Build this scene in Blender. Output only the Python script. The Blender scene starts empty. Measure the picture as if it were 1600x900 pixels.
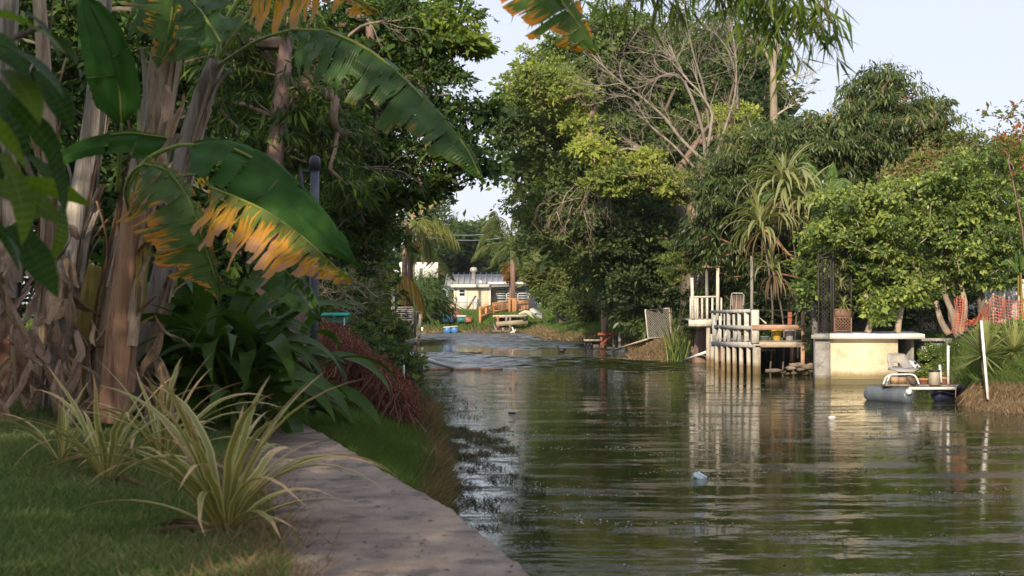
import bpy, math, random
import numpy as np
from mathutils import Vector, Matrix
random.seed(7)
rng = np.random.default_rng(11)
R = math.radians
SC = bpy.context.scene
COL = SC.collection
F = 2400.0          # focal length in pixels of a 1600 px wide frame
HAZE = 0.00018
CAM_Z = 2.0         # the lens is 2 m above the canal water (z = 0)

# ------------------------------------------------------------------ camera
cam = bpy.data.cameras.new('camera')
cam.sensor_width = 36.0
cam.lens = 54.0
cam.shift_y = 22 / 1600
cam.clip_start = 0.05
cam.clip_end = 3000
cam.dof.use_dof = True
cam.dof.focus_distance = 50
cam.dof.aperture_fstop = 4.5
camo = bpy.data.objects.new('camera', cam)
camo.location = (0, 0, CAM_Z)
camo.rotation_euler = (R(90), 0, 0)
COL.objects.link(camo)
SC.camera = camo

# ------------------------------------------------------------------ sky and sun
SUN_EL = R(19)
SUN_AZ = R(180 + 13)         # compass style, 0 = +Y, clockwise: behind the lens and a little to its left
sun_dir = Vector((math.sin(SUN_AZ) * math.cos(SUN_EL), math.cos(SUN_AZ) * math.cos(SUN_EL), math.sin(SUN_EL)))
world = bpy.data.worlds.new('World')
SC.world = world
world.use_nodes = True
nt = world.node_tree
bg = nt.nodes['Background']
sky = nt.nodes.new('ShaderNodeTexSky')
sky.sky_type = 'NISHITA'
sky.sun_disc = False
sky.sun_elevation = SUN_EL
sky.sun_rotation = SUN_AZ
sky.air_density = 1.0
sky.dust_density = 1.5
sky.ozone_density = 1.5
veil = nt.nodes.new('ShaderNodeMix')
veil.data_type = 'RGBA'
veil.inputs[0].default_value = 0.72
veil.inputs[7].default_value = (6.0, 6.05, 7.0, 1)     # thin even high cloud over the whole sky
nt.links.new(sky.outputs[0], veil.inputs[6])
nt.links.new(veil.outputs[2], bg.inputs['Color'])
bg.inputs['Strength'].default_value = 0.12
sun = bpy.data.lights.new('sun', 'SUN')
sun.energy = 4.8
sun.angle = R(0.5)
sun.color = (1.0, 0.84, 0.64)
suno = bpy.data.objects.new('sun', sun)
suno.rotation_euler = (-sun_dir).to_track_quat('-Z', 'Y').to_euler()
suno.location = (-10, -20, 30)
COL.objects.link(suno)
SC.view_settings.view_transform = 'Standard'
SC.view_settings.look = 'None'
SC.view_settings.gamma = 1.0
SC.view_settings.exposure = 0.4
SC.cycles.max_bounces = 6
SC.cycles.diffuse_bounces = 3
SC.cycles.glossy_bounces = 3
SC.cycles.transmission_bounces = 4
SC.cycles.transparent_max_bounces = 4
SC.cycles.sample_clamp_indirect = 6

# ------------------------------------------------------------------ helpers
def W(px, py, Y):
    """the place at distance Y that the photograph shows at (px, py)"""
    return Vector(((px - 800) / F * Y, Y, CAM_Z + (472 - py) / F * Y))

def dist_for(py, z):
    return F * (CAM_Z - z) / (py - 472)

def G(px, py, z=0.0):
    """the place at height z that the photograph shows at (px, py)"""
    return W(px, py, dist_for(py, z))

class MB:
    """collects vertices and faces; d = per-vertex (u, v, random)"""
    def __init__(s):
        s.v = []; s.q = []; s.t = []; s.d = []; s.n = 0
    def add(s, v, q=None, t=None, d=None):
        v = np.asarray(v, dtype=np.float64).reshape(-1, 3)
        if q is not None and len(q): s.q.append(np.asarray(q, dtype=np.int64).reshape(-1, 4) + s.n)
        if t is not None and len(t): s.t.append(np.asarray(t, dtype=np.int64).reshape(-1, 3) + s.n)
        if d is None:
            d = np.zeros((len(v), 3)); d[:, 2] = random.random()
        s.v.append(v); s.d.append(np.asarray(d, dtype=np.float64).reshape(-1, 3)); s.n += len(v)
        return s
    def box(s, c, size, rot=None, taper=1.0):
        x, y, z = [k / 2 for k in size]
        p = np.array([(-x, -y, -z), (x, -y, -z), (x, y, -z), (-x, y, -z),
                      (-x * taper, -y * taper, z), (x * taper, -y * taper, z), (x * taper, y * taper, z), (-x * taper, y * taper, z)])
        if rot is not None: p = p @ np.array(rot.to_3x3() if hasattr(rot, 'to_3x3') else rot).T
        return s.add(p + np.array(c), BOXQ)
    def beam(s, a, b, w, h, up=(0, 0, 1)):
        """a bar from a to b, w across and h along up"""
        a = Vector(a); b = Vector(b); d = (b - a); L = d.length; d.normalize()
        upv = Vector(up)
        if abs(d.dot(upv)) > .98: upv = Vector((0, 1, 0))
        sd = d.cross(upv).normalized(); u2 = sd.cross(d).normalized()
        m = np.array([list(sd), list(d), list(u2)])
        x, y, z = w / 2, L / 2, h / 2
        p = np.array([(-x, -y, -z), (x, -y, -z), (x, y, -z), (-x, y, -z), (-x, -y, z), (x, -y, z), (x, y, z), (-x, y, z)])
        return s.add(p @ m + np.array((a + b) / 2), BOXQ)
    def tube(s, pts, rad, sides=6, cap=True, lob=None, sq=1.0):
        P = np.array([list(p) for p in pts], dtype=float); n = len(P)
        rad = np.broadcast_to(np.asarray(rad, dtype=float), (n,))
        T = np.gradient(P, axis=0); T /= np.linalg.norm(T, axis=1)[:, None] + 1e-9
        ref = np.array([0, 0, 1.0]) if abs(T[0][2]) < .9 else np.array([1.0, 0, 0])
        U = np.zeros_like(P); u = np.cross(np.cross(T[0], ref), T[0]); u /= np.linalg.norm(u)
        for i in range(n):
            u = u - T[i] * u.dot(T[i]); u /= np.linalg.norm(u) + 1e-9; U[i] = u
        Wv = np.cross(T, U)
        a = np.arange(sides) / sides * 2 * np.pi
        rr = rad[:, None] * (np.ones(sides) if lob is None else lob(np.linspace(0, 1, n)[:, None], a[None, :]))
        V_ = P[:, None, :] + (U[:, None, :] * np.cos(a)[None, :, None] + Wv[:, None, :] * np.sin(a)[None, :, None] * sq) * rr[:, :, None]
        i, j = np.meshgrid(np.arange(n - 1), np.arange(sides), indexing='ij')
        q = np.stack([i * sides + j, i * sides + (j + 1) % sides, (i + 1) * sides + (j + 1) % sides, (i + 1) * sides + j], -1).reshape(-1, 4)
        vv = V_.reshape(-1, 3)
        d = np.zeros((len(vv), 3)); d[:, 0] = np.repeat(np.linspace(0, 1, n), sides); d[:, 1] = np.tile(a / 6.2832, n); d[:, 2] = random.random()
        t = None
        if cap:
            vv = np.vstack([vv, P[0], P[-1]]); d = np.vstack([d, d[0], d[-1]])
            k = np.arange(sides); c0 = n * sides; c1 = c0 + 1; o = (n - 1) * sides
            t = np.vstack([np.stack([(k + 1) % sides, k, np.full(sides, c0)], 1), np.stack([o + k, o + (k + 1) % sides, np.full(sides, c1)], 1)])
        return s.add(vv, q, t, d)
    def lathe(s, c, prof, sides=16, axis=None):
        pts = []
        for r, z in prof:
            a = np.arange(sides) / sides * 2 * np.pi
            pts.append(np.stack([r * np.cos(a), r * np.sin(a), np.full(sides, z)], 1))
        v = np.vstack(pts); n = len(prof)
        if axis is not None: v = v @ np.array(Vector((0, 0, 1)).rotation_difference(Vector(axis)).to_matrix()).T
        i, j = np.meshgrid(np.arange(n - 1), np.arange(sides), indexing='ij')
        q = np.stack([i * sides + j, i * sides + (j + 1) % sides, (i + 1) * sides + (j + 1) % sides, (i + 1) * sides + j], -1).reshape(-1, 4)
        return s.add(v + np.array(list(c)), q)
    def mesh(s, name, mat=None, off=(0, 0, 0), smooth=False):
        V_ = np.vstack(s.v) - np.array(list(off)); D = np.vstack(s.d)
        Q = np.vstack(s.q) if s.q else np.zeros((0, 4), int); T = np.vstack(s.t) if s.t else np.zeros((0, 3), int)
        me = bpy.data.meshes.new(name)
        me.vertices.add(len(V_)); me.vertices.foreach_set('co', V_.astype(np.float32).ravel())
        me.loops.add(Q.size + T.size)
        me.loops.foreach_set('vertex_index', np.concatenate([Q.ravel(), T.ravel()]).astype(np.int32))
        me.polygons.add(len(Q) + len(T))
        st = np.concatenate([np.arange(len(Q)) * 4, Q.size + np.arange(len(T)) * 3]).astype(np.int32)
        me.polygons.foreach_set('loop_start', st)
        me.update(calc_edges=True)
        if smooth: me.polygons.foreach_set('use_smooth', np.ones(len(Q) + len(T), dtype=bool))
        at = me.attributes.new('d', 'FLOAT_VECTOR', 'POINT')
        at.data.foreach_set('vector', D.astype(np.float32).ravel())
        if mat: me.materials.append(mat)
        return me
BOXQ = [(0, 3, 2, 1), (4, 5, 6, 7), (0, 1, 5, 4), (1, 2, 6, 5), (2, 3, 7, 6), (3, 0, 4, 7)]

def tag(o, label=None, cat=None, group=None, kind=None):
    if label: o['label'] = label
    if cat: o['category'] = cat
    if group: o['group'] = group
    if kind: o['kind'] = kind
    return o
def thing(name, loc, label, cat, group=None):
    o = bpy.data.objects.new(name, None); o.location = loc; o.empty_display_size = .1
    COL.objects.link(o); return tag(o, label, cat, group)
def wloc(o):
    v = Vector(o.location)
    while o.parent: o = o.parent; v += Vector(o.location)
    return v
def part(root, name, mb, mat, label=None, smooth=False, kind=None):
    """one mesh made in place, hung under root"""
    me = mb.mesh(name, mat, off=wloc(root), smooth=smooth)
    o = bpy.data.objects.new(name, me); COL.objects.link(o); o.parent = root
    return tag(o, label, None, None, kind)
def inst(root, name, me, loc, rot=(0, 0, 0), scale=(1, 1, 1), label=None):
    """a child that shares mesh data; loc is local to root"""
    o = bpy.data.objects.new(name, me); COL.objects.link(o); o.parent = root
    o.location = loc; o.rotation_euler = rot; o.scale = scale
    return tag(o, label)
def solo(name, mb, mat, loc, label=None, cat=None, group=None, kind=None, smooth=False):
    me = mb.mesh(name, mat, off=loc, smooth=smooth)
    o = bpy.data.objects.new(name, me); o.location = loc; COL.objects.link(o)
    return tag(o, label, cat, group, kind)
def copy_tree(o, parent=None):
    c = o.copy(); COL.objects.link(c); c.parent = parent
    for ch in list(o.children): copy_tree(ch, c)
    return c
def plank(root, a, b, w, h, mat, name='plank', up=(0, 0, 1), label=None):
    return part(root, name, MB().beam(a, b, w, h, up), mat, label)

def bez(p, n=12):
    """Catmull-Rom through the points"""
    P = [np.array(list(q), dtype=float) for q in p]
    P = [2 * P[0] - P[1]] + P + [2 * P[-1] - P[-2]]
    out = []
    for i in range(1, len(P) - 2):
        m = max(2, n // (len(P) - 3))
        for k in range(m):
            t = k / m
            out.append(.5 * ((2 * P[i]) + (-P[i - 1] + P[i + 1]) * t + (2 * P[i - 1] - 5 * P[i] + 4 * P[i + 1] - P[i + 2]) * t * t + (-P[i - 1] + 3 * P[i] - 3 * P[i + 1] + P[i + 2]) * t ** 3))
    out.append(P[-2])
    return np.array(out)

# ------------------------------------------------------------------ materials
def _n(nt, t, **kw):
    n = nt.nodes.new(t)
    for k, v in kw.items(): setattr(n, k, v)
    return n
def ramp(nt, src, stops):
    r = nt.nodes.new('ShaderNodeValToRGB')
    e = r.color_ramp.elements
    while len(e) > 1: e.remove(e[-1])
    e[0].position = stops[0][0]; e[0].color = (*stops[0][1], 1)
    for p, c in stops[1:]:
        k = e.new(p); k.color = (*c, 1)
    nt.links.new(src, r.inputs[0]); return r.outputs[0]
def mixc(nt, f, a, b, mode='MIX'):
    m = nt.nodes.new('ShaderNodeMix'); m.data_type = 'RGBA'; m.blend_type = mode
    for s, v in ((0, f), (6, a), (7, b)):
        if isinstance(v, (int, float)): m.inputs[s].default_value = v
        elif isinstance(v, tuple): m.inputs[s].default_value = (*v, 1)
        else: nt.links.new(v, m.inputs[s])
    return m.outputs[2]
def mth(nt, op, a, b=None, c=None):
    m = nt.nodes.new('ShaderNodeMath'); m.operation = op
    for s, v in ((0, a), (1, b), (2, c)):
        if v is None: continue
        if isinstance(v, (int, float)): m.inputs[s].default_value = v
        else: nt.links.new(v, m.inputs[s])
    return m.outputs[0]
def noise(nt, scale, vec=None, detail=4, rough=.55, stretch=None, dim='3D'):
    n = nt.nodes.new('ShaderNodeTexNoise'); n.inputs['Scale'].default_value = scale
    n.inputs['Detail'].default_value = detail; n.inputs['Roughness'].default_value = rough
    if vec is None:
        g = nt.nodes.new('ShaderNodeNewGeometry'); vec = g.outputs['Position']
    if stretch:
        mp = nt.nodes.new('ShaderNodeMapping'); mp.inputs['Scale'].default_value = stretch
        nt.links.new(vec, mp.inputs[0]); vec = mp.outputs[0]
    nt.links.new(vec, n.inputs[0]); return n.outputs['Fac']
def newmat(name):
    m = bpy.data.materials.new(name); m.use_nodes = True
    return m, m.node_tree, m.node_tree.nodes['Principled BSDF']
def surf(name, c1, c2, scale=6, rough=.8, bump=.3, metal=0, stretch=None, spots=None, spot_scale=3, spot_amt=.6, fine=60, tide=None, spec=.4, var=.25):
    """a weathered solid: two tones, grain, stains with a shape of their own; tide = (z, colour) water stain"""
    m, nt, b = newmat(name)
    tc = nt.nodes.new('ShaderNodeTexCoord').outputs['Object']
    oi = nt.nodes.new('ShaderNodeObjectInfo').outputs['Random']
    add = nt.nodes.new('ShaderNodeVectorMath'); add.operation = 'ADD'
    nt.links.new(tc, add.inputs[0]); cx = nt.nodes.new('ShaderNodeCombineXYZ')
    nt.links.new(mth(nt, 'MULTIPLY', oi, 37.0), cx.inputs[0]); nt.links.new(mth(nt, 'MULTIPLY', oi, 91.0), cx.inputs[1])
    nt.links.new(cx.outputs[0], add.inputs[1]); vec = add.outputs[0]
    n1 = noise(nt, scale, vec, 5, .6, stretch)
    col = ramp(nt, n1, [(.3, c1), (.7, c2)])
    n2 = noise(nt, fine, vec, 3, .6, stretch)
    dk = ramp(nt, n2, [(.25, (.62, .62, .62)), (.7, (1.1, 1.1, 1.1))])
    col = mixc(nt, .7, col, dk, 'MULTIPLY')
    vr = mth(nt, 'MULTIPLY_ADD', oi, var * 2, 1 - var)
    cv = nt.nodes.new('ShaderNodeCombineXYZ')
    for k in range(3): nt.links.new(vr, cv.inputs[k])
    col = mixc(nt, 1.0, col, cv.outputs[0], 'MULTIPLY')
    if spots:
        n3 = noise(nt, spot_scale, vec, 6, .7, stretch)
        f = ramp(nt, n3, [(.52, (0, 0, 0)), (.62, (1, 1, 1))])
        fm = mth(nt, 'MULTIPLY', f, spot_amt)
        col = mixc(nt, fm, col, spots)
    if tide:
        g = nt.nodes.new('ShaderNodeNewGeometry'); sp = nt.nodes.new('ShaderNodeSeparateXYZ')
        nt.links.new(g.outputs['Position'], sp.inputs[0])
        zz = mth(nt, 'ADD', sp.outputs[2], mth(nt, 'MULTIPLY', mth(nt, 'SUBTRACT', noise(nt, 9, vec), .5), .12))
        f = ramp(nt, mth(nt, 'DIVIDE', zz, tide[0]), [(.55, (1, 1, 1)), (1.0, (0, 0, 0))])
        col = mixc(nt, mth(nt, 'MULTIPLY', f, .9), col, tide[1])
    nt.links.new(col, b.inputs['Base Color'])
    b.inputs['Roughness'].default_value = rough; b.inputs['Metallic'].default_value = metal
    b.inputs['Specular IOR Level'].default_value = spec
    if bump:
        bp = nt.nodes.new('ShaderNodeBump'); bp.inputs['Strength'].default_value = bump; bp.inputs['Distance'].default_value = .02
        nt.links.new(mth(nt, 'ADD', n1, n2), bp.inputs['Height']); nt.links.new(bp.outputs[0], b.inputs['Normal'])
    return m
def leafmat(name, stops, rough=.45, trans=.35, gloss=.35, big=False):
    """foliage: leaf colour from each leaf's own random number (d.z), light passes through"""
    m, nt, b = newmat(name)
    at = _n(nt, 'ShaderNodeAttribute', attribute_name='d'); sp = nt.nodes.new('ShaderNodeSeparateXYZ')
    nt.links.new(at.outputs['Vector'], sp.inputs[0])
    col = ramp(nt, sp.outputs[2], stops)
    nt.links.new(col, b.inputs['Base Color']); b.inputs['Roughness'].default_value = rough
    b.inputs['Specular IOR Level'].default_value = gloss
    tr = nt.nodes.new('ShaderNodeBsdfTranslucent')
    tcol = mixc(nt, 1.0, col, (1.5, 1.6, .5), 'MULTIPLY'); nt.links.new(tcol, tr.inputs[0])
    mx = nt.nodes.new('ShaderNodeMixShader'); mx.inputs[0].default_value = trans
    nt.links.new(b.outputs[0], mx.inputs[1]); nt.links.new(tr.outputs[0], mx.inputs[2])
    nt.links.new(mx.outputs[0], nt.nodes['Material Output'].inputs[0])
    return m
def bladem(name, green, edge=None, tip=None, amt=0.0, rough=.4, trans=.3, mid=(.22, .26, .05), gloss=.4, ribs=90):
    """a big leaf: d.x along the midrib, d.y out to the margin; ribs, and a withered margin where amt > 0"""
    m, nt, b = newmat(name)
    at = _n(nt, 'ShaderNodeAttribute', attribute_name='d'); sp = nt.nodes.new('ShaderNodeSeparateXYZ')
    nt.links.new(at.outputs['Vector'], sp.inputs[0])
    u, v, r = sp.outputs[0], sp.outputs[1], sp.outputs[2]
    g2 = tuple(min(1, c * 1.5 + .006) for c in green)
    col = ramp(nt, noise(nt, 5, None, 4), [(.35, green), (.65, g2)])
    rib = mth(nt, 'MULTIPLY_ADD', mth(nt, 'SINE', mth(nt, 'MULTIPLY', u, ribs * 6.2832)), .5, .5)
    col = mixc(nt, mth(nt, 'MULTIPLY', rib, .25), col, tuple(c * .55 for c in green))
    if edge:
        cx = nt.nodes.new('ShaderNodeCombineXYZ'); nt.links.new(mth(nt, 'MULTIPLY', u, 60), cx.inputs[0]); nt.links.new(mth(nt, 'MULTIPLY', v, 2.2), cx.inputs[1]); nt.links.new(mth(nt, 'MULTIPLY', r, 9), cx.inputs[2])
        st = noise(nt, 1.0, cx.outputs[0], 3, .6)
        f = mth(nt, 'ADD', mth(nt, 'MULTIPLY', v, .9), mth(nt, 'MULTIPLY', mth(nt, 'SUBTRACT', st, .5), 2.1))
        f = mth(nt, 'ADD', f, amt)
        fr = ramp(nt, f, [(.38, (0, 0, 0)), (.66, (1, 1, 1))]); col = mixc(nt, fr, col, edge)
        if tip:
            fr2 = ramp(nt, f, [(.78, (0, 0, 0)), (1.0, (1, 1, 1))]); col = mixc(nt, fr2, col, tip)
    col = mixc(nt, ramp(nt, v, [(.0, (1, 1, 1)), (.035, (1, 1, 1)), (.07, (0, 0, 0))]), col, mid)
    nt.links.new(col, b.inputs['Base Color']); b.inputs['Roughness'].default_value = rough
    b.inputs['Specular IOR Level'].default_value = gloss
    bp = nt.nodes.new('ShaderNodeBump'); bp.inputs['Strength'].default_value = .35; bp.inputs['Distance'].default_value = .01
    nt.links.new(rib, bp.inputs['Height']); nt.links.new(bp.outputs[0], b.inputs['Normal'])
    tr = nt.nodes.new('ShaderNodeBsdfTranslucent'); nt.links.new(mixc(nt, 1.0, col, (1.3, 1.4, .5), 'MULTIPLY'), tr.inputs[0])
    mx = nt.nodes.new('ShaderNodeMixShader'); mx.inputs[0].default_value = trans
    nt.links.new(b.outputs[0], mx.inputs[1]); nt.links.new(tr.outputs[0], mx.inputs[2])
    nt.links.new(mx.outputs[0], nt.nodes['Material Output'].inputs[0])
    return m

DG = (.012, .032, .008); MG = (.03, .075, .014); YG = (.15, .21, .022); LG = (.075, .135, .018)
M = {}
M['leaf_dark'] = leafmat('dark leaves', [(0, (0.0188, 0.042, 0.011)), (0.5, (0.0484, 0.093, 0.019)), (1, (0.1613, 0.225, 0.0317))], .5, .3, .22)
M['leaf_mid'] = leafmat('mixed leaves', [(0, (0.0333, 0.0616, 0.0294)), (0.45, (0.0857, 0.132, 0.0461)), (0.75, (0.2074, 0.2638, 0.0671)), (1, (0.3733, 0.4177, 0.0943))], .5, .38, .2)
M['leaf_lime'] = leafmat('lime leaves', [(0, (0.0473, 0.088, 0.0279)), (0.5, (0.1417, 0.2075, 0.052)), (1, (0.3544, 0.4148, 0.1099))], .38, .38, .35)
M['leaf_mango'] = leafmat('drooping mango leaves', [(0, (0.0321, 0.0554, 0.0179)), (0.5, (0.0775, 0.1137, 0.0324)), (0.85, (0.147, 0.1895, 0.0568)), (1, (0.2539, 0.2187, 0.081))], .38, .28, .38)
M['leaf_olive'] = leafmat('olive leaves', [(0, (0.039, 0.065, 0.0195)), (0.5, (0.0975, 0.13, 0.0325)), (0.9, (0.195, 0.208, 0.065)), (1, (0.286, 0.169, 0.091))], .5, .3, .3)
M['leaf_far'] = leafmat('far leaves', [(0, (0.039, 0.0715, 0.026)), (0.5, (0.0715, 0.117, 0.039)), (1, (0.13, 0.182, 0.0585))], .6, .3, .2)
M['leaf_red'] = leafmat('red creeper leaves', [(0, (0.0442, 0.0218, 0.0168)), (0.5, (0.1414, 0.0382, 0.0281)), (1, (0.2475, 0.0545, 0.0421))], .5, .3, .3)
M['leaf_autumn'] = leafmat('thin orange leaves', [(0, (.06, .11, .02)), (.5, (.2, .16, .03)), (1, (.4, .12, .04))], .5, .4, .3)
M['bamboo'] = leafmat('bamboo leaves', [(0, (0.0405, 0.072, 0.0135)), (0.5, (0.0945, 0.1584, 0.0216)), (1, (0.2025, 0.2736, 0.0338))], .5, .45, .25)
M['lawn'] = leafmat('lawn blades', [(0, (0.0618, 0.1034, 0.0383)), (0.5, (0.1238, 0.1781, 0.0702)), (0.85, (0.2225, 0.2529, 0.1147)), (1, (0.4452, 0.3564, 0.2296))], .6, .35, .15)
M['bankgrass'] = leafmat('bank grass blades', [(0, (0.0425, 0.0838, 0.0189)), (0.6, (0.0906, 0.1466, 0.0347)), (0.93, (0.1597, 0.1885, 0.063)), (1, (0.2982, 0.2305, 0.1575))], .6, .35, .15)
M['straw'] = leafmat('dry straw', [(0, (0.081, 0.054, 0.0333)), (0.5, (0.18, 0.126, 0.076)), (1, (0.324, 0.243, 0.152))], .8, .25, .1)
M['weed'] = leafmat('water weed blades', [(0, (.02, .03, .012)), (.5, (.045, .055, .02)), (1, (.12, .10, .05))], .6, .2, .2)
M['thatch'] = leafmat('dead vine strands', [(0, (0.0706, 0.0338, 0.024)), (0.5, (0.1724, 0.0745, 0.0494)), (0.85, (0.2978, 0.1488, 0.099)), (1, (0.4232, 0.2435, 0.1697))], .8, .2, .1)
M['yucca'] = leafmat('pale spiky leaves', [(0, (0.115, 0.1495, 0.0517)), (0.5, (0.23, 0.253, 0.092)), (1, (0.391, 0.345, 0.161))], .5, .2, .3)
M['pandan'] = leafmat('long strap leaves', [(0, (0.1229, 0.1521, 0.0546)), (0.5, (0.2594, 0.2808, 0.1274)), (0.85, (0.4095, 0.3861, 0.2366)), (1, (0.5733, 0.3978, 0.3094))], .45, .35, .3)
M['palm'] = leafmat('palm leaflets', [(0, (.05, .08, .018)), (.5, (.10, .13, .03)), (1, (.2, .2, .045))], .45, .35, .35)
M['palmgold'] = leafmat('dying gold palm leaflets', [(0, (.22, .12, .02)), (.5, (.42, .26, .04)), (1, (.5, .38, .09))], .5, .35, .3)
M['brom'] = leafmat('variegated bromeliad leaves', [(0, (.12, .14, .045)), (1, (.2, .2, .07))], .45, .25, .35)
M['bark'] = surf('grey bark', (.09, .07, .055), (.2, .165, .13), 8, .9, .6, stretch=(1, 1, .35))
M['barkpale'] = surf('pale bark', (.24, .19, .14), (.42, .35, .27), 9, .85, .5, stretch=(1, 1, .4), spots=(.1, .08, .06))
M['barkpink'] = surf('pinkish bark', (.16, .10, .08), (.28, .19, .15), 7, .8, .4, stretch=(1, 1, .3))
M['barkred'] = surf('red brown bark', (.14, .06, .04), (.26, .12, .08), 7, .85, .4)
M['scum'] = leafmat('scum flecks', [(0, (.12, .13, .10)), (.5, (.35, .36, .32)), (1, (.6, .6, .58))], .6, .1, .3)
M['barkdead'] = surf('grey brown dead bark', (.19, .165, .13), (.33, .29, .235), 9, .9, .5, stretch=(1, 1, .4), spots=(.09, .07, .055))
# ------------------------------------------------------------------ foliage
def nrm(a): return a / (np.linalg.norm(a, axis=1)[:, None] + 1e-9)
def leaves(mb, C, D, N, L, Wd, rnd, fold=.18, mid=.45):
    """flat folded leaves: each four corners and two faces"""
    n = len(C); D = nrm(D); S = nrm(np.cross(D, N)); N = nrm(np.cross(S, D))
    L = np.broadcast_to(np.asarray(L, float), (n,))[:, None]; Wd = np.broadcast_to(np.asarray(Wd, float), (n,))[:, None]
    m = C + D * L * mid
    v = np.stack([C, m + S * Wd / 2 + N * Wd * fold, C + D * L, m - S * Wd / 2 + N * Wd * fold], 1).reshape(-1, 3)
    i = np.arange(n)[:, None] * 4
    t = np.concatenate([i + [0, 1, 2], i + [0, 2, 3]], 0)
    d = np.zeros((n * 4, 3)); d[:, 2] = np.repeat(np.clip(rnd, 0, 1), 4)
    d[:, 0] = np.tile([0, .5, 1, .5], n)
    mb.add(v, None, t, d)

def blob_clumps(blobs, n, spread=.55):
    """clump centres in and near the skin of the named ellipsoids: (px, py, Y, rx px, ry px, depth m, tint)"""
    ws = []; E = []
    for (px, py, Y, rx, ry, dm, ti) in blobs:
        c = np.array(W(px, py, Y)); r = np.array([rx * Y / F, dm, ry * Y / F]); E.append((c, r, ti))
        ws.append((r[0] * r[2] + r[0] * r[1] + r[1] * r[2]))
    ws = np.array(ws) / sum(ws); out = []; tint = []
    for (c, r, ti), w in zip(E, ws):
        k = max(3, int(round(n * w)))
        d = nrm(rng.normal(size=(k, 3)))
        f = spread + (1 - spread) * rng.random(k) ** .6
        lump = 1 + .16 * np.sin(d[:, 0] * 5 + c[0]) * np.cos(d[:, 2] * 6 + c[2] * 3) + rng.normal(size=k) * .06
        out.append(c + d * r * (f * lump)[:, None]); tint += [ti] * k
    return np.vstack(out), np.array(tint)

def grow_limbs(mb, trunk, C, r0, sides=5, twist=.12, rmin=.012):
    """limbs from the trunk to every clump; thickness from what each carries"""
    nodes = [Vector(p) for p in trunk]; par = list(range(-1, len(trunk) - 1)); load = [0] * len(nodes)
    start = max(0, int(len(trunk) * .45))
    order = np.argsort(np.linalg.norm(C - np.array(trunk[-1]), axis=1)) if len(C) else []
    P = np.array([list(p) for p in nodes]); bias = np.zeros(len(nodes)); bias[:start] = 50
    for k in order:
        c = C[k]; dd = np.linalg.norm(P - c, axis=1) + bias
        low = P[:, 2] - c[2]; dd += np.maximum(low, 0) * .5
        j = int(np.argmin(dd)); a = nodes[j]; b = Vector(c); seg = b - a; L = seg.length
        m = max(1, min(4, int(L / .9))); prev = j
        for s in range(1, m + 1):
            p = a + seg * (s / m)
            if s < m: p += Vector(rng.normal(size=3) * twist * L * .5); p.z += .10 * L * math.sin(math.pi * s / m)
            nodes.append(p); par.append(prev); prev = len(nodes) - 1
        P = np.array([list(p) for p in nodes]); bias = np.concatenate([bias, np.zeros(len(nodes) - len(bias))])
        load += [0] * (len(nodes) - len(load)); q = prev
        while q >= 0: load[q] += 1; q = par[q]
    tot = max(1, load[0]); kids = {}
    for i, p in enumerate(par):
        if p >= 0: kids.setdefault(p, []).append(i)
    rad = [max(rmin, r0 * (max(l, .5) / tot) ** .45) for l in load]
    rad[0] = r0 * 1.25
    stack = [(0, None)]
    done = set()
    while stack:
        s, pr = stack.pop()
        line = [pr, s] if pr is not None else [s]
        cur = s
        while cur in kids:
            ch = sorted(kids[cur], key=lambda x: -load[x]); nxt = ch[0]
            for o in ch[1:]: stack.append((o, cur))
            line.append(nxt); cur = nxt
        if len(line) > 1:
            rr = [rad[i] for i in line]
            if pr is not None: rr[0] = min(rr[0], rr[1] * 1.15)
            mb.tube([nodes[i] for i in line], rr, sides, cap=False)
    return nodes

def crown(mb, C, tint, per, cr, L, ar, droop=.2, up=.5, tv=.16, flat=.75, hollow=.35, fold=.18):
    """per leaves round each clump centre, mostly facing out and up"""
    k = len(C); n = k * per
    d = nrm(rng.normal(size=(n, 3))); d[:, 2] = np.where(d[:, 2] < -.3, -d[:, 2] * .6, d[:, 2])
    crr = np.repeat(cr * (.4 + 1.15 * rng.random(k) ** 1.3), per)
    rr = crr * (hollow + (1 - hollow) * rng.random(n) ** .7)
    P = np.repeat(C, per, 0) + d * rr[:, None] * np.array([1, 1, flat])
    D = d * .8 + rng.normal(size=(n, 3)) * .55; D[:, 2] -= droop * 1.5; lsz = np.repeat(.65 + .75 * rng.random(k), per)
    N = d * .9 + rng.normal(size=(n, 3)) * .45; N[:, 2] += up * .55
    ti = np.repeat(tint + rng.normal(size=k) * tv * .6, per) + rng.normal(size=n) * tv + d[:, 2] * 0
    ls = L * (.65 + .7 * rng.random(n)) * lsz
    leaves(mb, P, D, N, ls, ls * ar, ti, fold)

def tree(name, label, cat, trunk, r0, blobs, n, per, cr, L, ar, leafm, barkm, group=None, droop=.2, up=.5, tv=.16, flat=.75, hollow=.35, spread=.5, limbs=True, sides=6, twist=.12, crown_name='crown', fill=.5):
    base = Vector(trunk[0]); root = thing(name, base, label, cat, group)
    C, ti = blob_clumps(blobs, n, spread)
    tm = MB()
    T = bez(trunk, 8)
    if limbs: grow_limbs(tm, [Vector(p) for p in T], C, r0, sides, twist)
    else: tm.tube(T, np.linspace(r0 * 1.2, r0 * .6, len(T)), 8)
    part(root, 'trunk', tm, barkm, smooth=True)
    cm = MB(); crown(cm, C, ti, per, cr, L, ar, droop, up, tv, flat, hollow)
    if fill:      # the inside of the crown
        C2, t2 = blob_clumps([(a, b, c, d * .8, e * .8, f * .8, g) for a, b, c, d, e, f, g in blobs], int(n * fill), .05)
        crown(cm, C2, t2, int(per * .55), cr * 1.25, L * 1.5, ar * 1.15, droop, up, tv, flat, .1)
    part(root, crown_name, cm, leafm)
    return root

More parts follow.
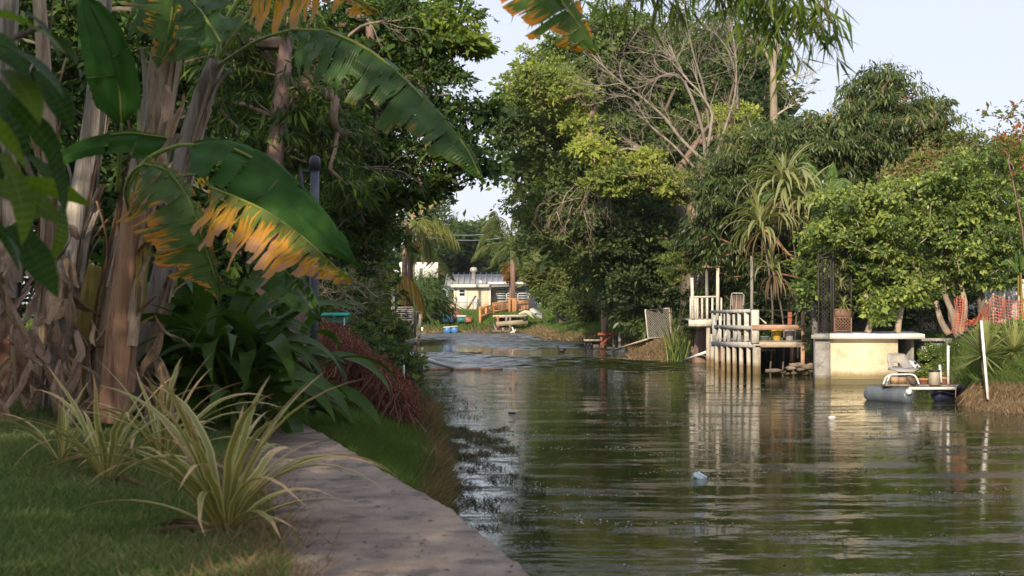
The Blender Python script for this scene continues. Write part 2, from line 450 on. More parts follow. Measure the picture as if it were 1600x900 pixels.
def shrub(name, label, cat, blobs, n, per, cr, L, ar, leafm, barkm, group=None, base=None, **kw):
    b0 = blobs[0]
    if base is None: base = W(b0[0], b0[1] + b0[4] * .9, b0[2])
    base = Vector(base); top = Vector(W(b0[0], b0[1], b0[2]))
    return tree(name, label, cat, [base, base.lerp(top, .5) + Vector((.1, 0, 0)), top], kw.pop('r0', .06), blobs, n, per, cr, L, ar, leafm, barkm, group, crown_name='foliage', **kw)

def bare(mb, p, d, L, r, depth, sides=5, spreadang=.55, curl=.22, up=.12, kids=(2, 4), shrink=.68):
    """a leafless limb that forks again and again"""
    p = Vector(p); d = Vector(d).normalized(); n = 5; pts = [p.copy()]; dirs = []
    for i in range(n):
        d = (d + Vector(rng.normal(size=3)) * curl + Vector((0, 0, up))).normalized()
        p = p + d * (L / n); pts.append(p.copy()); dirs.append(d.copy())
    mb.tube(pts, np.linspace(r, r * .5, n + 1), sides if r > .02 else 3, cap=False)
    if depth <= 0: return
    for k in range(random.randint(*kids)):
        i = random.randint(2, n); dd = (dirs[i - 1] + Vector(rng.normal(size=3)) * spreadang).normalized()
        bare(mb, pts[i], dd, L * shrink * random.uniform(.7, 1.15), r * .52 * random.uniform(.8, 1.1), depth - 1, sides, spreadang, curl, up, kids, shrink)

def banana_blade(mb, path, dirA, dirB, wA, wB, lobes=14, droop=.9, gap=.25, ragged=.12, slant=.55, open_=0., seed=0, rt=.012):
    """blade round a midrib; each side falls in lobes split along the ribs. widths in metres"""
    rs = np.random.default_rng(seed + 5); P = bez(path, 48); n = len(P)
    s = np.concatenate([[0], np.cumsum(np.linalg.norm(np.diff(P, axis=0), axis=1))]); Ln = s[-1]; s /= Ln
    T = np.gradient(P, axis=0); T = nrm(T)
    def at(t):
        t = np.clip(t, 0, 1); return np.stack([np.interp(t, s, P[:, k]) for k in range(3)], -1)
    def tan(t):
        t = np.clip(t, 0, 1); return nrm(np.stack([np.interp(t, s, T[:, k]) for k in range(3)], -1).reshape(-1, 3)).reshape(np.shape(t) + (3,))
    for dr, w, sg in ((dirA, wA, 1), (dirB, wB, -1)):
        if w <= 0: continue
        dr = np.array(list(dr), float); dr /= np.linalg.norm(dr)
        cuts = np.sort(np.clip(np.linspace(0, 1, lobes + 1) + np.concatenate([[0], rs.normal(size=lobes - 1) * .3 / lobes, [0]]), 0, 1))
        for i in range(lobes):
            t0, t1 = cuts[i], cuts[i + 1]
            if t1 - t0 < .004: continue
            a = max(2, int((t1 - t0) * 60)); m = 7
            j = rs.normal(); g = gap * (.3 + rs.random()); wj = 1 + rs.normal() * ragged
            vv = []; dd = []
            for iv in range(m + 1):
                v = iv / m
                tt = t0 + (t1 - t0) * (np.linspace(0, 1, a + 1) * (1 - g * v * v) + .5 * g * v * v)
                prof = np.sin(np.pi * np.clip(.04 + tt * .96, 0, 1) ** .62) ** .55
                prof = prof * np.clip((1.0 - tt) * 7, 0, 1) ** .6 * np.clip((tt + .02) * 9, 0, 1) ** .7
                ww = w * prof * wj * (1 + .02 * rs.normal(size=a + 1) * v)
                base = at(tt); tg = tan(tt)
                side = dr - tg * (tg @ dr)[:, None]; side = nrm(side)
                # bend toward the ground with the distance from the midrib
                ang = (droop + .22 * j) * v ** 1.3
                down = np.array([0, 0, -1.0]); dn = down - tg * (tg @ down)[:, None]; dn = nrm(dn)
                # integrate the arc roughly
                wv = ww * v
                d_ = side * np.cos(ang * .6) + dn * np.sin(ang * .6)
                nn = np.cross(tg, side)
                p = base + nrm(d_) * wv[:, None] + tg * (slant * wv)[:, None] * .6 + nn * float(math.sin(v * 9 + j * 3) * .018 + .03 * j * v)
                vv.append(p); dd.append(np.stack([tt, np.full(a + 1, max(v, .08)), np.full(a + 1, rs.random())], 1))
            vv = np.array(vv); dd = np.array(dd)
            dd[:, :, 2] = .5 + .2 * j
            k0, k1 = np.meshgrid(np.arange(m), np.arange(a), indexing='ij')
            q = np.stack([k0 * (a + 1) + k1, k0 * (a + 1) + k1 + 1, (k0 + 1) * (a + 1) + k1 + 1, (k0 + 1) * (a + 1) + k1], -1).reshape(-1, 4)
            mb.add(vv.reshape(-1, 3), q, None, dd.reshape(-1, 3))
    n0 = mb.n
    mb.tube(P, np.linspace(rt, rt * .25, n), 6, cap=False)
    mb.d[-1][:, 1] = 0.0
    return mb

def arc_leaf(L=1.0, w=.1, a0=70, a1=-20, n=9, fold=.25, base_w=.8, twist=0., tipw=.0, seed=0, peak=.3):
    """a strap leaf growing from the origin along +X; rises at a0 degrees and bends to a1"""
    rs = np.random.default_rng(seed); mb = MB(); p = np.array([0., 0, 0]); v = []; d = []
    for i in range(n + 1):
        t = i / n; a = R(a0 + (a1 - a0) * t ** 1.2)
        wd = w * (base_w + (1 - base_w) * min(1, t / peak)) * max(0.02, (1 - max(0, (t - .45) / .55) ** 1.7)) / 2
        nn = np.array([-math.sin(a), 0, math.cos(a)]); sd = np.array([0, 1, 0.]) * math.cos(twist * t) + nn * math.sin(twist * t)
        v += [p + sd * wd + nn * wd * fold * 2 * (1 - t * .6), p, p - sd * wd + nn * wd * fold * 2 * (1 - t * .6)]
        d += [(t, 1, .5), (t, 0, .5), (t, 1, .5)]
        p = p + np.array([math.cos(a), 0.06 * rs.normal(), math.sin(a)]) * L / n
    q = []
    for i in range(n):
        for k in (0, 1): q.append((i * 3 + k, i * 3 + k + 1, i * 3 + 4 + k, i * 3 + 3 + k))
    mb.add(v, q, None, d); return mb

def frond(mb, path, L=.5, ln=60, lw=.035, hang=.9, rnd=.5, rr=.02, fan=.6, tv=.15):
    """palm frond: rachis with leaflets on both sides that hang"""
    P = bez(path, 30); n = len(P); s = np.linspace(0.12, 1, ln)
    idx = s * (n - 1); at = np.stack([np.interp(idx, np.arange(n), P[:, k]) for k in range(3)], 1)
    T = nrm(np.gradient(P, axis=0)); tg = np.stack([np.interp(idx, np.arange(n), T[:, k]) for k in range(3)], 1)
    up = np.array([0, 0, 1.]); sd = nrm(np.cross(tg, up))
    for sg in (1, -1):
        D = sd * sg * (1 - hang * .7) + tg * fan + np.array([0, 0, -hang]) + rng.normal(size=(ln, 3)) * .12
        ll = L * (.35 + .65 * np.sin(np.pi * (.15 + .8 * s)))
        leaves(mb, at, D, sd * sg * .3 + up + rng.normal(size=(ln, 3)) * .2, ll, lw, rnd + rng.normal(size=ln) * tv, .25, .35)
    mb.tube(P, np.linspace(rr, rr * .3, n), 5, cap=False)
    return mb

def grass(mb, XY, z, h, w, rnd, lean=.45):
    n = len(XY); C = np.column_stack([XY, z]); a = rng.random(n) * 6.283
    D = np.stack([np.cos(a) * lean * rng.random(n), np.sin(a) * lean * rng.random(n), np.ones(n)], 1)
    N = np.stack([np.cos(a + 1.6), np.sin(a + 1.6), rng.normal(size=n) * .3], 1)
    D = nrm(D); S = nrm(np.cross(D, N)); h = h[:, None]; w = np.reshape(w, (-1, 1)) if np.ndim(w) else w
    bend = np.stack([np.cos(a), np.sin(a), -.3 * np.ones(n)], 1) * h * .35 * rng.random((n, 1))
    m = C + D * h * .55
    v = np.stack([C - S * w, C + S * w, m + S * w * .8 + bend * .25, m - S * w * .8 + bend * .25, C + D * h + bend], 1).reshape(-1, 3)
    i = np.arange(n)[:, None] * 5
    d = np.zeros((n * 5, 3)); d[:, 2] = np.repeat(np.clip(rnd, 0, 1), 5)
    mb.add(v, i + [0, 1, 2, 3], i + [3, 2, 4], d)

# ------------------------------------------------------------------ the lie of the land
LX = np.array([(-60, 6.5), (0, 1.0), (6.7, -.3), (9.0, -.75), (9.7, -.62), (11, -.58), (13, -.58), (15.3, -.62), (18, -.80), (21, -1.0), (28.6, -1.5), (34, -2.2), (40, -3.1), (60, -4.5), (85, -6.8), (100, -8.5), (200, -9)])
RX = np.array([(-60, 12), (20, 10.5), (27, 9.4), (29.4, 8.75), (31.6, 9.0), (33, 9.6), (36, 10.2), (41, 10.2), (44.5, 9.2), (47, 8.2), (50, 6.9), (52, 6.0), (54.5, 4.7), (56.5, 4.3), (59, 5.2), (66, 4.8), (75, 3.6), (83, 1.8), (92, 1.3), (98, 1.0), (200, .8)])
def smooth(x): x = np.clip(x, 0, 1); return x * x * (3 - 2 * x)
def ground_z(x, y):
    x = np.asarray(x, float); y = np.asarray(y, float)
    xl = np.interp(y, LX[:, 0], LX[:, 1]); xr = np.interp(y, RX[:, 0], RX[:, 1])
    wob = .12 * np.sin(y * 2.1 + x) + .08 * np.sin(y * 5.3)
    wob = wob * smooth((y - 14) / 6)
    sl = xl - x + wob; sr = x - xr + wob; se = y - 100 - .4 * np.sin(x * 1.3)
    s = np.maximum(np.maximum(sl, sr), se)
    wl = np.where(y < 9.6, .12, np.where(y < 30, .55, .9)); wr = np.interp(y, [-60, 27, 31, 33, 46, 50, 53, 57, 62, 80, 98], [.4, 1.5, 1.5, .5, .4, 2.0, 2.6, 2.0, 2.8, 3.6, 3.2]); we = 3.2
    hl = np.interp(x, [-8, -4, -2], [1.15, 1.02, .76]); hl = np.where(y < 9.6, np.maximum(hl, .76), hl); hr = np.interp(y, [20, 40, 52, 62, 90], [1.05, 1.05, 1.1, 1.2, 1.3])
    zl = hl * (1 - np.exp(-np.maximum(sl, 0) / wl * 1.5)); zr = hr * (1 - np.exp(-np.maximum(sr, 0) / wr * 1.5)); ze = 1.28 * (1 - np.exp(-np.maximum(se, 0) / we))
    z = np.maximum(np.maximum(zl, zr), ze)
    z = np.where(s < 0, np.maximum(s * 1.2, -1.5), z)
    z = z + .025 * np.sin(x * 1.7 + y * .9) * np.cos(y * 1.3 - x) * smooth(s / .8)
    return z
gx = np.concatenate([-np.geomspace(380, 14, 24), np.arange(-13.5, -6, .35), np.arange(-6, 1.6, .11), np.arange(1.6, 12, .2), np.geomspace(12.3, 380, 28)])
gy = np.concatenate([-np.geomspace(160, 6, 12), np.arange(-5, 30, .14), np.arange(30, 62, .22), np.arange(62, 112, .4), np.geomspace(113, 600, 24)])
X, Y_ = np.meshgrid(gx, gy); Z = ground_z(X, Y_)
nx, ny = len(gx), len(gy)
i, j = np.meshgrid(np.arange(ny - 1), np.arange(nx - 1), indexing='ij')
gm = MB().add(np.stack([X.ravel(), Y_.ravel(), Z.ravel()], 1), np.stack([i * nx + j, i * nx + j + 1, (i + 1) * nx + j + 1, (i + 1) * nx + j], -1).reshape(-1, 4))
m, nt, b = newmat('bank earth and turf')
n1 = noise(nt, .55, None, 6, .65); n2 = noise(nt, 14, None, 4, .7)
turf = ramp(nt, n1, [(.3, (.045, .085, .018)), (.55, (.075, .12, .025)), (.75, (.14, .13, .05))])
soil = ramp(nt, n2, [(.3, (.05, .035, .022)), (.7, (.13, .095, .06))])
g = nt.nodes.new('ShaderNodeNewGeometry'); sp = nt.nodes.new('ShaderNodeSeparateXYZ'); nt.links.new(g.outputs['Position'], sp.inputs[0])
f = ramp(nt, mth(nt, 'ADD', sp.outputs[2], mth(nt, 'MULTIPLY', mth(nt, 'SUBTRACT', n2, .5), .5)), [(.28, (0, 0, 0)), (.5, (1, 1, 1))])
col = mixc(nt, f, soil, turf)
nt.links.new(mixc(nt, .6, col, ramp(nt, n2, [(.2, (.55, .55, .55)), (.8, (1.3, 1.3, 1.3))]), 'MULTIPLY'), b.inputs['Base Color'])
b.inputs['Roughness'].default_value = .95; b.inputs['Specular IOR Level'].default_value = .15
bp = nt.nodes.new('ShaderNodeBump'); bp.inputs['Strength'].default_value = .8; bp.inputs['Distance'].default_value = .05
nt.links.new(n2, bp.inputs['Height']); nt.links.new(bp.outputs[0], b.inputs['Normal'])
solo('ground', gm, m, (0, 0, 0), kind='structure', smooth=True)

# ------------------------------------------------------------------ the canal water
m, nt, b = newmat('canal water')
b.inputs['Roughness'].default_value = .012; b.inputs['IOR'].default_value = 1.33
murk = ramp(nt, noise(nt, .35, None, 4, .6), [(.3, (.012, .019, .004)), (.7, (.035, .038, .008))])
nt.links.new(murk, b.inputs['Base Color'])
rip = noise(nt, 1.0, None, 3, .5, stretch=(1.8, 4.6, 1)); rip2 = noise(nt, 1.0, None, 3, .6, stretch=(7, 12, 1)); fine = noise(nt, 1.0, None, 3, .65, stretch=(16, 24, 1))
patch = ramp(nt, mth(nt, 'ADD', mth(nt, 'MULTIPLY', noise(nt, 1.0, None, 3, .6, stretch=(.4, 1.5, 1)), .55), mth(nt, 'MULTIPLY', noise(nt, 1.0, None, 4, .8, stretch=(3.2, 9, 1)), .5)), [(.54, (0, 0, 0)), (.63, (1, 1, 1))])
g = nt.nodes.new('ShaderNodeNewGeometry'); sp = nt.nodes.new('ShaderNodeSeparateXYZ'); nt.links.new(g.outputs['Position'], sp.inputs[0])
# two stretches of open water the breeze reaches: the far basin and a band before the mud bar
far = ramp(nt, mth(nt, 'DIVIDE', mth(nt, 'ADD', sp.outputs[1], mth(nt, 'MULTIPLY', noise(nt, .25), 14)), 120), [(.61, (0, 0, 0)), (.66, (1, 1, 1))])
band = ramp(nt, mth(nt, 'DIVIDE', mth(nt, 'ADD', sp.outputs[1], mth(nt, 'MULTIPLY', noise(nt, .3), 8)), 100), [(.50, (0, 0, 0)), (.53, (1, 1, 1)), (.60, (1, 1, 1)), (.63, (0, 0, 0))])
wind = mth(nt, 'MAXIMUM', far, band)
c0 = lambda x: mth(nt, 'SUBTRACT', x, .5)
h = mth(nt, 'ADD', mth(nt, 'MULTIPLY', rip, .0018), mth(nt, 'MULTIPLY', rip2, .0018))
h = mth(nt, 'ADD', h, mth(nt, 'MULTIPLY', mth(nt, 'MULTIPLY', c0(rip2), patch), .012))
h = mth(nt, 'ADD', h, mth(nt, 'MULTIPLY', mth(nt, 'MULTIPLY', c0(fine), patch), .020))
h = mth(nt, 'ADD', h, mth(nt, 'MULTIPLY', mth(nt, 'MULTIPLY', c0(rip2), wind), .02))
nt.links.new(mth(nt, 'MULTIPLY_ADD', wind, .08, .012), b.inputs['Roughness'])
bp = nt.nodes.new('ShaderNodeBump'); bp.inputs['Strength'].default_value = 1; bp.inputs['Distance'].default_value = 1.0
nt.links.new(h, bp.inputs['Height']); nt.links.new(bp.outputs[0], b.inputs['Normal'])
wx = np.concatenate([[-30, -14], np.arange(-9.5, 7.5, .22), [12, 30]]); wy = np.concatenate([[-60, 0, 20, 40], np.arange(44, 103, .13), [106]])
WX, WY = np.meshgrid(wx, wy)
wob_ = 2.2 * np.sin(WX * .5) + 1.4 * np.sin(WX * 1.3 + 2)
amp = smooth((WY + wob_ * 1.6 - 66) / 4) * (1 - smooth((WY - 100) / 3)) + smooth((WY + wob_ - 46.5) / 2) * (1 - smooth((WY + wob_ - 56) / 2.5)) * smooth((6.2 - WX) / 1.5)
amp = amp * smooth((WX + 9.5) / 1.5) * smooth((7.2 - WX) / 1)
WZ = np.zeros_like(WX); r_w = np.random.default_rng(2)
for k_ in range(16):
    lam = r_w.uniform(.45, 1.3); an = math.pi / 2 + r_w.normal() * .55
    WZ += np.sin((WX * math.cos(an) + WY * math.sin(an)) * 2 * math.pi / lam + r_w.uniform(0, 6.28)) * lam * .0105
WZ *= amp; nwx, nwy = len(wx), len(wy)
i, j = np.meshgrid(np.arange(nwy - 1), np.arange(nwx - 1), indexing='ij')
wm = MB().add(np.stack([WX.ravel(), WY.ravel(), WZ.ravel()], 1), np.stack([i * nwx + j, i * nwx + j + 1, (i + 1) * nwx + j + 1, (i + 1) * nwx + j], -1).reshape(-1, 4))
solo('water', wm, m, (0, 0, 0), kind='structure', smooth=True)

# ------------------------------------------------------------------ concrete seawall with a wide cap to walk on
conc = surf('weathered concrete cap', (.22, .18, .15), (.43, .35, .28), 3.2, .95, 1.0, spots=(.11, .095, .085), spot_scale=2.6, spot_amt=.7, fine=75, spec=.15, var=.03)
out = [(2.6, -6), (1.44, 0), (.55, 4.2), (.098, 6.73), (-.16, 8.0), (-.377, 9.06), (-.62, 9.9), (-.95, 11.1), (-1.49, 13.2), (-2.05, 15.2)]
inn = [(1.5, -6), (.36, 0), (-.52, 4.2), (-.93, 6.3), (-1.2, 8.0), (-1.42, 9.06), (-1.6, 9.9), (-1.9, 11.1), (-2.4, 13.2), (-2.9, 15.2)]
root = thing('seawall', (0, 8, 0), 'weathered brown concrete seawall with a wide flat cap running away from the lens', 'seawall')
def wall_slab(o, i_, z0, z1, jag=0):
    mb = MB()
    for k in range(len(o) - 1):
        pts = []
        for s in np.linspace(0, 1, 33):
            ox = o[k][0] + (o[k + 1][0] - o[k][0]) * s; oy = o[k][1] + (o[k + 1][1] - o[k][1]) * s
            ix = i_[k][0] + (i_[k + 1][0] - i_[k][0]) * s; iy = i_[k][1] + (i_[k + 1][1] - i_[k][1]) * s
            w = jag * (math.sin(oy * 7.3) + .9 * math.sin(oy * 17 + 1) + .8 * math.sin(oy * 41) + .7 * math.sin(oy * 97)) if jag else 0
            pts.append(((ox + w, oy), (ix, iy)))
        v = []
        for (o2, i2) in pts: v += [(o2[0], o2[1], z0), (o2[0] + (0 if not jag else 0), o2[1], z1 - (.02 if jag else 0)), (o2[0] - (.02 if jag else 0), o2[1], z1), (i2[0], i2[1], z1), (i2[0], i2[1], z0)]
        q = []
        for s in range(32):
            for e in range(4): q.append((s * 5 + e, s * 5 + e + 1, s * 5 + 6 + e, s * 5 + 5 + e))
        mb.add(v, q)
    return mb
part(root, 'wall_face', wall_slab([(a - .06, b) for a, b in out], [(a + .06, b) for a, b in inn], -1.2, .65), conc)
segs = [(0, 2), (2, 4), (4, 6), (6, 8), (8, 9)]
for a, b_ in segs:
    o = [Vector((*p, 0)) for p in out[a:b_ + 1]]; i_ = [Vector((*p, 0)) for p in inn[a:b_ + 1]]
    o[-1] = o[-1].lerp(o[-2], .002); i_[-1] = i_[-1].lerp(i_[-2], .002)
    part(root, 'cap_slab', wall_slab([(p.x, p.y) for p in o], [(p.x, p.y) for p in i_], .62, .8, .007), conc)
# flakes, dead leaf scraps and pale droppings on the cap
deb = MB()
for k in range(520):
    y = random.uniform(5.8, 13); t = random.random(); ox = np.interp(y, [p[1] for p in out], [p[0] for p in out]); ix = np.interp(y, [p[1] for p in inn], [p[0] for p in inn])
    x = ox + (ix - ox) * (.02 + .96 * t ** .8); s = random.choice([.003, .004, .005, .007, .01, .016, .022])
    a = random.random() * 6.3
    leaves(deb, np.array([[x, y, .803]]), np.array([[math.cos(a), math.sin(a), random.uniform(0, .25)]]), np.array([[0, 0, 1.]]), s * 2, s, np.array([random.choice([.0, .0, .1, .3, .5, 1.0])]))
tag(part(root, 'leaf_litter', deb, M['straw']), 'scraps of dry leaf scattered over the concrete', kind='stuff')
# ================================================================== LEFT BANK, NEAR
def stripmat(name, c, edge, tip, rough=.5, start=.7):
    m, nt, b = newmat(name)
    at = _n(nt, 'ShaderNodeAttribute', attribute_name='d'); sp = nt.nodes.new('ShaderNodeSeparateXYZ'); nt.links.new(at.outputs['Vector'], sp.inputs[0])
    oi = nt.nodes.new('ShaderNodeObjectInfo').outputs['Random']
    col = mixc(nt, ramp(nt, sp.outputs[1], [(.55, (0, 0, 0)), (.8, (1, 1, 1))]), c, edge)
    n = noise(nt, 18, None, 4)
    col = mixc(nt, ramp(nt, mth(nt, 'ADD', sp.outputs[0], mth(nt, 'ADD', mth(nt, 'MULTIPLY', mth(nt, 'SUBTRACT', n, .5), .5), mth(nt, 'MULTIPLY', oi, .3))), [(start + .1, (0, 0, 0)), (start + .35, (1, 1, 1))]), col, tip)
    col = mixc(nt, .5, col, ramp(nt, oi, [(0, (.6, .65, .6)), (1, (1.25, 1.2, 1.1))]), 'MULTIPLY')
    nt.links.new(col, b.inputs['Base Color']); b.inputs['Roughness'].default_value = rough
    tr = nt.nodes.new('ShaderNodeBsdfTranslucent'); nt.links.new(col, tr.inputs[0])
    mx = nt.nodes.new('ShaderNodeMixShader'); mx.inputs[0].default_value = .25
    nt.links.new(b.outputs[0], mx.inputs[1]); nt.links.new(tr.outputs[0], mx.inputs[2]); nt.links.new(mx.outputs[0], nt.nodes['Material Output'].inputs[0])
    return m
mb_brom = stripmat('striped bromeliad leaf', (.25, .26, .06), (.56, .49, .19), (.58, .38, .2))
mb_dead = surf('withered leaf', (.2, .12, .07), (.42, .3, .2), 14, .8, .4)
brt = [arc_leaf(L, w, a0, a1, 10, .3, .7, tw, seed=k).mesh('bromeliad_leaf', mb_brom) for k, (L, w, a0, a1, tw) in enumerate([
    (.82, .040, 80, 40, .3), (.9, .038, 74, 0, -.3), (.92, .037, 62, -30, .4), (.86, .036, 54, -55, -.2), (.8, .04, 42, -45, .3), (.66, .036, 34, -20, .2), (.8, .036, 68, -85, .5)])]
brd = [arc_leaf(.5, .045, 15, -30, 8, .4, .7, .8, seed=20).mesh('dead_leaf', mb_dead), arc_leaf(.38, .05, 8, -5, 8, .5, .7, -1.2, seed=21).mesh('dead_leaf', mb_dead)]
def bromeliad(px, Y, sc, n, label, seed, dead=5):
    r = random.Random(seed); x = (px - 800) / F * Y
    root = thing('bromeliad', (x, Y, float(ground_z(x, Y)) - .01), label, 'bromeliad', 'striped bromeliads on the lawn')
    for k in range(n):
        f = k / n; az = k * 2.4 + r.uniform(-.3, .3)
        ti = 0 if f < .2 else (1 if f < .42 else (2 if f < .62 else r.choice([3, 4, 2, 6, 5])))
        s = sc * r.uniform(.75, 1.1)
        inst(root, 'leaf', brt[ti], (math.cos(az) * .03, math.sin(az) * .03, .02), (r.uniform(-.2, .2), r.uniform(-.1, .1), az), (s, s, s))
    for k in range(dead):
        s = sc * r.uniform(.7, 1.1)
        inst(root, 'dead_leaf', r.choice(brd), (0, 0, .03), (r.uniform(-.6, .6), r.uniform(0, .1), r.uniform(0, 6.28)), (s, s, s), 'withered brown leaf lying on the grass')
    return root
bromeliad(350, 8.3, 1.24, 46, 'largest striped bromeliad at the inner edge of the concrete cap', 3, 9)
bromeliad(165, 9.7, 1.0, 28, 'middle striped bromeliad on the lawn, left of the largest one', 5, 6)
bromeliad(95, 10.3, .74, 16, 'small sparse striped bromeliad, the one farthest left on the lawn', 8, 5)
bromeliad(255, 10.8, 1.12, 26, 'tall striped bromeliad standing behind the two in front of it', 12, 3)

# banana stems ---------------------------------------------------------------
def stemmat(name, a, b_, c):
    return surf(name, a, b_, 5, .85, .8, stretch=(2.5, 2.5, .16), spots=c, spot_scale=3.2, spot_amt=.85, fine=34, var=.12)
st_tan = stemmat('tan banana sheath', (.30, .22, .15), (.52, .41, .29), (.15, .06, .035))
st_grey = stemmat('grey banana sheath', (.27, .235, .20), (.48, .43, .37), (.11, .09, .07))
st_ochre = stemmat('ochre banana sheath', (.20, .14, .025), (.30, .22, .045), (.08, .11, .025))
st_pink = stemmat('reddish banana sheath', (.26, .14, .085), (.42, .26, .16), (.11, .035, .03))
st_green = surf('green leaf stalk', (.10, .17, .03), (.2, .26, .05), 8, .45, .15, fine=20)
dryleaf = surf('curled dead banana leaf', (.26, .17, .12), (.52, .38, .28), 9, .85, .8, stretch=(1, 1, .4), spots=(.08, .04, .03), spot_scale=5)
def sheath_strip(mb, P, rad, th, t0, t1, wd, off, peel=0., seed=0):
    """a strip of old sheath wrapped on the stem, loose at its top"""
    rs = random.Random(seed); n = 14; m = 4; v = []; d = []
    T = nrm(np.gradient(P, axis=0)); N = len(P)
    for i in range(n + 1):
        f = i / n; t = t0 + (t1 - t0) * f; k = t * (N - 1); c = np.array([np.interp(k, np.arange(N), P[:, j]) for j in range(3)]); tg = T[int(min(N - 1, k))]
        r = np.interp(k, np.arange(N), rad); u = np.cross(tg, [0, 1, 0]); u /= np.linalg.norm(u); w_ = np.cross(tg, u)
        wdt = wd * (1 - .75 * max(0, f - .6) / .4)
        pl = peel * max(0, f - .72) ** 1.6 * 6
        for j in range(m + 1):
            a = th + (j / m - .5) * wdt + .05 * math.sin(f * 7 + seed); rr = r + off + pl + .006 * math.sin(j * 2.2 + f * 9 + seed) + (.012 if j in (0, m) else 0)
            v.append(c + (u * math.cos(a) + w_ * math.sin(a)) * rr); d.append((f, .5, rs.random()))
    q = [(i * (m + 1) + j, i * (m + 1) + j + 1, (i + 1) * (m + 1) + j + 1, (i + 1) * (m + 1) + j) for i in range(n) for j in range(m)]
    mb.add(v, q, None, d)
def stem(root, path, r0, r1, mat, seed, strips=9, smats=None):
    P = bez(path, 24); rad = np.linspace(r0, r1, len(P))
    f = lambda t, a: 1 + .05 * np.sin(a * 3 + seed + t * 2) + .035 * np.sin(a * 7 + t * 5 + seed * 2) + .02 * np.sin(a * 15 + seed)
    part(root, 'stem', MB().tube(P, rad, 22, lob=f), mat, smooth=True)
    rs = random.Random(seed)
    for k in range(strips):
        mb = MB(); t0 = rs.uniform(-.02, .55); t1 = min(1, t0 + rs.uniform(.25, .5))
        sheath_strip(mb, P, rad, rs.uniform(0, 6.28) if k % 3 == 2 else rs.uniform(1.9, 4.4) + 0, max(0, t0), t1, rs.uniform(.25, .9), .006 + .008 * (k % 4), rs.uniform(.02, .3), seed * 31 + k)
        o = part(root, 'sheath', mb, rs.choice(smats or [st_tan, st_grey, st_pink]), smooth=True)
def petiole(root, path, r=.022):
    P = bez(path, 16); return part(root, 'leaf_stalk', MB().tube(P, np.linspace(r, r * .6, len(P)), 8, lob=lambda t, a: 1 - .25 * (np.cos(a) > .6)), st_green, smooth=True)
GRN = (.024, .078, .010)
b_green = bladem('dark green banana blade', GRN, rough=.5, gloss=.14, trans=.3)
b_tatter = bladem('green banana blade with scorched margin', (.030, .080, .010), (.24, .16, .03), (.17, .085, .05), -.52, .4)
b_orange = bladem('green blade with orange margin', (.045, .095, .014), (.52, .20, .012), (.17, .04, .02), -.22, .5, .35)
b_brown = bladem('orange and brown withered blade', (.09, .13, .016), (.60, .27, .02), (.40, .22, .14), .2, .6, .35)
b_yel = bladem('yellow green blade', (.06, .11, .015), (.3, .16, .02), (.2, .1, .05), -.45, .45, .4)
def blade(root, path, dA, dB, wA, wB, mat, label=None, **kw):
    return part(root, 'leaf', banana_blade(MB(), path, dA, dB, wA, wB, **kw), mat, label, smooth=True)

# plant 1: the tall leaning tan stem
Yb = 13.4
root = thing('banana_plant', W(150, 640, Yb), 'tall banana plant whose thick tan stem leans right, tattered leaf over the top edge', 'banana plant', 'banana plants')
stem(root, [W(150, 650, Yb), W(178, 500, Yb), W(208, 360, Yb), W(238, 200, Yb), W(262, 60, Yb + .1), W(282, -60, Yb + .1)], .165, .11, st_tan, 1, 14, [st_tan, st_tan, st_pink, st_grey])
petiole(root, [W(282, -60, Yb), W(292, -20, Yb - .2), W(318, 24, Yb - .4), W(342, 58, Yb - .5)], .02)
blade(root, [W(345, 66, Yb - .55), W(318, 24, Yb - .4), W(285, -12, Yb - .3), W(240, -40, Yb - .2), (W(190, -50, Yb))], (-.5, -.2, -1), (.5, .6, .5), .5, .3, b_tatter, 'green blade torn into folds at the top of the picture', lobes=13, droop=.5, gap=.25, slant=.1, seed=3)
blade(root, [W(268, -50, Yb - .9), W(270, 5, Yb - .95), W(262, 55, Yb - .95), W(246, 108, Yb - .95)], (-1, -.1, .1), (1, .4, 0), .36, .08, b_orange, 'withered blade hanging in orange strips', lobes=11, droop=.25, gap=.6, slant=-.1, ragged=.3, seed=4)
blade(root, [W(190, 192, Yb - .5), W(186, 140, Yb - .55), W(166, 70, Yb - .6), W(128, -10, Yb - .5)], (-1, -.35, .1), (1, -.35, -.1), .24, .22, b_green, 'broad upright dark green blade with a pale midrib', lobes=2, droop=.15, gap=.02, ragged=.02, slant=.25, seed=5)
petiole(root, [W(184, 300, Yb - .3), W(187, 250, Yb - .42), W(190, 190, Yb - .5)], .022)
petiole(root, [W(200, 330, Yb - .2), W(212, 290, Yb - .4), W(216, 200, Yb - .5), W(212, 100, Yb - .4)], .018)

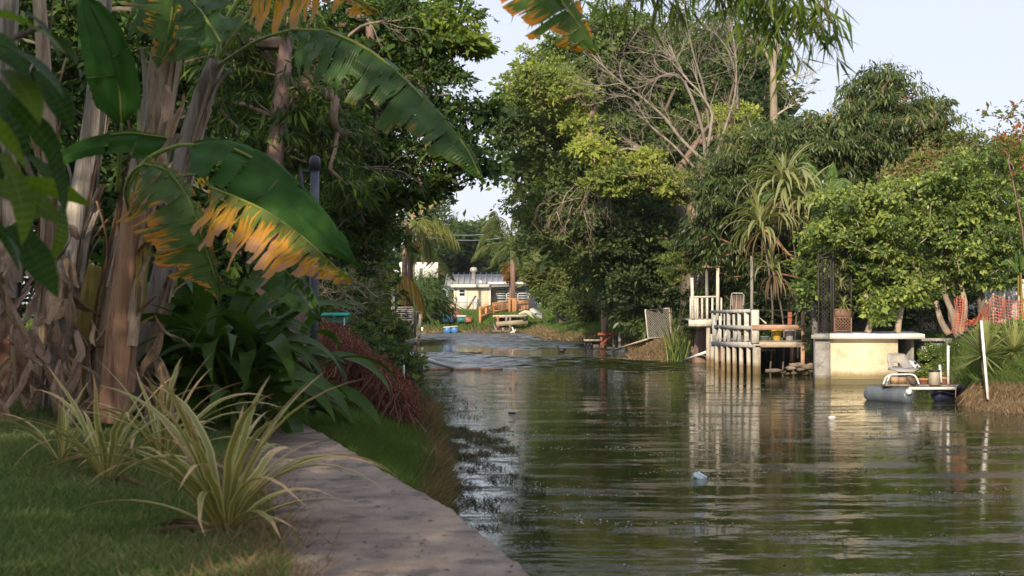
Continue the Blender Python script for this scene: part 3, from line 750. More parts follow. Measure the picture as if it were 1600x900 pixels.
# plant 2: grey stem carrying the big arching leaves
Yc = 13.9
root = thing('banana_plant', W(215, 640, Yc), 'banana plant with grey stem bending right under two long arching dark leaves', 'banana plant', 'banana plants')
stem(root, [W(200, 640, Yc), W(232, 520, Yc), W(262, 400, Yc), W(288, 250, Yc), W(318, 150, Yc), W(340, 95, Yc)], .12, .075, st_grey, 2, 8, [st_grey, st_tan, st_tan])
petiole(root, [W(338, 105, Yc), W(362, 88, Yc - .3), W(405, 62, Yc - .6), W(455, 46, Yc - .8)], .024)
petiole(root, [W(340, 95, Yc), W(350, 40, Yc), W(385, -20, Yc)], .03)
petiole(root, [W(342, 90, Yc), W(375, 40, Yc - .1), W(410, -12, Yc)], .022)
blade(root, [W(455, 46, Yc - .8), W(520, 52, Yc - 1.1), W(590, 88, Yc - 1.3), W(660, 152, Yc - 1.5), W(722, 222, Yc - 1.6), W(757, 288, Yc - 1.6)], (-.1, -.55, -1), (.3, 1, .1), .40, .3, b_tatter, 'very long arching dark green blade notched along its lower side', lobes=22, droop=.55, gap=.22, slant=.12, ragged=.14, seed=7, rt=.016)
blade(root, [W(385, -20, Yc), W(440, -26, Yc - .3), W(520, -20, Yc - .5), W(590, 20, Yc - .5)], (0, -.4, -1), (0, 1, .3), .36, .2, b_brown, 'withered blade hanging in brown strips over the top edge', lobes=14, droop=.5, gap=.6, slant=.1, ragged=.35, seed=8)
# plant 3: low leaves in front of the dark strap leaves
Yd = 12.6
root = thing('banana_plant', W(190, 660, Yd), 'low banana plant whose yellow and orange withered leaves hang over the dark strap leaves', 'banana plant', 'banana plants')
stem(root, [W(178, 660, Yd), W(190, 520, Yd), W(205, 400, Yd), W(212, 310, Yd)], .13, .10, st_pink, 3, 9, [st_pink, st_tan, st_tan, st_ochre])
petiole(root, [W(205, 330, Yd), W(200, 292, Yd - .2), W(232, 248, Yd - .4), W(275, 228, Yd - .5), W(305, 226, Yd - .6)], .026)
blade(root, [W(303, 226, Yd - .6), W(345, 226, Yd - .8), W(405, 254, Yd - 1.), W(470, 310, Yd - 1.2), W(522, 365, Yd - 1.3), W(562, 418, Yd - 1.4)], (-.35, -.9, -.75), (.5, .9, .6), .36, .17, b_green, 'broad smooth dark green blade arching right to a point', lobes=5, droop=.35, gap=.04, slant=.2, ragged=.03, seed=9, rt=.016)
petiole(root, [W(210, 340, Yd), W(225, 300, Yd - .4), W(262, 282, Yd - .6), W(310, 272, Yd - .9), W(330, 295, Yd - 1.)], .018)
blade(root, [W(330, 293, Yd - 1.3), W(362, 306, Yd - 1.5), W(415, 330, Yd - 1.7), W(475, 372, Yd - 1.8), W(525, 418, Yd - 1.9), W(552, 440, Yd - 1.9)], (-.25, -.5, -1), (.3, 1, -.2), .38, 0, b_brown, 'withered orange and brown blade with torn hanging strips', lobes=20, droop=.5, gap=.24, slant=-.05, ragged=.22, seed=10)
petiole(root, [W(208, 350, Yd), W(196, 300, Yd - .5), W(208, 268, Yd - .8), W(226, 256, Yd - 1.)], .018)
blade(root, [W(226, 256, Yd - 1.), W(262, 268, Yd - 1.1), W(296, 315, Yd - 1.2), W(320, 385, Yd - 1.2), W(338, 440, Yd - 1.2), W(341, 472, Yd - 1.2)], (-1, -.3, -.75), (.8, .8, .2), .46, .12, b_orange, 'drooping green blade fringed with bright orange', lobes=22, droop=.6, gap=.16, slant=-.1, ragged=.16, seed=11)
blade(root, [W(395, 385, Yd - .6), W(425, 400, Yd - .7), W(460, 440, Yd - .8), W(502, 502, Yd - .9)], (-.6, -.7, -.8), (.7, .3, .5), .24, .13, b_tatter, 'dark green blade with brown nicks below the withered one', lobes=7, droop=.5, gap=.12, slant=.1, seed=12)
petiole(root, [W(225, 380, Yd), W(290, 350, Yd - .2), W(350, 355, Yd - .5), W(395, 385, Yd - .6)], .02)
blade(root, [W(262, 215, Yd + .2), W(240, 212, Yd + .1), W(190, 208, Yd), W(120, 225, Yd), W(60, 270, Yd)], (.1, -.5, -1), (0, .8, .4), .2, .1, b_green, lobes=4, droop=.5, gap=.06, seed=13)
# the yellow suckers and older grey stems
for (lab, mat, path, r0, r1, sd, ns) in [
    ('short mustard yellow banana stem in front of the reddish one', st_ochre, [(118, 655), (125, 560), (138, 470), (150, 415)], .085, .06, 21, 2),
    ('stout dead grey banana stem second from the left edge', st_grey, [(90, 640), (100, 520), (112, 400), (135, 265), (152, 130), (165, -40)], .13, .07, 22, 16),
    ('slender dead brown banana stem between the two stout grey ones', st_tan, [(55, 640), (64, 540), (74, 440), (80, 320), (72, 160), (58, -40)], .10, .055, 23, 12),
    ('dead banana stem at the left edge of the picture', st_grey, [(-4, 640), (4, 520), (10, 380), (8, 180), (16, -40)], .13, .08, 24, 12),
    ('thin pale grey banana stem, rightmost of the clump at its foot', st_grey, [(208, 640), (226, 560), (250, 480), (268, 410), (285, 350)], .07, .04, 25, 3)]:
    Yq = 13.2 + (sd - 21) * .25
    root = thing('dead_banana_plant', W(path[0][0], 640, Yq), lab, 'banana plant', 'old banana stems')
    stem(root, [W(a, b_, Yq) for a, b_ in path], r0, r1, mat, sd, ns, [mat, mat, st_tan, st_pink] if mat is not st_ochre else [mat])
# curled dead leaves round the foot of the clump: one thing each
def dead_leaf(px, py, Y, L, w, seed, label):
    rs = np.random.default_rng(seed); P = [np.array(list(W(px, py, Y)))]
    d = np.array([rs.normal() * .25, rs.normal() * .3, -1.0]); n = 7
    for k in range(n):
        d = d + rs.normal(size=3) * .22; d /= np.linalg.norm(d); P.append(P[-1] + d * L / n)
    P = np.array(P); mb = MB(); v = []
    for k, p in enumerate(P):
        t = k / n; wd = w * math.sin(math.pi * (.12 + .8 * t)); a = rs.normal() * .4 + seed
        s = np.array([math.cos(a * .3), .4 * math.sin(a), .15]); o = np.array([-.3 * math.sin(a), -1, 0]) * wd * .55
        v += [p - s * wd, p - s * wd * .45 + o * .8, p + o * .2 + s * .02, p + s * wd * .5 + o, p + s * wd * .9 + o * .1]
    q = [(i * 5 + k, i * 5 + k + 1, i * 5 + 6 + k, i * 5 + 5 + k) for i in range(n) for k in range(4)]
    mb.add(v, q); return mb
dl = thing('dead_leaf_skirt', W(60, 640, 13.0), 'skirt of curled tan dead leaves hanging round the foot of the banana clump', 'dead leaves')
rs = random.Random(4)
for k in range(92):
    if k < 66: px, py = rs.uniform(-25, 118), rs.uniform(330, 610)
    elif k < 82: f_ = rs.random(); px, py = 150 + 120 * (1 - f_) + rs.uniform(-22, 26), 120 + 400 * f_
    else: px, py = rs.uniform(120, 250), rs.uniform(520, 615)
    part(dl, 'dead_leaf', dead_leaf(px, py, 12.75 + rs.uniform(-.35, .6), rs.uniform(.28, .75), rs.uniform(.035, .085), k, ''), dryleaf if k % 3 else mb_dead, smooth=True)
for k, (px, py, w) in enumerate([(243, 492, .09), (252, 520, .08)]):
    part(dl, 'dead_leaf', dead_leaf(px, py, 12.7, .42, w, 90 + k, ''), mb_dead, 'pale curled dead leaf hanging right of the stems', smooth=True)

# strap leaves: broad dark glossy blades -----------------------------------
strap_m = bladem('broad strap leaf', (.034, .072, .010), rough=.5, gloss=.15, trans=.25, mid=(.04, .085, .02), ribs=3)
strap_y = bladem('yellowing strap leaf', (.05, .095, .015), (.3, .26, .04), (.3, .17, .06), -.6, rough=.4, trans=.3, mid=(.1, .16, .03), ribs=3)
stt = [arc_leaf(L, w, a0, a1, 12, .18, .45, tw, seed=40 + k, peak=.4) for k, (L, w, a0, a1, tw) in enumerate([
    (1.45, .21, 70, -40, .5), (1.55, .20, 58, -70, -.6), (1.45, .22, 44, -80, .5), (1.3, .21, 28, -75, .8), (1.3, .18, 80, 5, .3), (1.1, .20, 10, -70, -.5), (1.5, .18, 62, -95, .9)])]
st_me = [s.mesh('strap_leaf', strap_m, smooth=True) for s in stt]; sy_me = [s.mesh('strap_leaf', strap_y, smooth=True) for s in stt]
def strap_plant(px, Y, n, sc, label, seed, azr=(0, 6.28)):
    r = random.Random(seed); x = (px - 800) / F * Y
    root = thing('strap_leaf_plant', (x, Y, float(ground_z(x, Y)) - .02), label, 'crinum lily', 'dark strap leaf plants beside the banana clump')
    part(root, 'stem', MB().tube([(x, Y, .7), (x + .02, Y, 1.3)], [.09, .06], 9), st_green, smooth=True)
    for k in range(n):
        az = r.uniform(*azr); t = int(k / n * 7); s = sc * r.uniform(.6, 1.05); h = r.uniform(.1, .75)
        y = r.random() < .1
        inst(root, 'leaf', (sy_me if y else st_me)[[4, 0, 1, 6, 2, 3, 5][t]], (r.uniform(-.25, .25), r.uniform(-.25, .2), h), (r.uniform(-.25, .25), 0, az), (s, s, s), 'yellowing leaf' if y else None)
strap_plant(372, 13.6, 56, .92, 'large dark strap leaf plant whose blades reach over the concrete cap', 1)
strap_plant(312, 14.1, 36, 1.0, 'dark strap leaf plant between the banana stems and the larger one', 2)
strap_plant(420, 14.9, 34, .9, 'dark strap leaf plant at the foot of the grey pole', 3)
strap_plant(270, 14.6, 28, 1.15, 'dark strap leaf plant hard behind the thin grey banana stem', 4)

fm = MB(); C0 = np.array(list(W(319, 284, 12.6)))
leaves(fm, C0 + rng.normal(size=(26, 3)) * .02, rng.normal(size=(26, 3)), rng.normal(size=(26, 3)) + [0, -1, 0], .04, .03, np.ones(26))
solo('flower', fm, surf('yellow petals', (.7, .42, .02), (.8, .55, .04), 5, .5, 0), C0, 'small yellow flower head between the two big banana leaves', 'flower')
# grey pole with a domed cap
pole_m = surf('blue grey painted pipe', (.05, .06, .075), (.08, .095, .115), 6, .45, .12, metal=.3, spots=(.03, .03, .035))
root = thing('pole', W(490, 660, 15.6), 'dark blue grey round pole with domed cap rising from the strap leaves', 'pole')
pz = W(492, 252, 15.6)
part(root, 'shaft', MB().tube([W(489, 665, 15.6), pz], [.045, .045], 16), pole_m, smooth=True)
part(root, 'cap', MB().lathe(pz + Vector((0, 0, -.09)), [(.0, 0), (.058, 0), (.058, .1), (.054, .115), (.038, .14), (.0, .15)], 16), pole_m, smooth=True)
part(root, 'side_bracket', MB().beam(W(468, 267, 15.6), W(490, 268, 15.6), .03, .03).beam(W(470, 266, 15.6), W(474, 310, 15.6), .025, .04), pole_m)

# large soft leaves hanging close to the lens on the left
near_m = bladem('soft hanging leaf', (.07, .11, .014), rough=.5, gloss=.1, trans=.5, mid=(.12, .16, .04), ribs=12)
near_shade = bladem('shade dark hanging leaf', (.02, .05, .010), gloss=.1, rough=.5, trans=.3, mid=(.05, .08, .02), ribs=12)  # dark copy of the soft leaf, shade put into its green
nl = arc_leaf(.42, .15, 0, -50, 10, .12, .5, .3, seed=77, peak=.5); nl1 = nl.mesh('leaf', near_m, smooth=True); nl2 = nl.mesh('leaf', near_shade, smooth=True)
root = thing('broad_leaf_bough', W(-60, 120, 6.0), 'bough of large soft yellow green leaves hanging in at the left edge', 'bough')
part(root, 'branch', MB().tube([W(-160, 0, 6.2), W(-50, 90, 6.1), W(20, 210, 6.0), W(60, 300, 5.9)], [.03, .025, .018, .01], 6).tube([W(-50, 90, 6.1), W(20, 60, 5.9), W(70, 40, 5.9)], [.018, .014, .01], 6), M['bark'])
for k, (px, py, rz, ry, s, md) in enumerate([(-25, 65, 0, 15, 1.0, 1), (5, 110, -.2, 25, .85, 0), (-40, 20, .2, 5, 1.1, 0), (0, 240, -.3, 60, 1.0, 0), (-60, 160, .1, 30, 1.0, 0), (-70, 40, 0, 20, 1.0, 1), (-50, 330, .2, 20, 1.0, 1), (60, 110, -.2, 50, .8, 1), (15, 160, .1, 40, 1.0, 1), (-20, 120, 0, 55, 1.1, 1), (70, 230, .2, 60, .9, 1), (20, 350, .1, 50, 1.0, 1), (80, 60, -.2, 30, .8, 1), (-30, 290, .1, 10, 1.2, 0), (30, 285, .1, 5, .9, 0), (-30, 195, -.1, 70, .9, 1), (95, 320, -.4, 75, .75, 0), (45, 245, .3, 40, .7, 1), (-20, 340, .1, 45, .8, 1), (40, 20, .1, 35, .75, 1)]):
    s *= .72; inst(root, 'leaf', nl2 if md else nl1, Vector(W(px, py, 4.6 + .06 * k)) - wloc(root), (0.9 * math.sin(k * 3), R(ry), rz + .5 * math.sin(k * 5)), (s, s, s), 'leaf with shade put into its dark colour' if md else None)

# lawn --------------------------------------------------------------------
def seawall_in(y): return np.interp(y, [p[1] for p in inn], [p[0] for p in inn])
N = 120000
yy = 5.9 + 11 * rng.random(N) ** 1.25; xx = np.where(True, seawall_in(yy) + .015 - rng.random(N) ** 1.0 * (yy * .36 + seawall_in(yy) + .25).clip(.3, 6), 0)
k = (xx / yy > -.36); xx, yy = xx[k], yy[k]
nn = rng.random(len(xx)); patch_ = .5 + .5 * np.sin(xx * 3.1 + yy) * np.cos(yy * 2.3 - xx)
gb = MB(); grass(gb, np.column_stack([xx, yy]), ground_z(xx, yy) - .005, .03 + .055 * rng.random(len(xx)) ** 1.6 + .02 * patch_, .0036 + .002 * rng.random((len(xx), 1)), .15 + .25 * patch_ + .6 * nn ** 1.5, 1.0)
solo('lawn_grass', gb, M['lawn'], (-3, 10, .8), 'short green lawn grass between the bromeliads and the concrete cap', 'grass', kind='stuff')
for k, (px, py, lab) in enumerate([(8, 792, 'reddish dead leaf curled on the lawn at the left edge'), (120, 862, 'small tan dead leaf on the lawn near the lower left corner'), (300, 872, 'crumpled tan dead leaf on the lawn below the largest bromeliad'), (352, 868, 'reddish dead leaf below the foot of the largest bromeliad'), (590, 893, 'pale crumpled dead leaf on the concrete cap at the bottom edge'), (250, 700, 'tan dead leaf on the lawn among the bromeliads'), (40, 690, 'thin dead leaf on the lawn before the dead leaf skirt')]):
    c = G(px, py, .84); mbd = dead_leaf(px, py, c.y, .12, .02, 200 + k, ''); V0 = mbd.v[0] - np.array(list(c)); V0 = V0[:, [2, 0, 1]] * [1, 1, .35]; mbd.v[0] = V0 + np.array([c.x, c.y, max(float(ground_z(c.x, c.y)), .8 if px > 500 else .7) + .035])
    solo('dead_leaf', mbd, mb_dead, (c.x, c.y, .85), lab, 'dead leaf')
gb = MB(); N = 5200
yy = 6.1 + 5.5 * rng.random(N); xx = seawall_in(yy) - .12 + .17 * rng.normal(size=N) - .04
grass(gb, np.column_stack([xx, yy]), np.maximum(ground_z(xx, yy), .74), .05 + .12 * rng.random(N) ** 2, .003, .2 + .8 * rng.random(N), 1.3)
solo('edge_tufts', gb, M['straw'], (-1.2, 7, .8), 'dry tan grass tufts fringing the inner edge of the concrete cap', 'grass', kind='stuff')
# longer grass on the bank beyond the wall
N = 60000
yy = 9.2 + 17 * rng.random(N) ** 1.4; so = np.interp(yy, [p[1] for p in out] + [18, 30], [p[0] for p in out] + [-3.2, -4.2]); sh = np.interp(yy, LX[:, 0], LX[:, 1])
xx = so + .03 + rng.random(N) * np.maximum(.06, sh - .02 - so)
zz = ground_z(xx, yy); e = (sh - xx); dry = np.exp(-np.maximum(e, 0) / .22) * (rng.random(N) < .75)
h = (.07 + .12 * rng.random(N)) * (1 + .5 * dry); k = zz > .02
gb = MB(); grass(gb, np.column_stack([xx, yy])[k], zz[k] - .01, h[k], .0042, (.15 + .5 * rng.random(N))[k], .7)
solo('bank_grass', gb, M['bankgrass'], (-1.2, 12, .7), 'bright green longer grass on the bank outside the seawall', 'grass', kind='stuff')
N = 9000
yy = 9.6 + 14 * rng.random(N) ** 1.3; sh = np.interp(yy, LX[:, 0], LX[:, 1]); xx = sh + .06 * rng.normal(size=N) - .12
gb = MB(); grass(gb, np.column_stack([xx, yy]), np.maximum(ground_z(xx, yy), -.02), .12 + .22 * rng.random(N), .0035, rng.random(N) * .8, 1.1)
solo('dry_reeds', gb, M['straw'], (-.5, 12, .1), 'dry brown reeds along the foot of the grassy bank', 'reeds', kind='stuff')
# weed standing in the shallow water
gb = MB()
def weeds(n, y0, y1, w0, w1, h, lo, hi, th):
    yy = y0 + (y1 - y0) * rng.random(n); sh = np.interp(yy, LX[:, 0], LX[:, 1]); f = rng.random(n) ** 1.5; wd = np.interp(yy, [y0, y1], [w0, w1]); xx = sh + f * wd
    cl = np.sin(xx * 7.1 + yy * 1.9) + np.sin(yy * 3.7 - xx * 6) + .8 * np.sin(xx * 15 + yy * 5) + .6 * np.sin(yy * 9 + xx * 3)
    k = cl + (1 - f) * 1.2 > th; xx, yy = xx[k], yy[k]; m = len(xx)
    grass(gb, np.column_stack([xx, yy]), np.full(m, -.015), h * (.35 + rng.random(m)), .0032, lo + (hi - lo) * rng.random(m), 1.9)
weeds(9000, 10.5, 19.5, .8, 1.15, .08, 0, .6, .9)
weeds(8000, 19.5, 24.5, 1.0, 1.15, .10, .45, 1, .3)
weeds(3000, 26, 40, .9, 1.1, .13, .2, .9, .6)
solo('water_weed', gb, M['weed'], (0, 12, 0), 'sparse olive weed standing out of the shallow water by the left bank', 'water weed', kind='stuff')

# mound of dead red-brown vines ---------------------------------------------
root = thing('dead_vine_mound', (-2.2, 18.5, .3), 'mound of dead reddish brown vines sloping to the water', 'vines')
th = MB(); rl = MB(); tops = []
N = 1900
for k in range(N):
    u = random.random(); px = 508 + 132 * u + random.gauss(0, 6); Y = 17.6 + 4.2 * random.random() - 1.0 * u
    ytop = 510 + 105 * u ** 1.1 + random.gauss(0, 6) + (Y - 19) * -3
    p = Vector(W(px, ytop, Y)); L = random.uniform(.3, .85) * (1 - .35 * u); d = Vector((random.gauss(.1, .35), random.gauss(-.45, .3), -1)).normalized(); pts = [p.copy()]
    for s in range(4):
        d = (d + Vector((random.gauss(0, .28), random.gauss(0, .28), -.12))).normalized(); p = p + d * L / 4; pts.append(p.copy())
    th.tube(pts, .0055, 3, cap=False); th.d[-1][:, 2] = min(1, max(0, random.gauss(.45, .25)))
    tops += pts[:3]
part(root, 'vine_strands', th, M['thatch'], kind='stuff')
T3 = np.array([list(p) for p in tops]); sel = rng.integers(0, len(T3), 11000); n = len(sel)
sel = sel[(rng.random(n) < (.25 + .75 * ((T3[sel][:, 0] + 3) / 2).clip(0, 1)))]; n = len(sel)
leaves(rl, T3[sel] + rng.normal(size=(n, 3)) * .05, rng.normal(size=(n, 3)), rng.normal(size=(n, 3)) + [0, -.5, .8], .035, .022, rng.random(n))
part(root, 'leaves', rl, M['leaf_red'], kind='stuff')
# ================================================================== BUILT THINGS
wood_grey = surf('silvered wood', (.16, .15, .14), (.34, .32, .29), 7, .9, .6, stretch=(1, 1, .25), spots=(.08, .07, .06), spot_scale=4, fine=50)
wood_beige = surf('sun bleached wood', (.34, .28, .2), (.5, .43, .33), 7, .85, .5, stretch=(.3, 1, 1), spots=(.2, .14, .09), spot_scale=5, fine=50)
wood_orange = surf('fresh orange timber', (.40, .19, .07), (.55, .29, .12), 6, .8, .3, stretch=(1, 1, .2), fine=40, var=.2)
wood_salmon = surf('weathered pink timber', (.42, .25, .17), (.55, .36, .26), 6, .85, .4, stretch=(.2, 1, 1), spots=(.25, .15, .1), spot_scale=5, var=.05)
pile_m = surf('salt stained piling', (.36, .33, .27), (.55, .5, .42), 6, .9, .6, stretch=(1, 1, .3), spots=(.2, .12, .07), spot_scale=5, spot_amt=.7, tide=(.36, (.16, .11, .045)), var=.12)
paint_w = surf('flaking white paint', (.58, .56, .49), (.74, .72, .64), 6, .7, .3, spots=(.3, .26, .2), spot_scale=7, spot_amt=.55, fine=40, var=.06)
paint_g = surf('flaking grey white paint', (.36, .37, .36), (.55, .55, .52), 6, .8, .4, stretch=(1, 1, .5), spots=(.17, .16, .14), spot_scale=6, spot_amt=.75, fine=40, var=.12)
white = surf('white paint', (.70, .69, .64), (.8, .79, .74), 4, .6, .1, var=.03)
plastic_w = surf('white plastic', (.74, .74, .74), (.82, .82, .82), 4, .4, .05, var=.03)
cream = surf('cream render', (.62, .53, .36), (.74, .66, .48), 2.5, .9, .3, spots=(.40, .31, .19), spot_scale=3.4, spot_amt=.55, fine=30, tide=(.36, (.2, .16, .07)), var=.02)
cream_h = surf('cream house wall', (.68, .58, .42), (.76, .66, .5), 2, .9, .1, var=.02)
conc_g = surf('grey concrete', (.22, .215, .2), (.36, .35, .33), 5, .95, .6, spots=(.12, .11, .1), spot_scale=4, fine=40, tide=(.25, (.13, .11, .05)), var=.05)
conc_blue = surf('bluish concrete block', (.22, .24, .26), (.34, .36, .38), 4, .95, .5, spots=(.14, .14, .13), spot_scale=3, tide=(.2, (.12, .10, .06)), var=.08)
roof_m = surf('pale roof sheet', (.24, .24, .25), (.36, .36, .37), 3, .8, .2, stretch=(.4, 2, 2), spots=(.22, .21, .21), spot_scale=2, var=.06)
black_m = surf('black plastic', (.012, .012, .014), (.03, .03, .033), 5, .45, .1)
iron = surf('black iron', (.02, .02, .02), (.05, .045, .04), 8, .6, .2, var=.1)
rust = surf('rusty iron', (.16, .085, .055), (.28, .17, .12), 10, .8, .3)
galv = surf('galvanised pipe', (.40, .38, .36), (.55, .53, .5), 9, .5, .15, metal=.3)
blue_p = surf('blue plastic drum', (.04, .15, .42), (.07, .22, .5), 4, .4, .1, var=.08)
red_w = surf('red stained timber', (.28, .08, .05), (.4, .14, .09), 8, .8, .4)
rock_m = surf('shore stone', (.1, .085, .06), (.26, .21, .15), 6, .95, .8, fine=25, tide=(.12, (.09, .07, .035)))
terra = surf('terracotta', (.42, .17, .1), (.5, .24, .15), 8, .8, .2)
glass_d, _nt, _b = newmat('dark window glass'); _b.inputs['Base Color'].default_value = (.02, .025, .03, 1); _b.inputs['Roughness'].default_value = .08

# ---- far bank: the house ---------------------------------------------------
HY = 122.0
def H(px, py, dy=0): return W(px, py, HY + dy)
root = thing('house', (H(760, 486).x, HY, 1.2), 'cream single storey house with pale roof and white door at the canal end', 'house')
gz = 1.15
def hb(name, px0, px1, py0, py1, y0, y1, mat, label=None, r=None):
    a = H(px0, py1); b_ = H(px1, py0)
    return part(r or root, name, MB().box(((a.x + b_.x) / 2, HY + (y0 + y1) / 2, (a.z + b_.z) / 2), (b_.x - a.x, y1 - y0, b_.z - a.z)), mat, label)
hb('wall', 710, 766, 449, 492, 0, 6, cream_h, 'cream front wall')
hb('wall', 766.2, 840, 446, 492, 2.2, 8, surf('shade lilac wall', (.33, .32, .33), (.42, .41, .42), 2, .9, .1), 'recessed wall with its shade put in as grey')  # the recess lies in shade; that shade is painted in as lilac grey
hb('wall', 699, 709.8, 452, 490, 1.5, 6, cream_h)
for (x0, x1) in ((709, 711.2), (764.2, 766.6)): hb('corner_board', x0, x1, 449.5, 491, -.06, -.003, white)
# roof: slopes up and away from the eaves
def slab(pts, th=.15):
    p = [Vector(q) for q in pts]; n = (p[1] - p[0]).cross(p[3] - p[0]).normalized() * th
    return MB().add([list(q) for q in p] + [list(q - n) for q in p], BOXQ)
e0 = H(697, 450); e1 = H(842, 446)
zr = H(0, 430, 4.5).z
part(root, 'roof', slab([(H(694, 0).x, HY + .6, H(0, 449).z), (H(845, 0).x, HY + .6, H(0, 443).z), (H(845, 0).x, HY + 5.5, zr + .1), (H(693, 0).x, HY + 5.5, zr + .1)]), roof_m)
for k in range(17):
    x = H(695 + k * 9, 0).x
    part(root, 'roof_seam', MB().beam((x, HY + .62, H(0, 449).z + .17 + (k * .018)), (x, HY + 5.4, zr + .25), .05, .05), roof_m)
hb('fascia', 705, 764.8, 444.6, 449.2, -.75, -.55, white)
part(root, 'porch_roof', slab([(H(705, 0).x, HY - .7, H(0, 445.2).z), (H(765, 0).x, HY - .7, H(0, 445.2).z), (H(765, 0).x, HY + 1.2, H(0, 443).z), (H(705, 0).x, HY + 1.2, H(0, 443).z)], .08), roof_m)
hb('fascia', 763, 842, 440.6, 443.8, .3, .5, white)
hb('fascia', 697, 706, 450, 452.5, .5, .7, white)
v = part(root, 'roof_vent', MB().lathe(H(740, 430.5, 4), [(.17, -.4), (.17, .3), (.3, .33), (.3, .55), (.2, .68), (0, .7)], 12), galv)
for px in (751,): part(root, 'vent_pipe', MB().tube([H(px, 444, 1.2), H(px, 438.5, 1.2)], [.1, .1], 8), white)
d = hb('door', 714.5, 730.5, 450, 484.5, -.08, -.004, white, 'white back door')
hb('window', 718, 726, 452.8, 462, -.12, -.085, glass_d, None, d)
hb('sash', 717.6, 726.4, 456.9, 458, -.15, -.125, white, None, d)
hb('wall_panel', 741, 746.5, 466.5, 484.5, -.5, -.1, white, 'white cabinet against the wall')
def hwin(x0, x1, y0, y1):
    f = hb('window', x0, x1, y0, y1, 2.1, 2.19, white)
    hb('pane', x0 + .7, x1 - .7, y0 + .7, y1 - .7, 2.06, 2.095, glass_d, None, f)
    n = 5
    for k in range(n):
        yy = y0 + 1.2 + (y1 - y0 - 2) * (k + .35) / n
        a = H(x0 + .9, yy, 2); b_ = H(x1 - .9, yy, 2)
        part(f, 'louvre', MB().box(((a.x + b_.x) / 2, HY + 1.96, a.z), (b_.x - a.x, .16, .05), Matrix.Rotation(R(35), 3, 'X')), surf('louvre glass', (.38, .42, .46), (.5, .54, .58), 3, .3, 0) if k == 0 and 'lou' not in M else M['lou'])
        if 'lou' not in M: M['lou'] = bpy.data.materials['louvre glass']
for (x0, x1) in ((774.5, 790), (791.2, 808), (809.4, 824)): hwin(x0, x1, 448, 469)
# white boundary wall behind the palm, left
root = thing('boundary_wall', W(650, 420, 118), 'white wall seen behind the gold palm beyond the far bank', 'wall')
part(root, 'wall_panel', MB().box(W(650, 422, 118), (3.4, .3, 1.2)), white)
part(root, 'post', MB().tube([W(653, 470, 117), W(653, 413, 117)], [.12, .12], 8), white)
# pale utility pole
root = thing('utility_pole', W(645, 500, 104), 'tall pale utility pole behind the gold palm', 'pole')
part(root, 'shaft', MB().tube([W(645, 500, 104), W(645, 285, 104)], [.15, .12], 10), M["barkpale"], smooth=True)
for k, (pa, pb) in enumerate([((560, 340), (840, 349)), ((560, 348), (850, 357))]):
    a = W(*pa, 106); b_ = W(*pb, 150); pts = [a.lerp(b_, t) + Vector((0, 0, -1.2 * math.sin(math.pi * t))) for t in np.linspace(0, 1, 14)]
    solo('power_line', MB().tube(pts, .03, 4), galv, a, ['upper of the two thin wires crossing the gap of sky over the house', 'lower of the two thin wires crossing the gap of sky over the house'][k], 'wire')

# wooden fence, three runs, on the far bank
FY = 108.0
root = thing('wooden_fence', W(770, 500, FY), 'fresh orange board fence on the far bank before the house', 'fence')
board_me = MB().box((0, 0, .5), (.145, .03, 1)).mesh('board', wood_orange)
def boards(x0, yt0, yb0, x1, yt1, yb1, Ya, Yb_, n):
    for k in range(n):
        t = (k + .5) / n; Y = Ya + (Yb_ - Ya) * t; px = x0 + (x1 - x0) * t; a = W(px, yb0 + (yb1 - yb0) * t, Y); b_ = W(px, yt0 + (yt1 - yt0) * t + random.uniform(-.3, .3), Y)
        wpx = abs(x1 - x0) / n * Y / F
        inst(root, 'board', board_me, a - Vector(root.location), (0, random.uniform(-.01, .01), math.atan2(Yb_ - Ya, (x1 - x0) * Y / F) * .6), (wpx / .145 * .95, 1, b_.z - a.z))
boards(749, 481, 517, 760, 476, 506, 102, 104, 5)
boards(760.5, 478, 506, 796, 471, 496, 104.2, 108, 15)
boards(796, 466, 494, 807, 466, 494, 107, 107, 5)
boards(807, 470, 492, 826, 469, 490, 108, 109, 8)
for (px, y0, y1, Y) in ((750, 479, 520, 101.6), (759.5, 475, 510, 103.4), (770.5, 473, 505, 104.8), (796, 465, 498, 106.6)):
    plank(root, W(px, y1, Y), W(px, y0, Y), .16, .12, wood_orange, 'post')
for (xa, ya, Y1, xb, yb, Y2) in ((750, 482, 101.5, 769, 477, 104.5), (750, 494, 101.5, 769, 488, 104.5), (771, 474, 104.7, 796, 471.5, 107), (771, 486, 104.7, 796, 484, 107), (806, 472, 107.5, 826, 470, 108.6), (806, 485, 107.5, 826, 483, 108.6)):
    plank(root, W(xa, ya, Y1), W(xb, yb, Y2), .06, .09, wood_orange, 'rail')
# chain-link posts in front of house
root = thing('wire_fence', W(735, 492, 112), 'low wire fence with thin grey posts before the cream house', 'fence')
for px in (739, 743, 716): part(root, 'post', MB().tube([W(px, 494, 112), W(px, 471, 112)], [.05, .05], 6), galv)
part(root, 'top_wire', MB().tube([W(705, 472.5, 112), W(752, 472.5, 112)], [.025, .025], 4), galv)
root = thing('fallen_pole', W(730, 486, 113), 'dark pole leaning over a red base before the white door', 'pole')
part(root, 'shaft', MB().tube([W(729, 485, 113), W(743.5, 462, 113)], [.08, .08], 6), M['bark'])
part(root, 'base', MB().box(W(735, 486, 113), (1.3, .3, .18)), red_w)

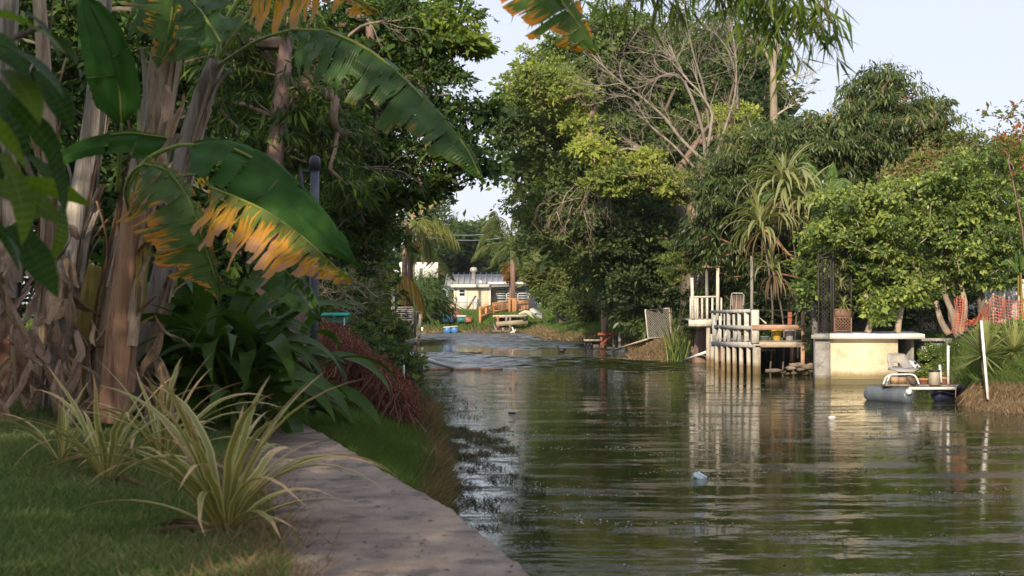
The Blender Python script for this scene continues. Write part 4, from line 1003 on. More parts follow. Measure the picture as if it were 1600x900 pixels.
# collapsed jetty and overturned sheets
root = thing('jetty', W(790, 505, 100), 'collapsed wooden jetty sagging at the far bank in front of the fence', 'jetty')
for k in range(9):
    a = W(777 + k * 4.6, 496 - k * .15, 100.5); plank(root, a, a + Vector((.02, 2.6, .02)), .17, .06, wood_grey, 'plank')
plank(root, W(775, 506.3, 100), W(823, 502.5, 100), .15, .28, wood_beige, 'beam', label='pale front beam')
plank(root, W(770, 494, 101), W(824, 493, 101), .1, .12, wood_beige, 'rail')
for px, y0, y1 in ((778, 494, 514), (797, 495, 520), (823, 494, 506), (791, 495, 505), (786, 512, 521)): plank(root, W(px, y1, 100), W(px, y0, 100), .14, .14, wood_grey if px != 778 else red_w, 'post')
plank(root, W(796, 521, 98), W(806, 515.5, 98), .14, .08, white, 'fallen_board'); plank(root, W(800, 511, 98), W(805, 523, 98), .1, .08, white, 'fallen_board')
plank(root, W(771, 506, 100), W(777, 519, 99), .12, .1, wood_grey, 'fallen_board')
def sheet(pts, th=.08): return slab(pts, th)
root = thing('overturned_boat', W(822, 490, 98), 'overturned pale green dinghy lying half off the end of the jetty', 'boat')
Yq = 98.5
part(root, 'hull', MB().add([list(W(*p)) for p in [(810, 490, Yq), (818, 485.5, Yq), (828, 488, Yq), (843, 499, Yq), (836, 499.5, Yq + .3), (822, 490, Yq + .3), (812, 492.5, Yq + .2)]] + [list(W(a, b_, Yq + 1.5)) for a, b_ in [(813, 488), (820, 484.5), (830, 486), (845, 495), (845, 496), (830, 487), (815, 489)]],
     [(0, 1, 8, 7), (1, 2, 9, 8), (2, 3, 10, 9), (1, 0, 6, 5), (2, 1, 5, 4), (3, 2, 4, 4)] [:5]), surf('pale green hull', (.42, .45, .34), (.55, .57, .45), 5, .7, .2))
part(root, 'deck_panel', slab([W(827, 484.5, Yq), W(832, 482.5, Yq + .9), (W(846, 492, Yq + .9)), W(845.5, 499, Yq)], .1), surf('pale hull side', (.5, .5, .42), (.62, .6, .5), 5, .7, .2))
# blue drum raft and clutter on the bank
root = thing('drum_raft', W(705, 519, 99), 'small raft of two blue drums under a white board at the far bank', 'raft')
for px in (699.5, 710.5): part(root, 'drum', MB().lathe(W(px, 515.5, 99), [(0, -.42), (.19, -.42), (.225, -.38), (.225, -.1), (.235, -.08), (.225, -.06), (.225, .25), (.19, .29), (0, .29)], 16, (0, 1, .02)), blue_p, smooth=False)
plank(root, W(693, 511.5, 98.8), W(715, 509.5, 98.8), .5, .05, white, 'board', up=(0, 0, 1))
for nm, lab, px, py, sz, mt in [('storage_tub', 'blue plastic tub standing on the grass of the far bank', 698, 497, (.9, .7, .5), surf('faded blue tub', (.03, .09, .2), (.06, .14, .28), 5, .5, .1)), ('storage_tub', 'low red tub at the right of the clutter on the far bank', 731, 500, (.5, .5, .28), red_w), ('cool_box', 'white lidded teal cool box beside the red tub', 721, 499, (.6, .5, .3), surf('teal tub', (.03, .16, .2), (.05, .24, .28), 5, .5, .1))]:
    c = W(px, py, 101.5); root = thing(nm, c - Vector((0, 0, sz[2] / 2)), lab, 'tub' if nm != 'cool_box' else 'cool box')
    mb = MB().box(c, sz, taper=.9); mb.box(c + Vector((0, 0, sz[2] / 2 + .03)), (sz[0] * 1.02, sz[1] * 1.02, .06)); part(root, 'body', mb, mt)
    if nm == 'cool_box': part(root, 'lid', MB().box(c + Vector((0, 0, .22)), (.66, .54, .08)), white)
c = W(711, 494, 102.5); root = thing('wicker_chair', c - Vector((0, 0, .4)), 'round brown wicker chair among the clutter on the far bank', 'chair')
part(root, 'seat', MB().lathe(c, [(0, -.2), (.32, -.18), (.42, 0), (.36, .02), (0, -.05)], 12, (0, -.6, 1)), M['barkred'])
part(root, 'back', MB().lathe(c + Vector((0, .2, .15)), [(0, 0), (.3, .02), (.4, .12), (.36, .14), (0, .05)], 12, (0, -1, .3)), M['barkred'])
for k in range(11):
    c = G(772 + k * 3.5 + random.uniform(-2, 2), 518 + random.uniform(-1, 1.5), .12)
    c.y = 99.0; s = random.uniform(.12, .3)
    solo('rubble', MB().box(c, (s * 1.6, s, s * .6), Matrix.Rotation(random.random() * 3, 3, 'Z'), .7), rock_m, c, 'lump of pale rubble on the waterline under the collapsed jetty', 'rubble', 'rubble under the far jetty')
# floating white marker
c = G(659.5, 520, .0); mb = MB().lathe(c, [(0, -.05), (.12, -.03), (.15, .12), (.09, .26), (.11, .33), (0, .38)], 10)
solo('buoy', mb, surf('cream buoy', (.6, .56, .35), (.7, .66, .42), 4, .5, 0), c, 'small cream float on the water by the far left bank', 'buoy')

# ---- left bank: grey slatted box on posts over the water ---------------------
BY = 38.0
def B(px, py, dy=0): return W(px, py, BY + dy)
root = thing('dock_box', B(632, 585), 'grey slatted wooden box on a post deck over the water, left bank', 'dock')
for k in range(17):
    py = 480.5 + k * 3.15
    for s in range(3):
        a = B(617.5 + s * 9, py + random.uniform(-.7, .7)); b_ = B(627 + s * 9, py + random.uniform(-.7, .7))
        if s % 2: a.y -= .012; b_.y -= .012
        plank(root, a, b_, .02, .032, wood_grey, 'slat')
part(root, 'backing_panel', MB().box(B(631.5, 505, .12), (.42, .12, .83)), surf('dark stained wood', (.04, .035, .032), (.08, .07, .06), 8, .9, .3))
plank(root, B(614.5, 586, -.1), B(614, 452, -.1), .085, .085, wood_grey, 'post')
plank(root, B(644.5, 533, .05), B(645, 480, .05), .04, .05, wood_grey, 'post')
plank(root, B(654.5, 532, .3), B(657, 487, .3), .07, .07, wood_beige, 'post'); plank(root, B(648, 528, .5), B(650, 488, .5), .06, .06, wood_grey, 'post')
plank(root, B(643, 487, .3), B(658.5, 488, .3), .12, .05, wood_beige, 'top_rail')
plank(root, B(620, 534, -.06), B(648, 533, -.06), .06, .14, wood_grey, 'deck_beam', up=(0, 0, 1)); plank(root, B(646, 530, .2), B(659, 530, .2), .3, .04, wood_beige, 'deck_plank'); plank(root, B(648, 536, .3), B(655, 536, .3), .2, .07, wood_salmon, 'deck_plank')
plank(root, B(626, 592, 0), B(626, 538, 0), .2, .16, conc_g, 'post'); plank(root, B(647.5, 585, .15), B(647.5, 540, .15), .08, .08, wood_salmon, 'post'); plank(root, B(652, 583, .3), B(652, 539, .3), .06, .06, wood_salmon, 'post')
plank(root, B(637, 575, .5), B(637, 538, .5), .22, .1, black_m, 'shade_panel')  # black panel stands in for the shade under the deck
c = B(647, 582, -.6); root = thing('tyre', c, 'black tyre hanging against the foot of the slatted dock box', 'tyre')
mb = MB(); ang = np.linspace(0, 2 * np.pi, 25)
mb.tube([c + Vector((math.cos(a) * .13, .1 * math.cos(a), math.sin(a) * .32)) for a in ang], .085, 8, cap=False); part(root, 'tread', mb, black_m, smooth=True)
a = G(712, 576, .01); p0 = B(643, 553, -.5)
solo('pipe', MB().tube([p0, p0.lerp(a, .5) + Vector((0, 0, -.02)), a], [.06, .06, .06], 8), plastic_w, a, 'white plastic pipe slanting from the slatted dock box into the water', 'pipe', smooth=True)
pts = [G(655 + k * 13, 577 + math.sin(k * 1.7) * .7, .02) for k in range(11)]
solo('floating_branch', MB().tube(pts, [.05, .06, .05, .045, .05, .04, .05, .06, .05, .03, .02], 6), wood_salmon, pts[5], 'long reddish brown branch floating at the end of the white pipe', 'branch', smooth=True)
# teal table under the vines, on thin legs
root = thing('garden_table', W(520, 560, 24), 'turquoise garden table with a thin pale leg behind the leaves', 'table')
teal = surf('turquoise plastic', (.02, .26, .24), (.035, .34, .3), 4, .4, .05)
part(root, 'table_top', MB().box(W(521, 491, 24), (.5, .6, .05)).box(W(525, 498, 24.1), (.36, .4, .12)), teal)
for px in (538, 504): part(root, 'leg', MB().tube([W(px, 580, 23.8), W(px, 492, 23.8)], [.012, .012], 8), galv)
for k, (px, y0, y1, Y) in enumerate([(603, 532, 575, 27), (631, 570, 620, 20.5)]):
    p = W(px, y1, Y); solo('fence_stake', MB().tube([p, W(px, y0, Y)], [.013, .013], 6), galv, p, ['thin grey stake standing in the green creeper above the vine mound', 'thin grey stake rising at the water end of the vine mound'][k], 'stake')

# ================================================================== RIGHT BANK
def jbox(a, b_, w, h, mat, name, root, up=(0, 0, 1), label=None): return plank(root, a, b_, w, h, mat, name, up, label)
# ---- weathered deck on pilings ----
DY = 42.6
def D(px, py, dy=0): return W(px, py, DY + dy)
root = thing('dock', (D(1182, 585).x, DY, 0), 'weathered wooden dock on many pilings with a broken railing', 'dock')
fz = D(0, 537).z
# front run (faces the lens)
jbox(D(1180, 538.5, -.02), D(1262, 538.5, -.02), .06, .14, wood_beige, 'deck_beam', root, label='pale front beam')
jbox(D(1113, 537.5, 3.2), D(1179.5, 538.5, -.05), .07, .15, paint_g, 'deck_beam', root, label='grey flaking side beam')
x0 = D(1180, 0).x; xe = D(1262, 0).x; zt = D(0, 533.5).z
for k in range(12):
    y = DY + .1 + k * .3
    xl = x0 + (D(1113, 0, 3.2).x - x0) * min(1, (y - DY) / 3.2) + .05
    jbox((xl, y, zt + .005 * (k % 3)), (xe + random.uniform(-.05, .05), y, zt + .005 * (k % 2)), .27, .035, wood_grey, 'plank', root)
# corner post, white paint worn
jbox(D(1179.5, 536, -.02), D(1179.5, 484, -.02), .2, .2, paint_w, 'post', root, label='thick white corner post')
jbox(D(1182, 596, .05), D(1182, 540, .05), .2, .2, pile_m, 'piling', root)
# pilings along the water side
npil = 6
for k, (px, yt) in enumerate([(1169.5, 0), (1158, 1), (1147.5, 2), (1138, 3), (1129.3, 4), (1119.5, 5)]):
    dy = .5 + (1170 - px) / 57 * 2.6; p = D(px, 575, dy); p.z = -.8; q = D(px, 541, dy)
    part(root, 'piling', MB().tube([p, p.lerp(q, .5) + Vector((.01, 0, 0)), q], [.06, .062, .058], 12, lob=lambda t, a: 1 + .05 * np.sin(a * 4 + k)), pile_m, smooth=True)
for px, dy, y0 in ((1106.5, 5.5, 512), (1113, 5.0, 522)):
    p = D(px, 575, dy); p.z = -.8; part(root, 'piling', MB().tube([p, D(px, y0, dy)], [.065, .065], 10), pile_m, smooth=True)
# side railing: uprights of uneven widths, top rail, mid rail
for k, (px, w, y0, mt) in enumerate([(1116, .13, 492, paint_g), (1125.5, .08, 494, paint_w), (1132, .04, 490, paint_g), (1138.5, .10, 489, paint_g), (1146.5, .07, 491, paint_g), (1155, .10, 488, paint_g), (1166.5, .13, 486, paint_w)]):
    dy = (1180 - px) / 67 * 3.2; tilt = random.uniform(-1.2, 1.2)
    jbox(D(px + tilt, 533.5, dy), D(px, y0, dy), w, .04, mt, 'upright', root, up=(.3, 1, 0))
for (px, a, b_) in ((1123, 512, 533), (1135, 512, 533), (1151, 511, 532)):
    dy = (1180 - px) / 67 * 3.2 + .05; jbox(D(px - 3, b_, dy), D(px + 1.5, a, dy), .07, .03, paint_g, 'slat', root, up=(.3, 1, 0))
jbox(D(1110, 487.5, 3.4), D(1172, 485.5, .3), .05, .09, paint_g, 'top_rail', root)
jbox(D(1112, 510, 3.3), D(1178, 512, -.1), .05, .1, paint_g, 'mid_rail', root)
jbox(D(1175.5, 511.5, -.16), D(1257, 511.5, -.14), .04, .14, wood_salmon, 'front_rail', root, label='pinkish front rail')
jbox(D(1254.5, 533, -.05), D(1254.5, 487, -.05), .09, .09, wood_salmon, 'post', root); jbox(D(1254, 572, -.02), D(1254, 541, -.02), .1, .1, wood_salmon, 'piling', root)
jbox(D(1233.5, 533, .6), D(1234, 487.5, .6), .11, .09, red_w, 'post', root); jbox(D(1237, 572, 2.6), D(1237, 541, 2.6), .1, .1, wood_salmon, 'piling', root)
part(root, 'top_cable', MB().tube([D(1172, 484, -.05), D(1200, 484.7, -.04), D(1228, 484.6, -.04), D(1256, 485, -.05), D(1268, 480, .2)], .012, 5), iron)
jbox(D(1185, 495, 2.), D(1197, 505.5, 1.2), .03, .03, paint_w, 'loose_rod', root); part(root, 'under_board', MB().box(D(1190, 545, 1.5), (.5, 1.6, .08)), wood_grey)
jbox(D(1174.5, 533, .35), D(1174.5, 400, .35), .07, .07, wood_grey, 'tall_post', root, label='tall grey post in the leaves')
# white balcony behind it
BY2 = 48.0
root = thing('balcony', W(1093, 510, BY2), 'small white painted balcony with balusters behind the weathered dock', 'balcony')
def N2(px, py, dy=0): return W(px, py, BY2 + dy)
jbox(N2(1076, 504.5), N2(1112, 504.5), .08, .21, paint_w, 'floor_beam', root)
part(root, 'floor', MB().box(N2(1098, 499, 1.0), (1.1, 2.0, .05)), wood_grey)
jbox(N2(1078, 464), N2(1122, 463.5), .05, .05, paint_w, 'top_rail', root); 
for px, w in ((1079, .05), (1085.5, .12), (1090, .05), (1097, .06), (1105, .06), (1113, .06), (1121, .05), (1127, .05)): jbox(N2(px, 499.5, .02), N2(px, 465.2, .02), w, .04, paint_w, 'baluster', root, up=(0, 1, 0))
jbox(N2(1082.5, 499, -.06), N2(1081, 434, -.06), .09, .09, paint_w, 'post', root); jbox(N2(1104.5, 500, .1), N2(1104, 418, .1), .08, .08, wood_grey, 'post', root)
jbox(N2(1121, 500, -.06), N2(1121.5, 419, -.06), .09, .09, paint_w, 'post', root); jbox(N2(1097, 417, 0), N2(1132, 416.5, 0), .07, .06, wood_salmon, 'top_beam', root)
p = N2(1106, 520, .4); p.z = .2; jbox(p, N2(1106, 506, .4), .1, .1, wood_grey, 'post', root)
# folding garden chair
root = thing('garden_chair', N2(1151, 499, -2.8), 'folding garden chair with brown striped webbing on the dock', 'chair')
Yc2 = 45.0
web = surf('brown webbing', (.12, .09, .07), (.2, .15, .12), 4, .8, .2); web2 = surf('pale webbing', (.22, .17, .14), (.3, .24, .2), 4, .8, .2)
for k in range(6): part(root, 'web_strap', MB().beam(W(1144 + k * 3.1, 484, Yc2 - .25), W(1145.2 + k * 3.1, 461, Yc2 + .2), .052, .008, up=(0, 1, 0)), web if k % 2 else web2)
part(root, 'back_frame', MB().tube([W(1141, 484, Yc2 - .25), W(1142.5, 462, Yc2 + .2), W(1144, 458, Yc2 + .22), W(1160, 458, Yc2 + .22), W(1162.5, 461, Yc2 + .2), W(1162, 484, Yc2 - .25)], .012, 6, cap=False), galv, smooth=True)
part(root, 'seat', MB().box(W(1152, 485, Yc2 - .45), (.4, .42, .02)), web)
for px in (1142, 1161): part(root, 'leg', MB().tube([W(px, 484, Yc2 - .6), W(px, 500, Yc2 - .1)], .012, 6), galv); part(root, 'arm_rest', MB().tube([W(px, 476, Yc2 - .6), W(px, 474, Yc2)], .018, 6), galv)
part(root, 'web_frame', MB().tube([W(1143, 472, Yc2), W(1162, 472, Yc2)], .008, 4), galv)
root = thing('shade_boards', (8.2, 46.2, .3), 'black boards added to stand in for the shade under the dock', 'wall')
for k in range(16): part(root, 'board', MB().box((6.5 + k * .26, 46.3 + .02 * (k % 2), .2), (.245, .06, 1.2)), surf('shade black boards', (.012, .011, .01), (.03, .027, .022), 8, .9, .3) if 'shade_black' not in M else M['shade_black']); M['shade_black'] = bpy.data.materials['shade black boards']  # near-black boards put in to paint the dark space under the deck
# pails and pan
def pail(px, py0, py1, r, mt, lab, Y=DY + .45, handle=True):
    a = W(px, py1, Y); h = W(px, py0, Y).z - a.z; root = thing('bucket', a, lab, 'bucket')
    part(root, 'body', MB().lathe(a, [(0, 0), (r * .82, 0), (r * .97, h * .82), (r * 1.07, h * .84), (r * 1.07, h), (r * .98, h), (r * .8, .03), (0, .03)], 18), mt, smooth=False)
    if handle: part(root, 'handle', MB().tube([a + Vector((r * 1.07 * math.cos(t), -.02, h * .9 + (r * 1.5) * math.sin(t))) for t in np.linspace(0, math.pi, 12)], .005, 4), iron)
pail(1213.5, 515, 532.5, .138, surf('yellow plastic', (.62, .42, .05), (.7, .5, .08), 5, .5, .05), 'yellow plastic bucket on the dock behind the front rail')
pail(1233.5, 515.5, 532.5, .128, surf('dirty white plastic', (.5, .47, .5), (.62, .58, .6), 5, .6, .1), 'dirty white bucket right of the yellow one')
pail(1194, 525, 532.5, .15, surf('green enamel', (.12, .16, .12), (.2, .24, .18), 7, .6, .1), 'low green pan on the dock by the white corner post', handle=False)
# grey post right of dock
root = thing('mooring_post', W(1274, 600, 40.6), 'tall grey post with ledges between the dock and the boathouse', 'post')
def q4(px, py, dy=0): return W(px, py, 40.6 + dy)
p = q4(1275.5, 592); p.z = -.6; jbox(p, q4(1275.5, 528), .13, .14, wood_grey, 'post', root); jbox(q4(1273.5, 524), q4(1272, 458), .17, .14, wood_grey, 'upper_post', root); jbox(q4(1267, 479.5, -.1), q4(1279, 479.5, -.1), .1, .05, wood_grey, 'cleat', root)
jbox(q4(1267.5, 526, -.1), q4(1284, 526, -.1), .1, .1, paint_g, 'ledge', root); jbox(q4(1255, 488, .3), q4(1270, 486, .3), .04, .09, wood_grey, 'side_rail', root)
# stones at the water under the dock
for k, (px, py, s, sx) in enumerate([(1208, 579, .15, 2.6), (1222, 581, .13, 1.6), (1236, 575, .17, 2.0), (1246, 570, .16, 2.4), (1252, 577, .15, 1.3), (1262, 573, .2, 1.4), (1268, 578, .17, 1.1), (1257, 583, .13, 1.6), (1241, 583, .11, 1.8), (1266, 570, .14, 1.3), (1229, 584, .1, 1.9)]):
    c = W(px, py, 41.6 + .1 * (k % 4)); c.z = min(max(c.z, .02), .35); mb = MB(); d = nrm(rng.normal(size=(14, 3)))
    bm_pts = []
    s *= .72
    pr = [(0, -1), (.75, -.75), (1, -.1), (.8, .55), (.35, .85), (0, .9)]
    mb.lathe((0, 0, 0), pr, 9); v = mb.v[0]; v *= np.array([s * sx * .9, s, s * .5]); v *= (1 + .16 * np.sin(v[:, [0]] * 31 + k) + .14 * np.cos(v[:, [1]] * 37 + 2 * k)); mb.v[0] = v @ np.array(Matrix.Rotation(k, 3, 'Z')).T * [1, .6, 1] + np.array(list(c))
    solo('shore_stone', mb, rock_m, c, ['long flat stone farthest out in the water under the dock', 'brown stone next to the long flat outermost one under the dock', 'stone below the dark rear piling under the dock', 'long stone leaning on the foot of the pinkish front piling', 'stone in the water just right of the pinkish front piling', 'largest stone, under the ledge of the tall grey post', 'rounded stone touching the tall grey post at the water', 'lowest right stone, half under water before the tall grey post', 'half sunk stone left of the lowest right one under the dock', 'highest stone, against the tall grey post', 'small half sunk stone nearest the long flat outermost one'][k], 'stone', 'stones under the dock')

# ---- boathouse ----
OY = 37.4
def O(px, py, dy=0): return W(px, py, OY + dy)
root = thing('boathouse', O(1350, 600), 'low cream rendered boathouse with a flat white roof slab and grey corner pillar', 'boathouse')
def ob(name, px0, px1, py0, py1, y0, y1, mat, label=None, zb=None):
    a = O(px0, py1); b_ = O(px1, py0); 
    if zb is not None: a.z = zb
    return part(root, name, MB().box(((a.x + b_.x) / 2, OY + (y0 + y1) / 2, (a.z + b_.z) / 2), (b_.x - a.x, y1 - y0, b_.z - a.z)), mat, label)
ob('front_wall', 1296.3, 1403, 529.5, 604, 0, .15, cream, None, -.8)
pa = O(1277, 570, .2); pb = O(1282, 570, 3.2); pa.z = pb.z = .13
part(root, 'side_wall', MB().beam(pa, pb, .1, 1.84), conc_g); ob('back_wall', 1334, 1440, 529.5, 604, 3.0, 3.15, conc_g, None, -.8)
ob('pillar', 1273, 1296, 530.2, 604, -.12, .2, conc_g, 'grey concrete corner pillar', -.8)
ob('side_wall', 1430.5, 1434, 529.5, 580, .35, 3.2, conc_g, None, .1)
ob('footing', 1297, 1403, 592, 602, -.07, -.003, conc_g, 'algae stained footing', -.8)
zs = O(0, 529.2).z; part(root, 'roof_slab', slab([(O(1440, 0).x, OY - .3, zs + .115), (O(1292.6, 0).x, OY - .3, zs + .115), (O(1300, 0, 3.3).x, OY + 3.3, zs + .115), (O(1425, 0, 3.3).x, OY + 3.3, zs + .115)], -.115), white)
part(root, 'slab_end', slab([(O(1292.4, 0).x, OY - .302, zs + .112), (O(1268.5, 0).x, OY - .302, zs + .112), (O(1274, 0, 3.3).x, OY + 3.3, zs + .112), (O(1299.5, 0, 3.3).x, OY + 3.3, zs + .112)], -.115), conc_g, 'grey end of the slab')
# concrete retaining wall behind the raft
root = thing('retaining_wall', W(1470, 560, 38.6), 'blue grey concrete retaining wall between the boathouse and the spiky plant', 'wall')
for k in range(4): a = W(1437 + k * 17, 0, 38.6).x; part(root, 'block_panel', MB().box((a + .13, 38.7 - k * .22, .55), (.262, .14, .95)), conc_blue)
part(root, 'coping', MB().box((W(1471, 0, 38.4).x, 38.5, 1.06), (1.15, .5, .07)), conc_g)

# ---- raft with a fishing seat ----
PY = 30.8
def Q(px, py, dy=0): return W(px, py, PY + dy)
root = thing('pontoon_raft', Q(1430, 620), 'home made raft: grey pontoon tube, board deck and a small outboard end', 'raft')
pont = surf('grey blue pontoon skin', (.09, .115, .145), (.15, .18, .215), 3, .35, .08, spots=(.2, .18, .1), spot_scale=2, spot_amt=.4, var=0)
a = Vector(Q(1353, 615, .75)); b_ = Vector(Q(1423, 617, -.25)); a.z = b_.z = .125
ax = (b_ - a).normalized(); L = (b_ - a).length; pr = [(0, 0), (.06, .01), (.12, .05), (.16, .12), (.17, .2), (.17, L - .14), (.155, L - .05), (.12, L - .01), (0, L)]
part(root, 'pontoon', MB().lathe(a, pr, 24, ax), pont, smooth=True)
c = Vector(Q(1420, 612, -.35)); part(root, 'float_ball', MB().lathe(c, [(.062 * math.sin(t), -.062 * math.cos(t)) for t in np.linspace(0, math.pi, 10)], 14), plastic_w, smooth=True)
for k in range(4): jbox(Q(1378, 601.5, .05 + k * .14), Q(1506, 602.5, .05 + k * .14), .125, .03, wood_grey, 'deck_board', root)
jbox(Q(1420, 606.7, -.06), Q(1494, 606.7, -.06), .03, .055, white, 'deck_edge', root)
a2 = Vector(Q(1460, 612, .35)); part(root, 'pontoon', MB().lathe((a2.x, a2.y, .12), [(0, 0), (.1, .02), (.15, .1), (.15, .9), (.1, .98), (0, 1)], 18, (.75, .55, 0)), surf('dark blue drum', (.015, .02, .05), (.03, .035, .07), 4, .4, .05), 'dark second float', smooth=True)
part(root, 'rope', MB().tube([Q(1493, 604, -.09), Q(1493.5, 612, -.1), Q(1492.5, 622, -.1)], .008, 5), surf('orange rope', (.5, .25, .06), (.6, .32, .1), 20, .8, .2))
for (px, w, y0, y1, dy, lab) in ((1481.5, .045, 540, 600, .2, 'tall white pipe standing on the raft deck'), (1469.5, .042, 570, 598, .25, 'short white pipe leaning on the raft deck')):
    p = Q(px + (1.2 if w == .042 else 0), y1, dy); solo('white_pipe', MB().tube([p, Q(px - (1.2 if w == .042 else 0), y0, dy)], w * .6, 10), plastic_w, p, lab, 'pipe', smooth=True)
# seat
root = thing('fishing_seat', Q(1410, 600), 'grey moulded boat seat on white bent legs on the raft', 'seat')
grey_pl = surf('grey moulded plastic', (.33, .31, .29), (.42, .4, .37), 5, .6, .1, var=0)
def shell():
    mb = MB(); v = []; n = 8; m = 6
    cols = [(1388.5, 572, .30), (1386.5, 562, .34), (1387, 554, .38), (1389, 551.5, .40), (1402, 551.3, .40), (1413, 552, .38), (1420, 562, .26), (1425, 571, .1)]
    outer = [Q(1390, 575, .16), Q(1386.3, 563, .34), Q(1387.5, 552.5, .38), Q(1401, 551.3, .42), Q(1413, 552.2, .40), Q(1420, 563, .28), Q(1427, 574, .08)]
    c0 = Q(1404, 564, .42); inner = [Q(1394, 575.5, .1), Q(1391, 565, .36), Q(1391.5, 556, .44), Q(1401, 555, .48), Q(1410, 556, .46), Q(1415, 566, .34), Q(1419, 575, .0)]
    bt = [Q(1399, 578, -.05), Q(1397, 573, .3), Q(1398, 566, .46), Q(1402, 565, .5), Q(1406, 566, .48), Q(1409, 573, .3), Q(1410, 577, -.1)]
    th = Vector((0, .02, -.02))
    v = [list(p) for p in outer + inner + bt] + [list(p + th) for p in outer + inner + bt]; q = []
    for o, s in ((0, 1), (21, -1)):
        for k in range(6):
            for r_ in (0, 7):
                f = (o + r_ + k, o + r_ + k + 1, o + r_ + k + 8, o + r_ + k + 7); q.append(f if s > 0 else f[::-1])
    for k in range(6): q.append((k + 1, k, k + 21, k + 22))
    mb.add(v, q); return mb
part(root, 'backrest', shell(), grey_pl, smooth=True)
sp_ = [Q(1387, 575, .1), Q(1404, 578.5, -.32), Q(1427, 579.5, -.28), Q(1436, 575.5, .0), Q(1420, 572, .32), Q(1392, 572, .32)]
sb = MB().add([list(p) for p in sp_] + [list(p + Vector((0, 0, -.035))) for p in sp_], [(0, 1, 2, 5), (5, 2, 3, 4), (11, 8, 7, 6), (10, 9, 8, 11)] + [(k, k + 6, (k + 1) % 6 + 6, (k + 1) % 6) for k in range(6)])
part(root, 'seat_pan', sb, grey_pl)
part(root, 'swivel', MB().lathe(Q(1409, 583.5, 0) - Vector((0, 0, .03)), [(0, 0), (.09, 0), (.07, .09), (0, .1)], 12), iron)
for dy in (-.22, .18):
    part(root, 'leg', MB().tube(bez([Q(1383 + dy * 12, 600, dy), Q(1387 + dy * 12, 590, dy), Q(1393, 585.5, dy), Q(1405, 585, dy), Q(1424, 585, dy), Q(1431, 589, dy), Q(1436, 600, dy)], 24), .017, 8, cap=False), plastic_w, smooth=True)
part(root, 'side_board', MB().beam(Q(1424, 564, .3), Q(1434, 574, .1), .14, .03, up=(.4, -1, .6)), white, 'white panel with dark holes')
part(root, 'panel_hole', MB().lathe(Q(1430, 568, .16), [(0, 0), (.03, 0), (.03, .012), (0, .012)], 12, (-.1, -1, .3)).lathe(Q(1433, 572.5, .06), [(0, 0), (.02, 0), (.02, .012), (0, .012)], 12, (-.1, -1, .3)), black_m)
part(root, 'bag', MB().tube(bez([Q(1419, 580, -.05), Q(1419, 588, -.1), Q(1424, 595, -.1), Q(1429, 600, -.05)], 8), [.03, .03, .05, .06, .065, .05, .045, .03, .02][:len(bez([Q(1419, 580, -.05), Q(1419, 588, -.1), Q(1424, 595, -.1), Q(1429, 600, -.05)], 8))], 8), web)
root_b = Q(1460, 601.5, 0); root = thing('bucket', root_b, 'dirty pale bucket with dark rim on the raft', 'bucket')
part(root, 'body', MB().lathe(root_b, [(0, 0), (.125, 0), (.11, .25), (.105, .275), (0, .26)], 18), surf('grimy bucket', (.36, .33, .27), (.5, .46, .38), 6, .7, .1, spots=(.25, .17, .1), spot_scale=8), smooth=False)
part(root, 'rim', MB().lathe(root_b + Vector((0, 0, .27)), [(0, 0), (.125, 0), (.125, .03), (0, .035)], 18), iron)
part(root, 'oar_handle', MB().beam(Q(1437, 575, -.1), Q(1458, 580, -.12), .03, .02), iron)
for k, (px, w, h, lab) in enumerate([(1443, .11, .09, 'left terracotta pot behind the grimy bucket'), (1474.5, .08, .11, 'small terracotta pot right of the grimy bucket')]):
    p = Q(px, 600.5, .3); solo('flower_pot', MB().lathe(p, [(0, 0), (w * .8, 0), (w * 1.1, h), (w * 1.2, h), (w * 1.2, h + .03), (w, h + .03), (w * .9, h), (0, h)], 14), terra, p, lab, 'pot')
for k in range(5):
    p = W(1398 + k * 12, 600, 36.9); p.z = .1; mb = MB().box(p, (.17, .14, .2)); solo('edging_block', mb, surf('edging brick %d' % k, (.35, .2, .13), (.5, .33, .22), 6, .9, .3, tide=(.14, (.12, .09, .04))), p, ['leftmost tan brick at the waterline, under the left seat leg', 'tan brick second from the left behind the seat legs', 'tan brick in the middle of the row behind the seat legs', 'tan brick second from the right, behind the right seat leg', 'rightmost tan brick of the row, beside the terracotta pot'][k], 'brick', 'bricks at the waterline behind the raft')
# leaning white pole in front of the spiky plant
a = W(1543.5, 624, 28.6); solo('white_post', MB().beam(a, W(1533, 501, 28.9), .042, .042), surf('peeling white stake', (.7, .68, .64), (.82, .8, .76), 8, .6, .2, spots=(.4, .22, .18), spot_scale=7, spot_amt=.6), a, 'tall leaning white stake in front of the spiky plant', 'stake')

# ---- iron trellis and lattice panels ----
def lattice(root, c, w, h, mt, step=.085, bar=.014, th=.012):
    mb = MB(); x0, z0 = -w / 2, -h / 2
    for s in (1, -1):
        k = -h
        while k < w:
            # line x = k + t, z = t, clipped
            t0 = max(0, -k); t1 = min(h, w - k)
            if t1 - t0 > .02:
                xa, xb = k + t0, k + t1
                if s < 0: xa, xb = w - xa, w - xb
                mb.beam((c.x + x0 + xa, c.y + s * th * .55, c.z + z0 + t0), (c.x + x0 + xb, c.y + s * th * .55, c.z + z0 + t1), bar, th, up=(0, 1, 0))
            k += step
    return mb
root = thing('garden_arch', W(1306, 524, 38.2), 'dark iron garden arch hung with pale spiky air plants', 'arch')
for px, dy in ((1279, 0), (1285, .1), (1298.5, .2), (1302, .1), (1330, .3)):
    part(root, 'upright', MB().tube([W(px, 524, 38 + dy), W(px, 398 if px < 1320 else 402, 38 + dy)], .022, 6), iron)
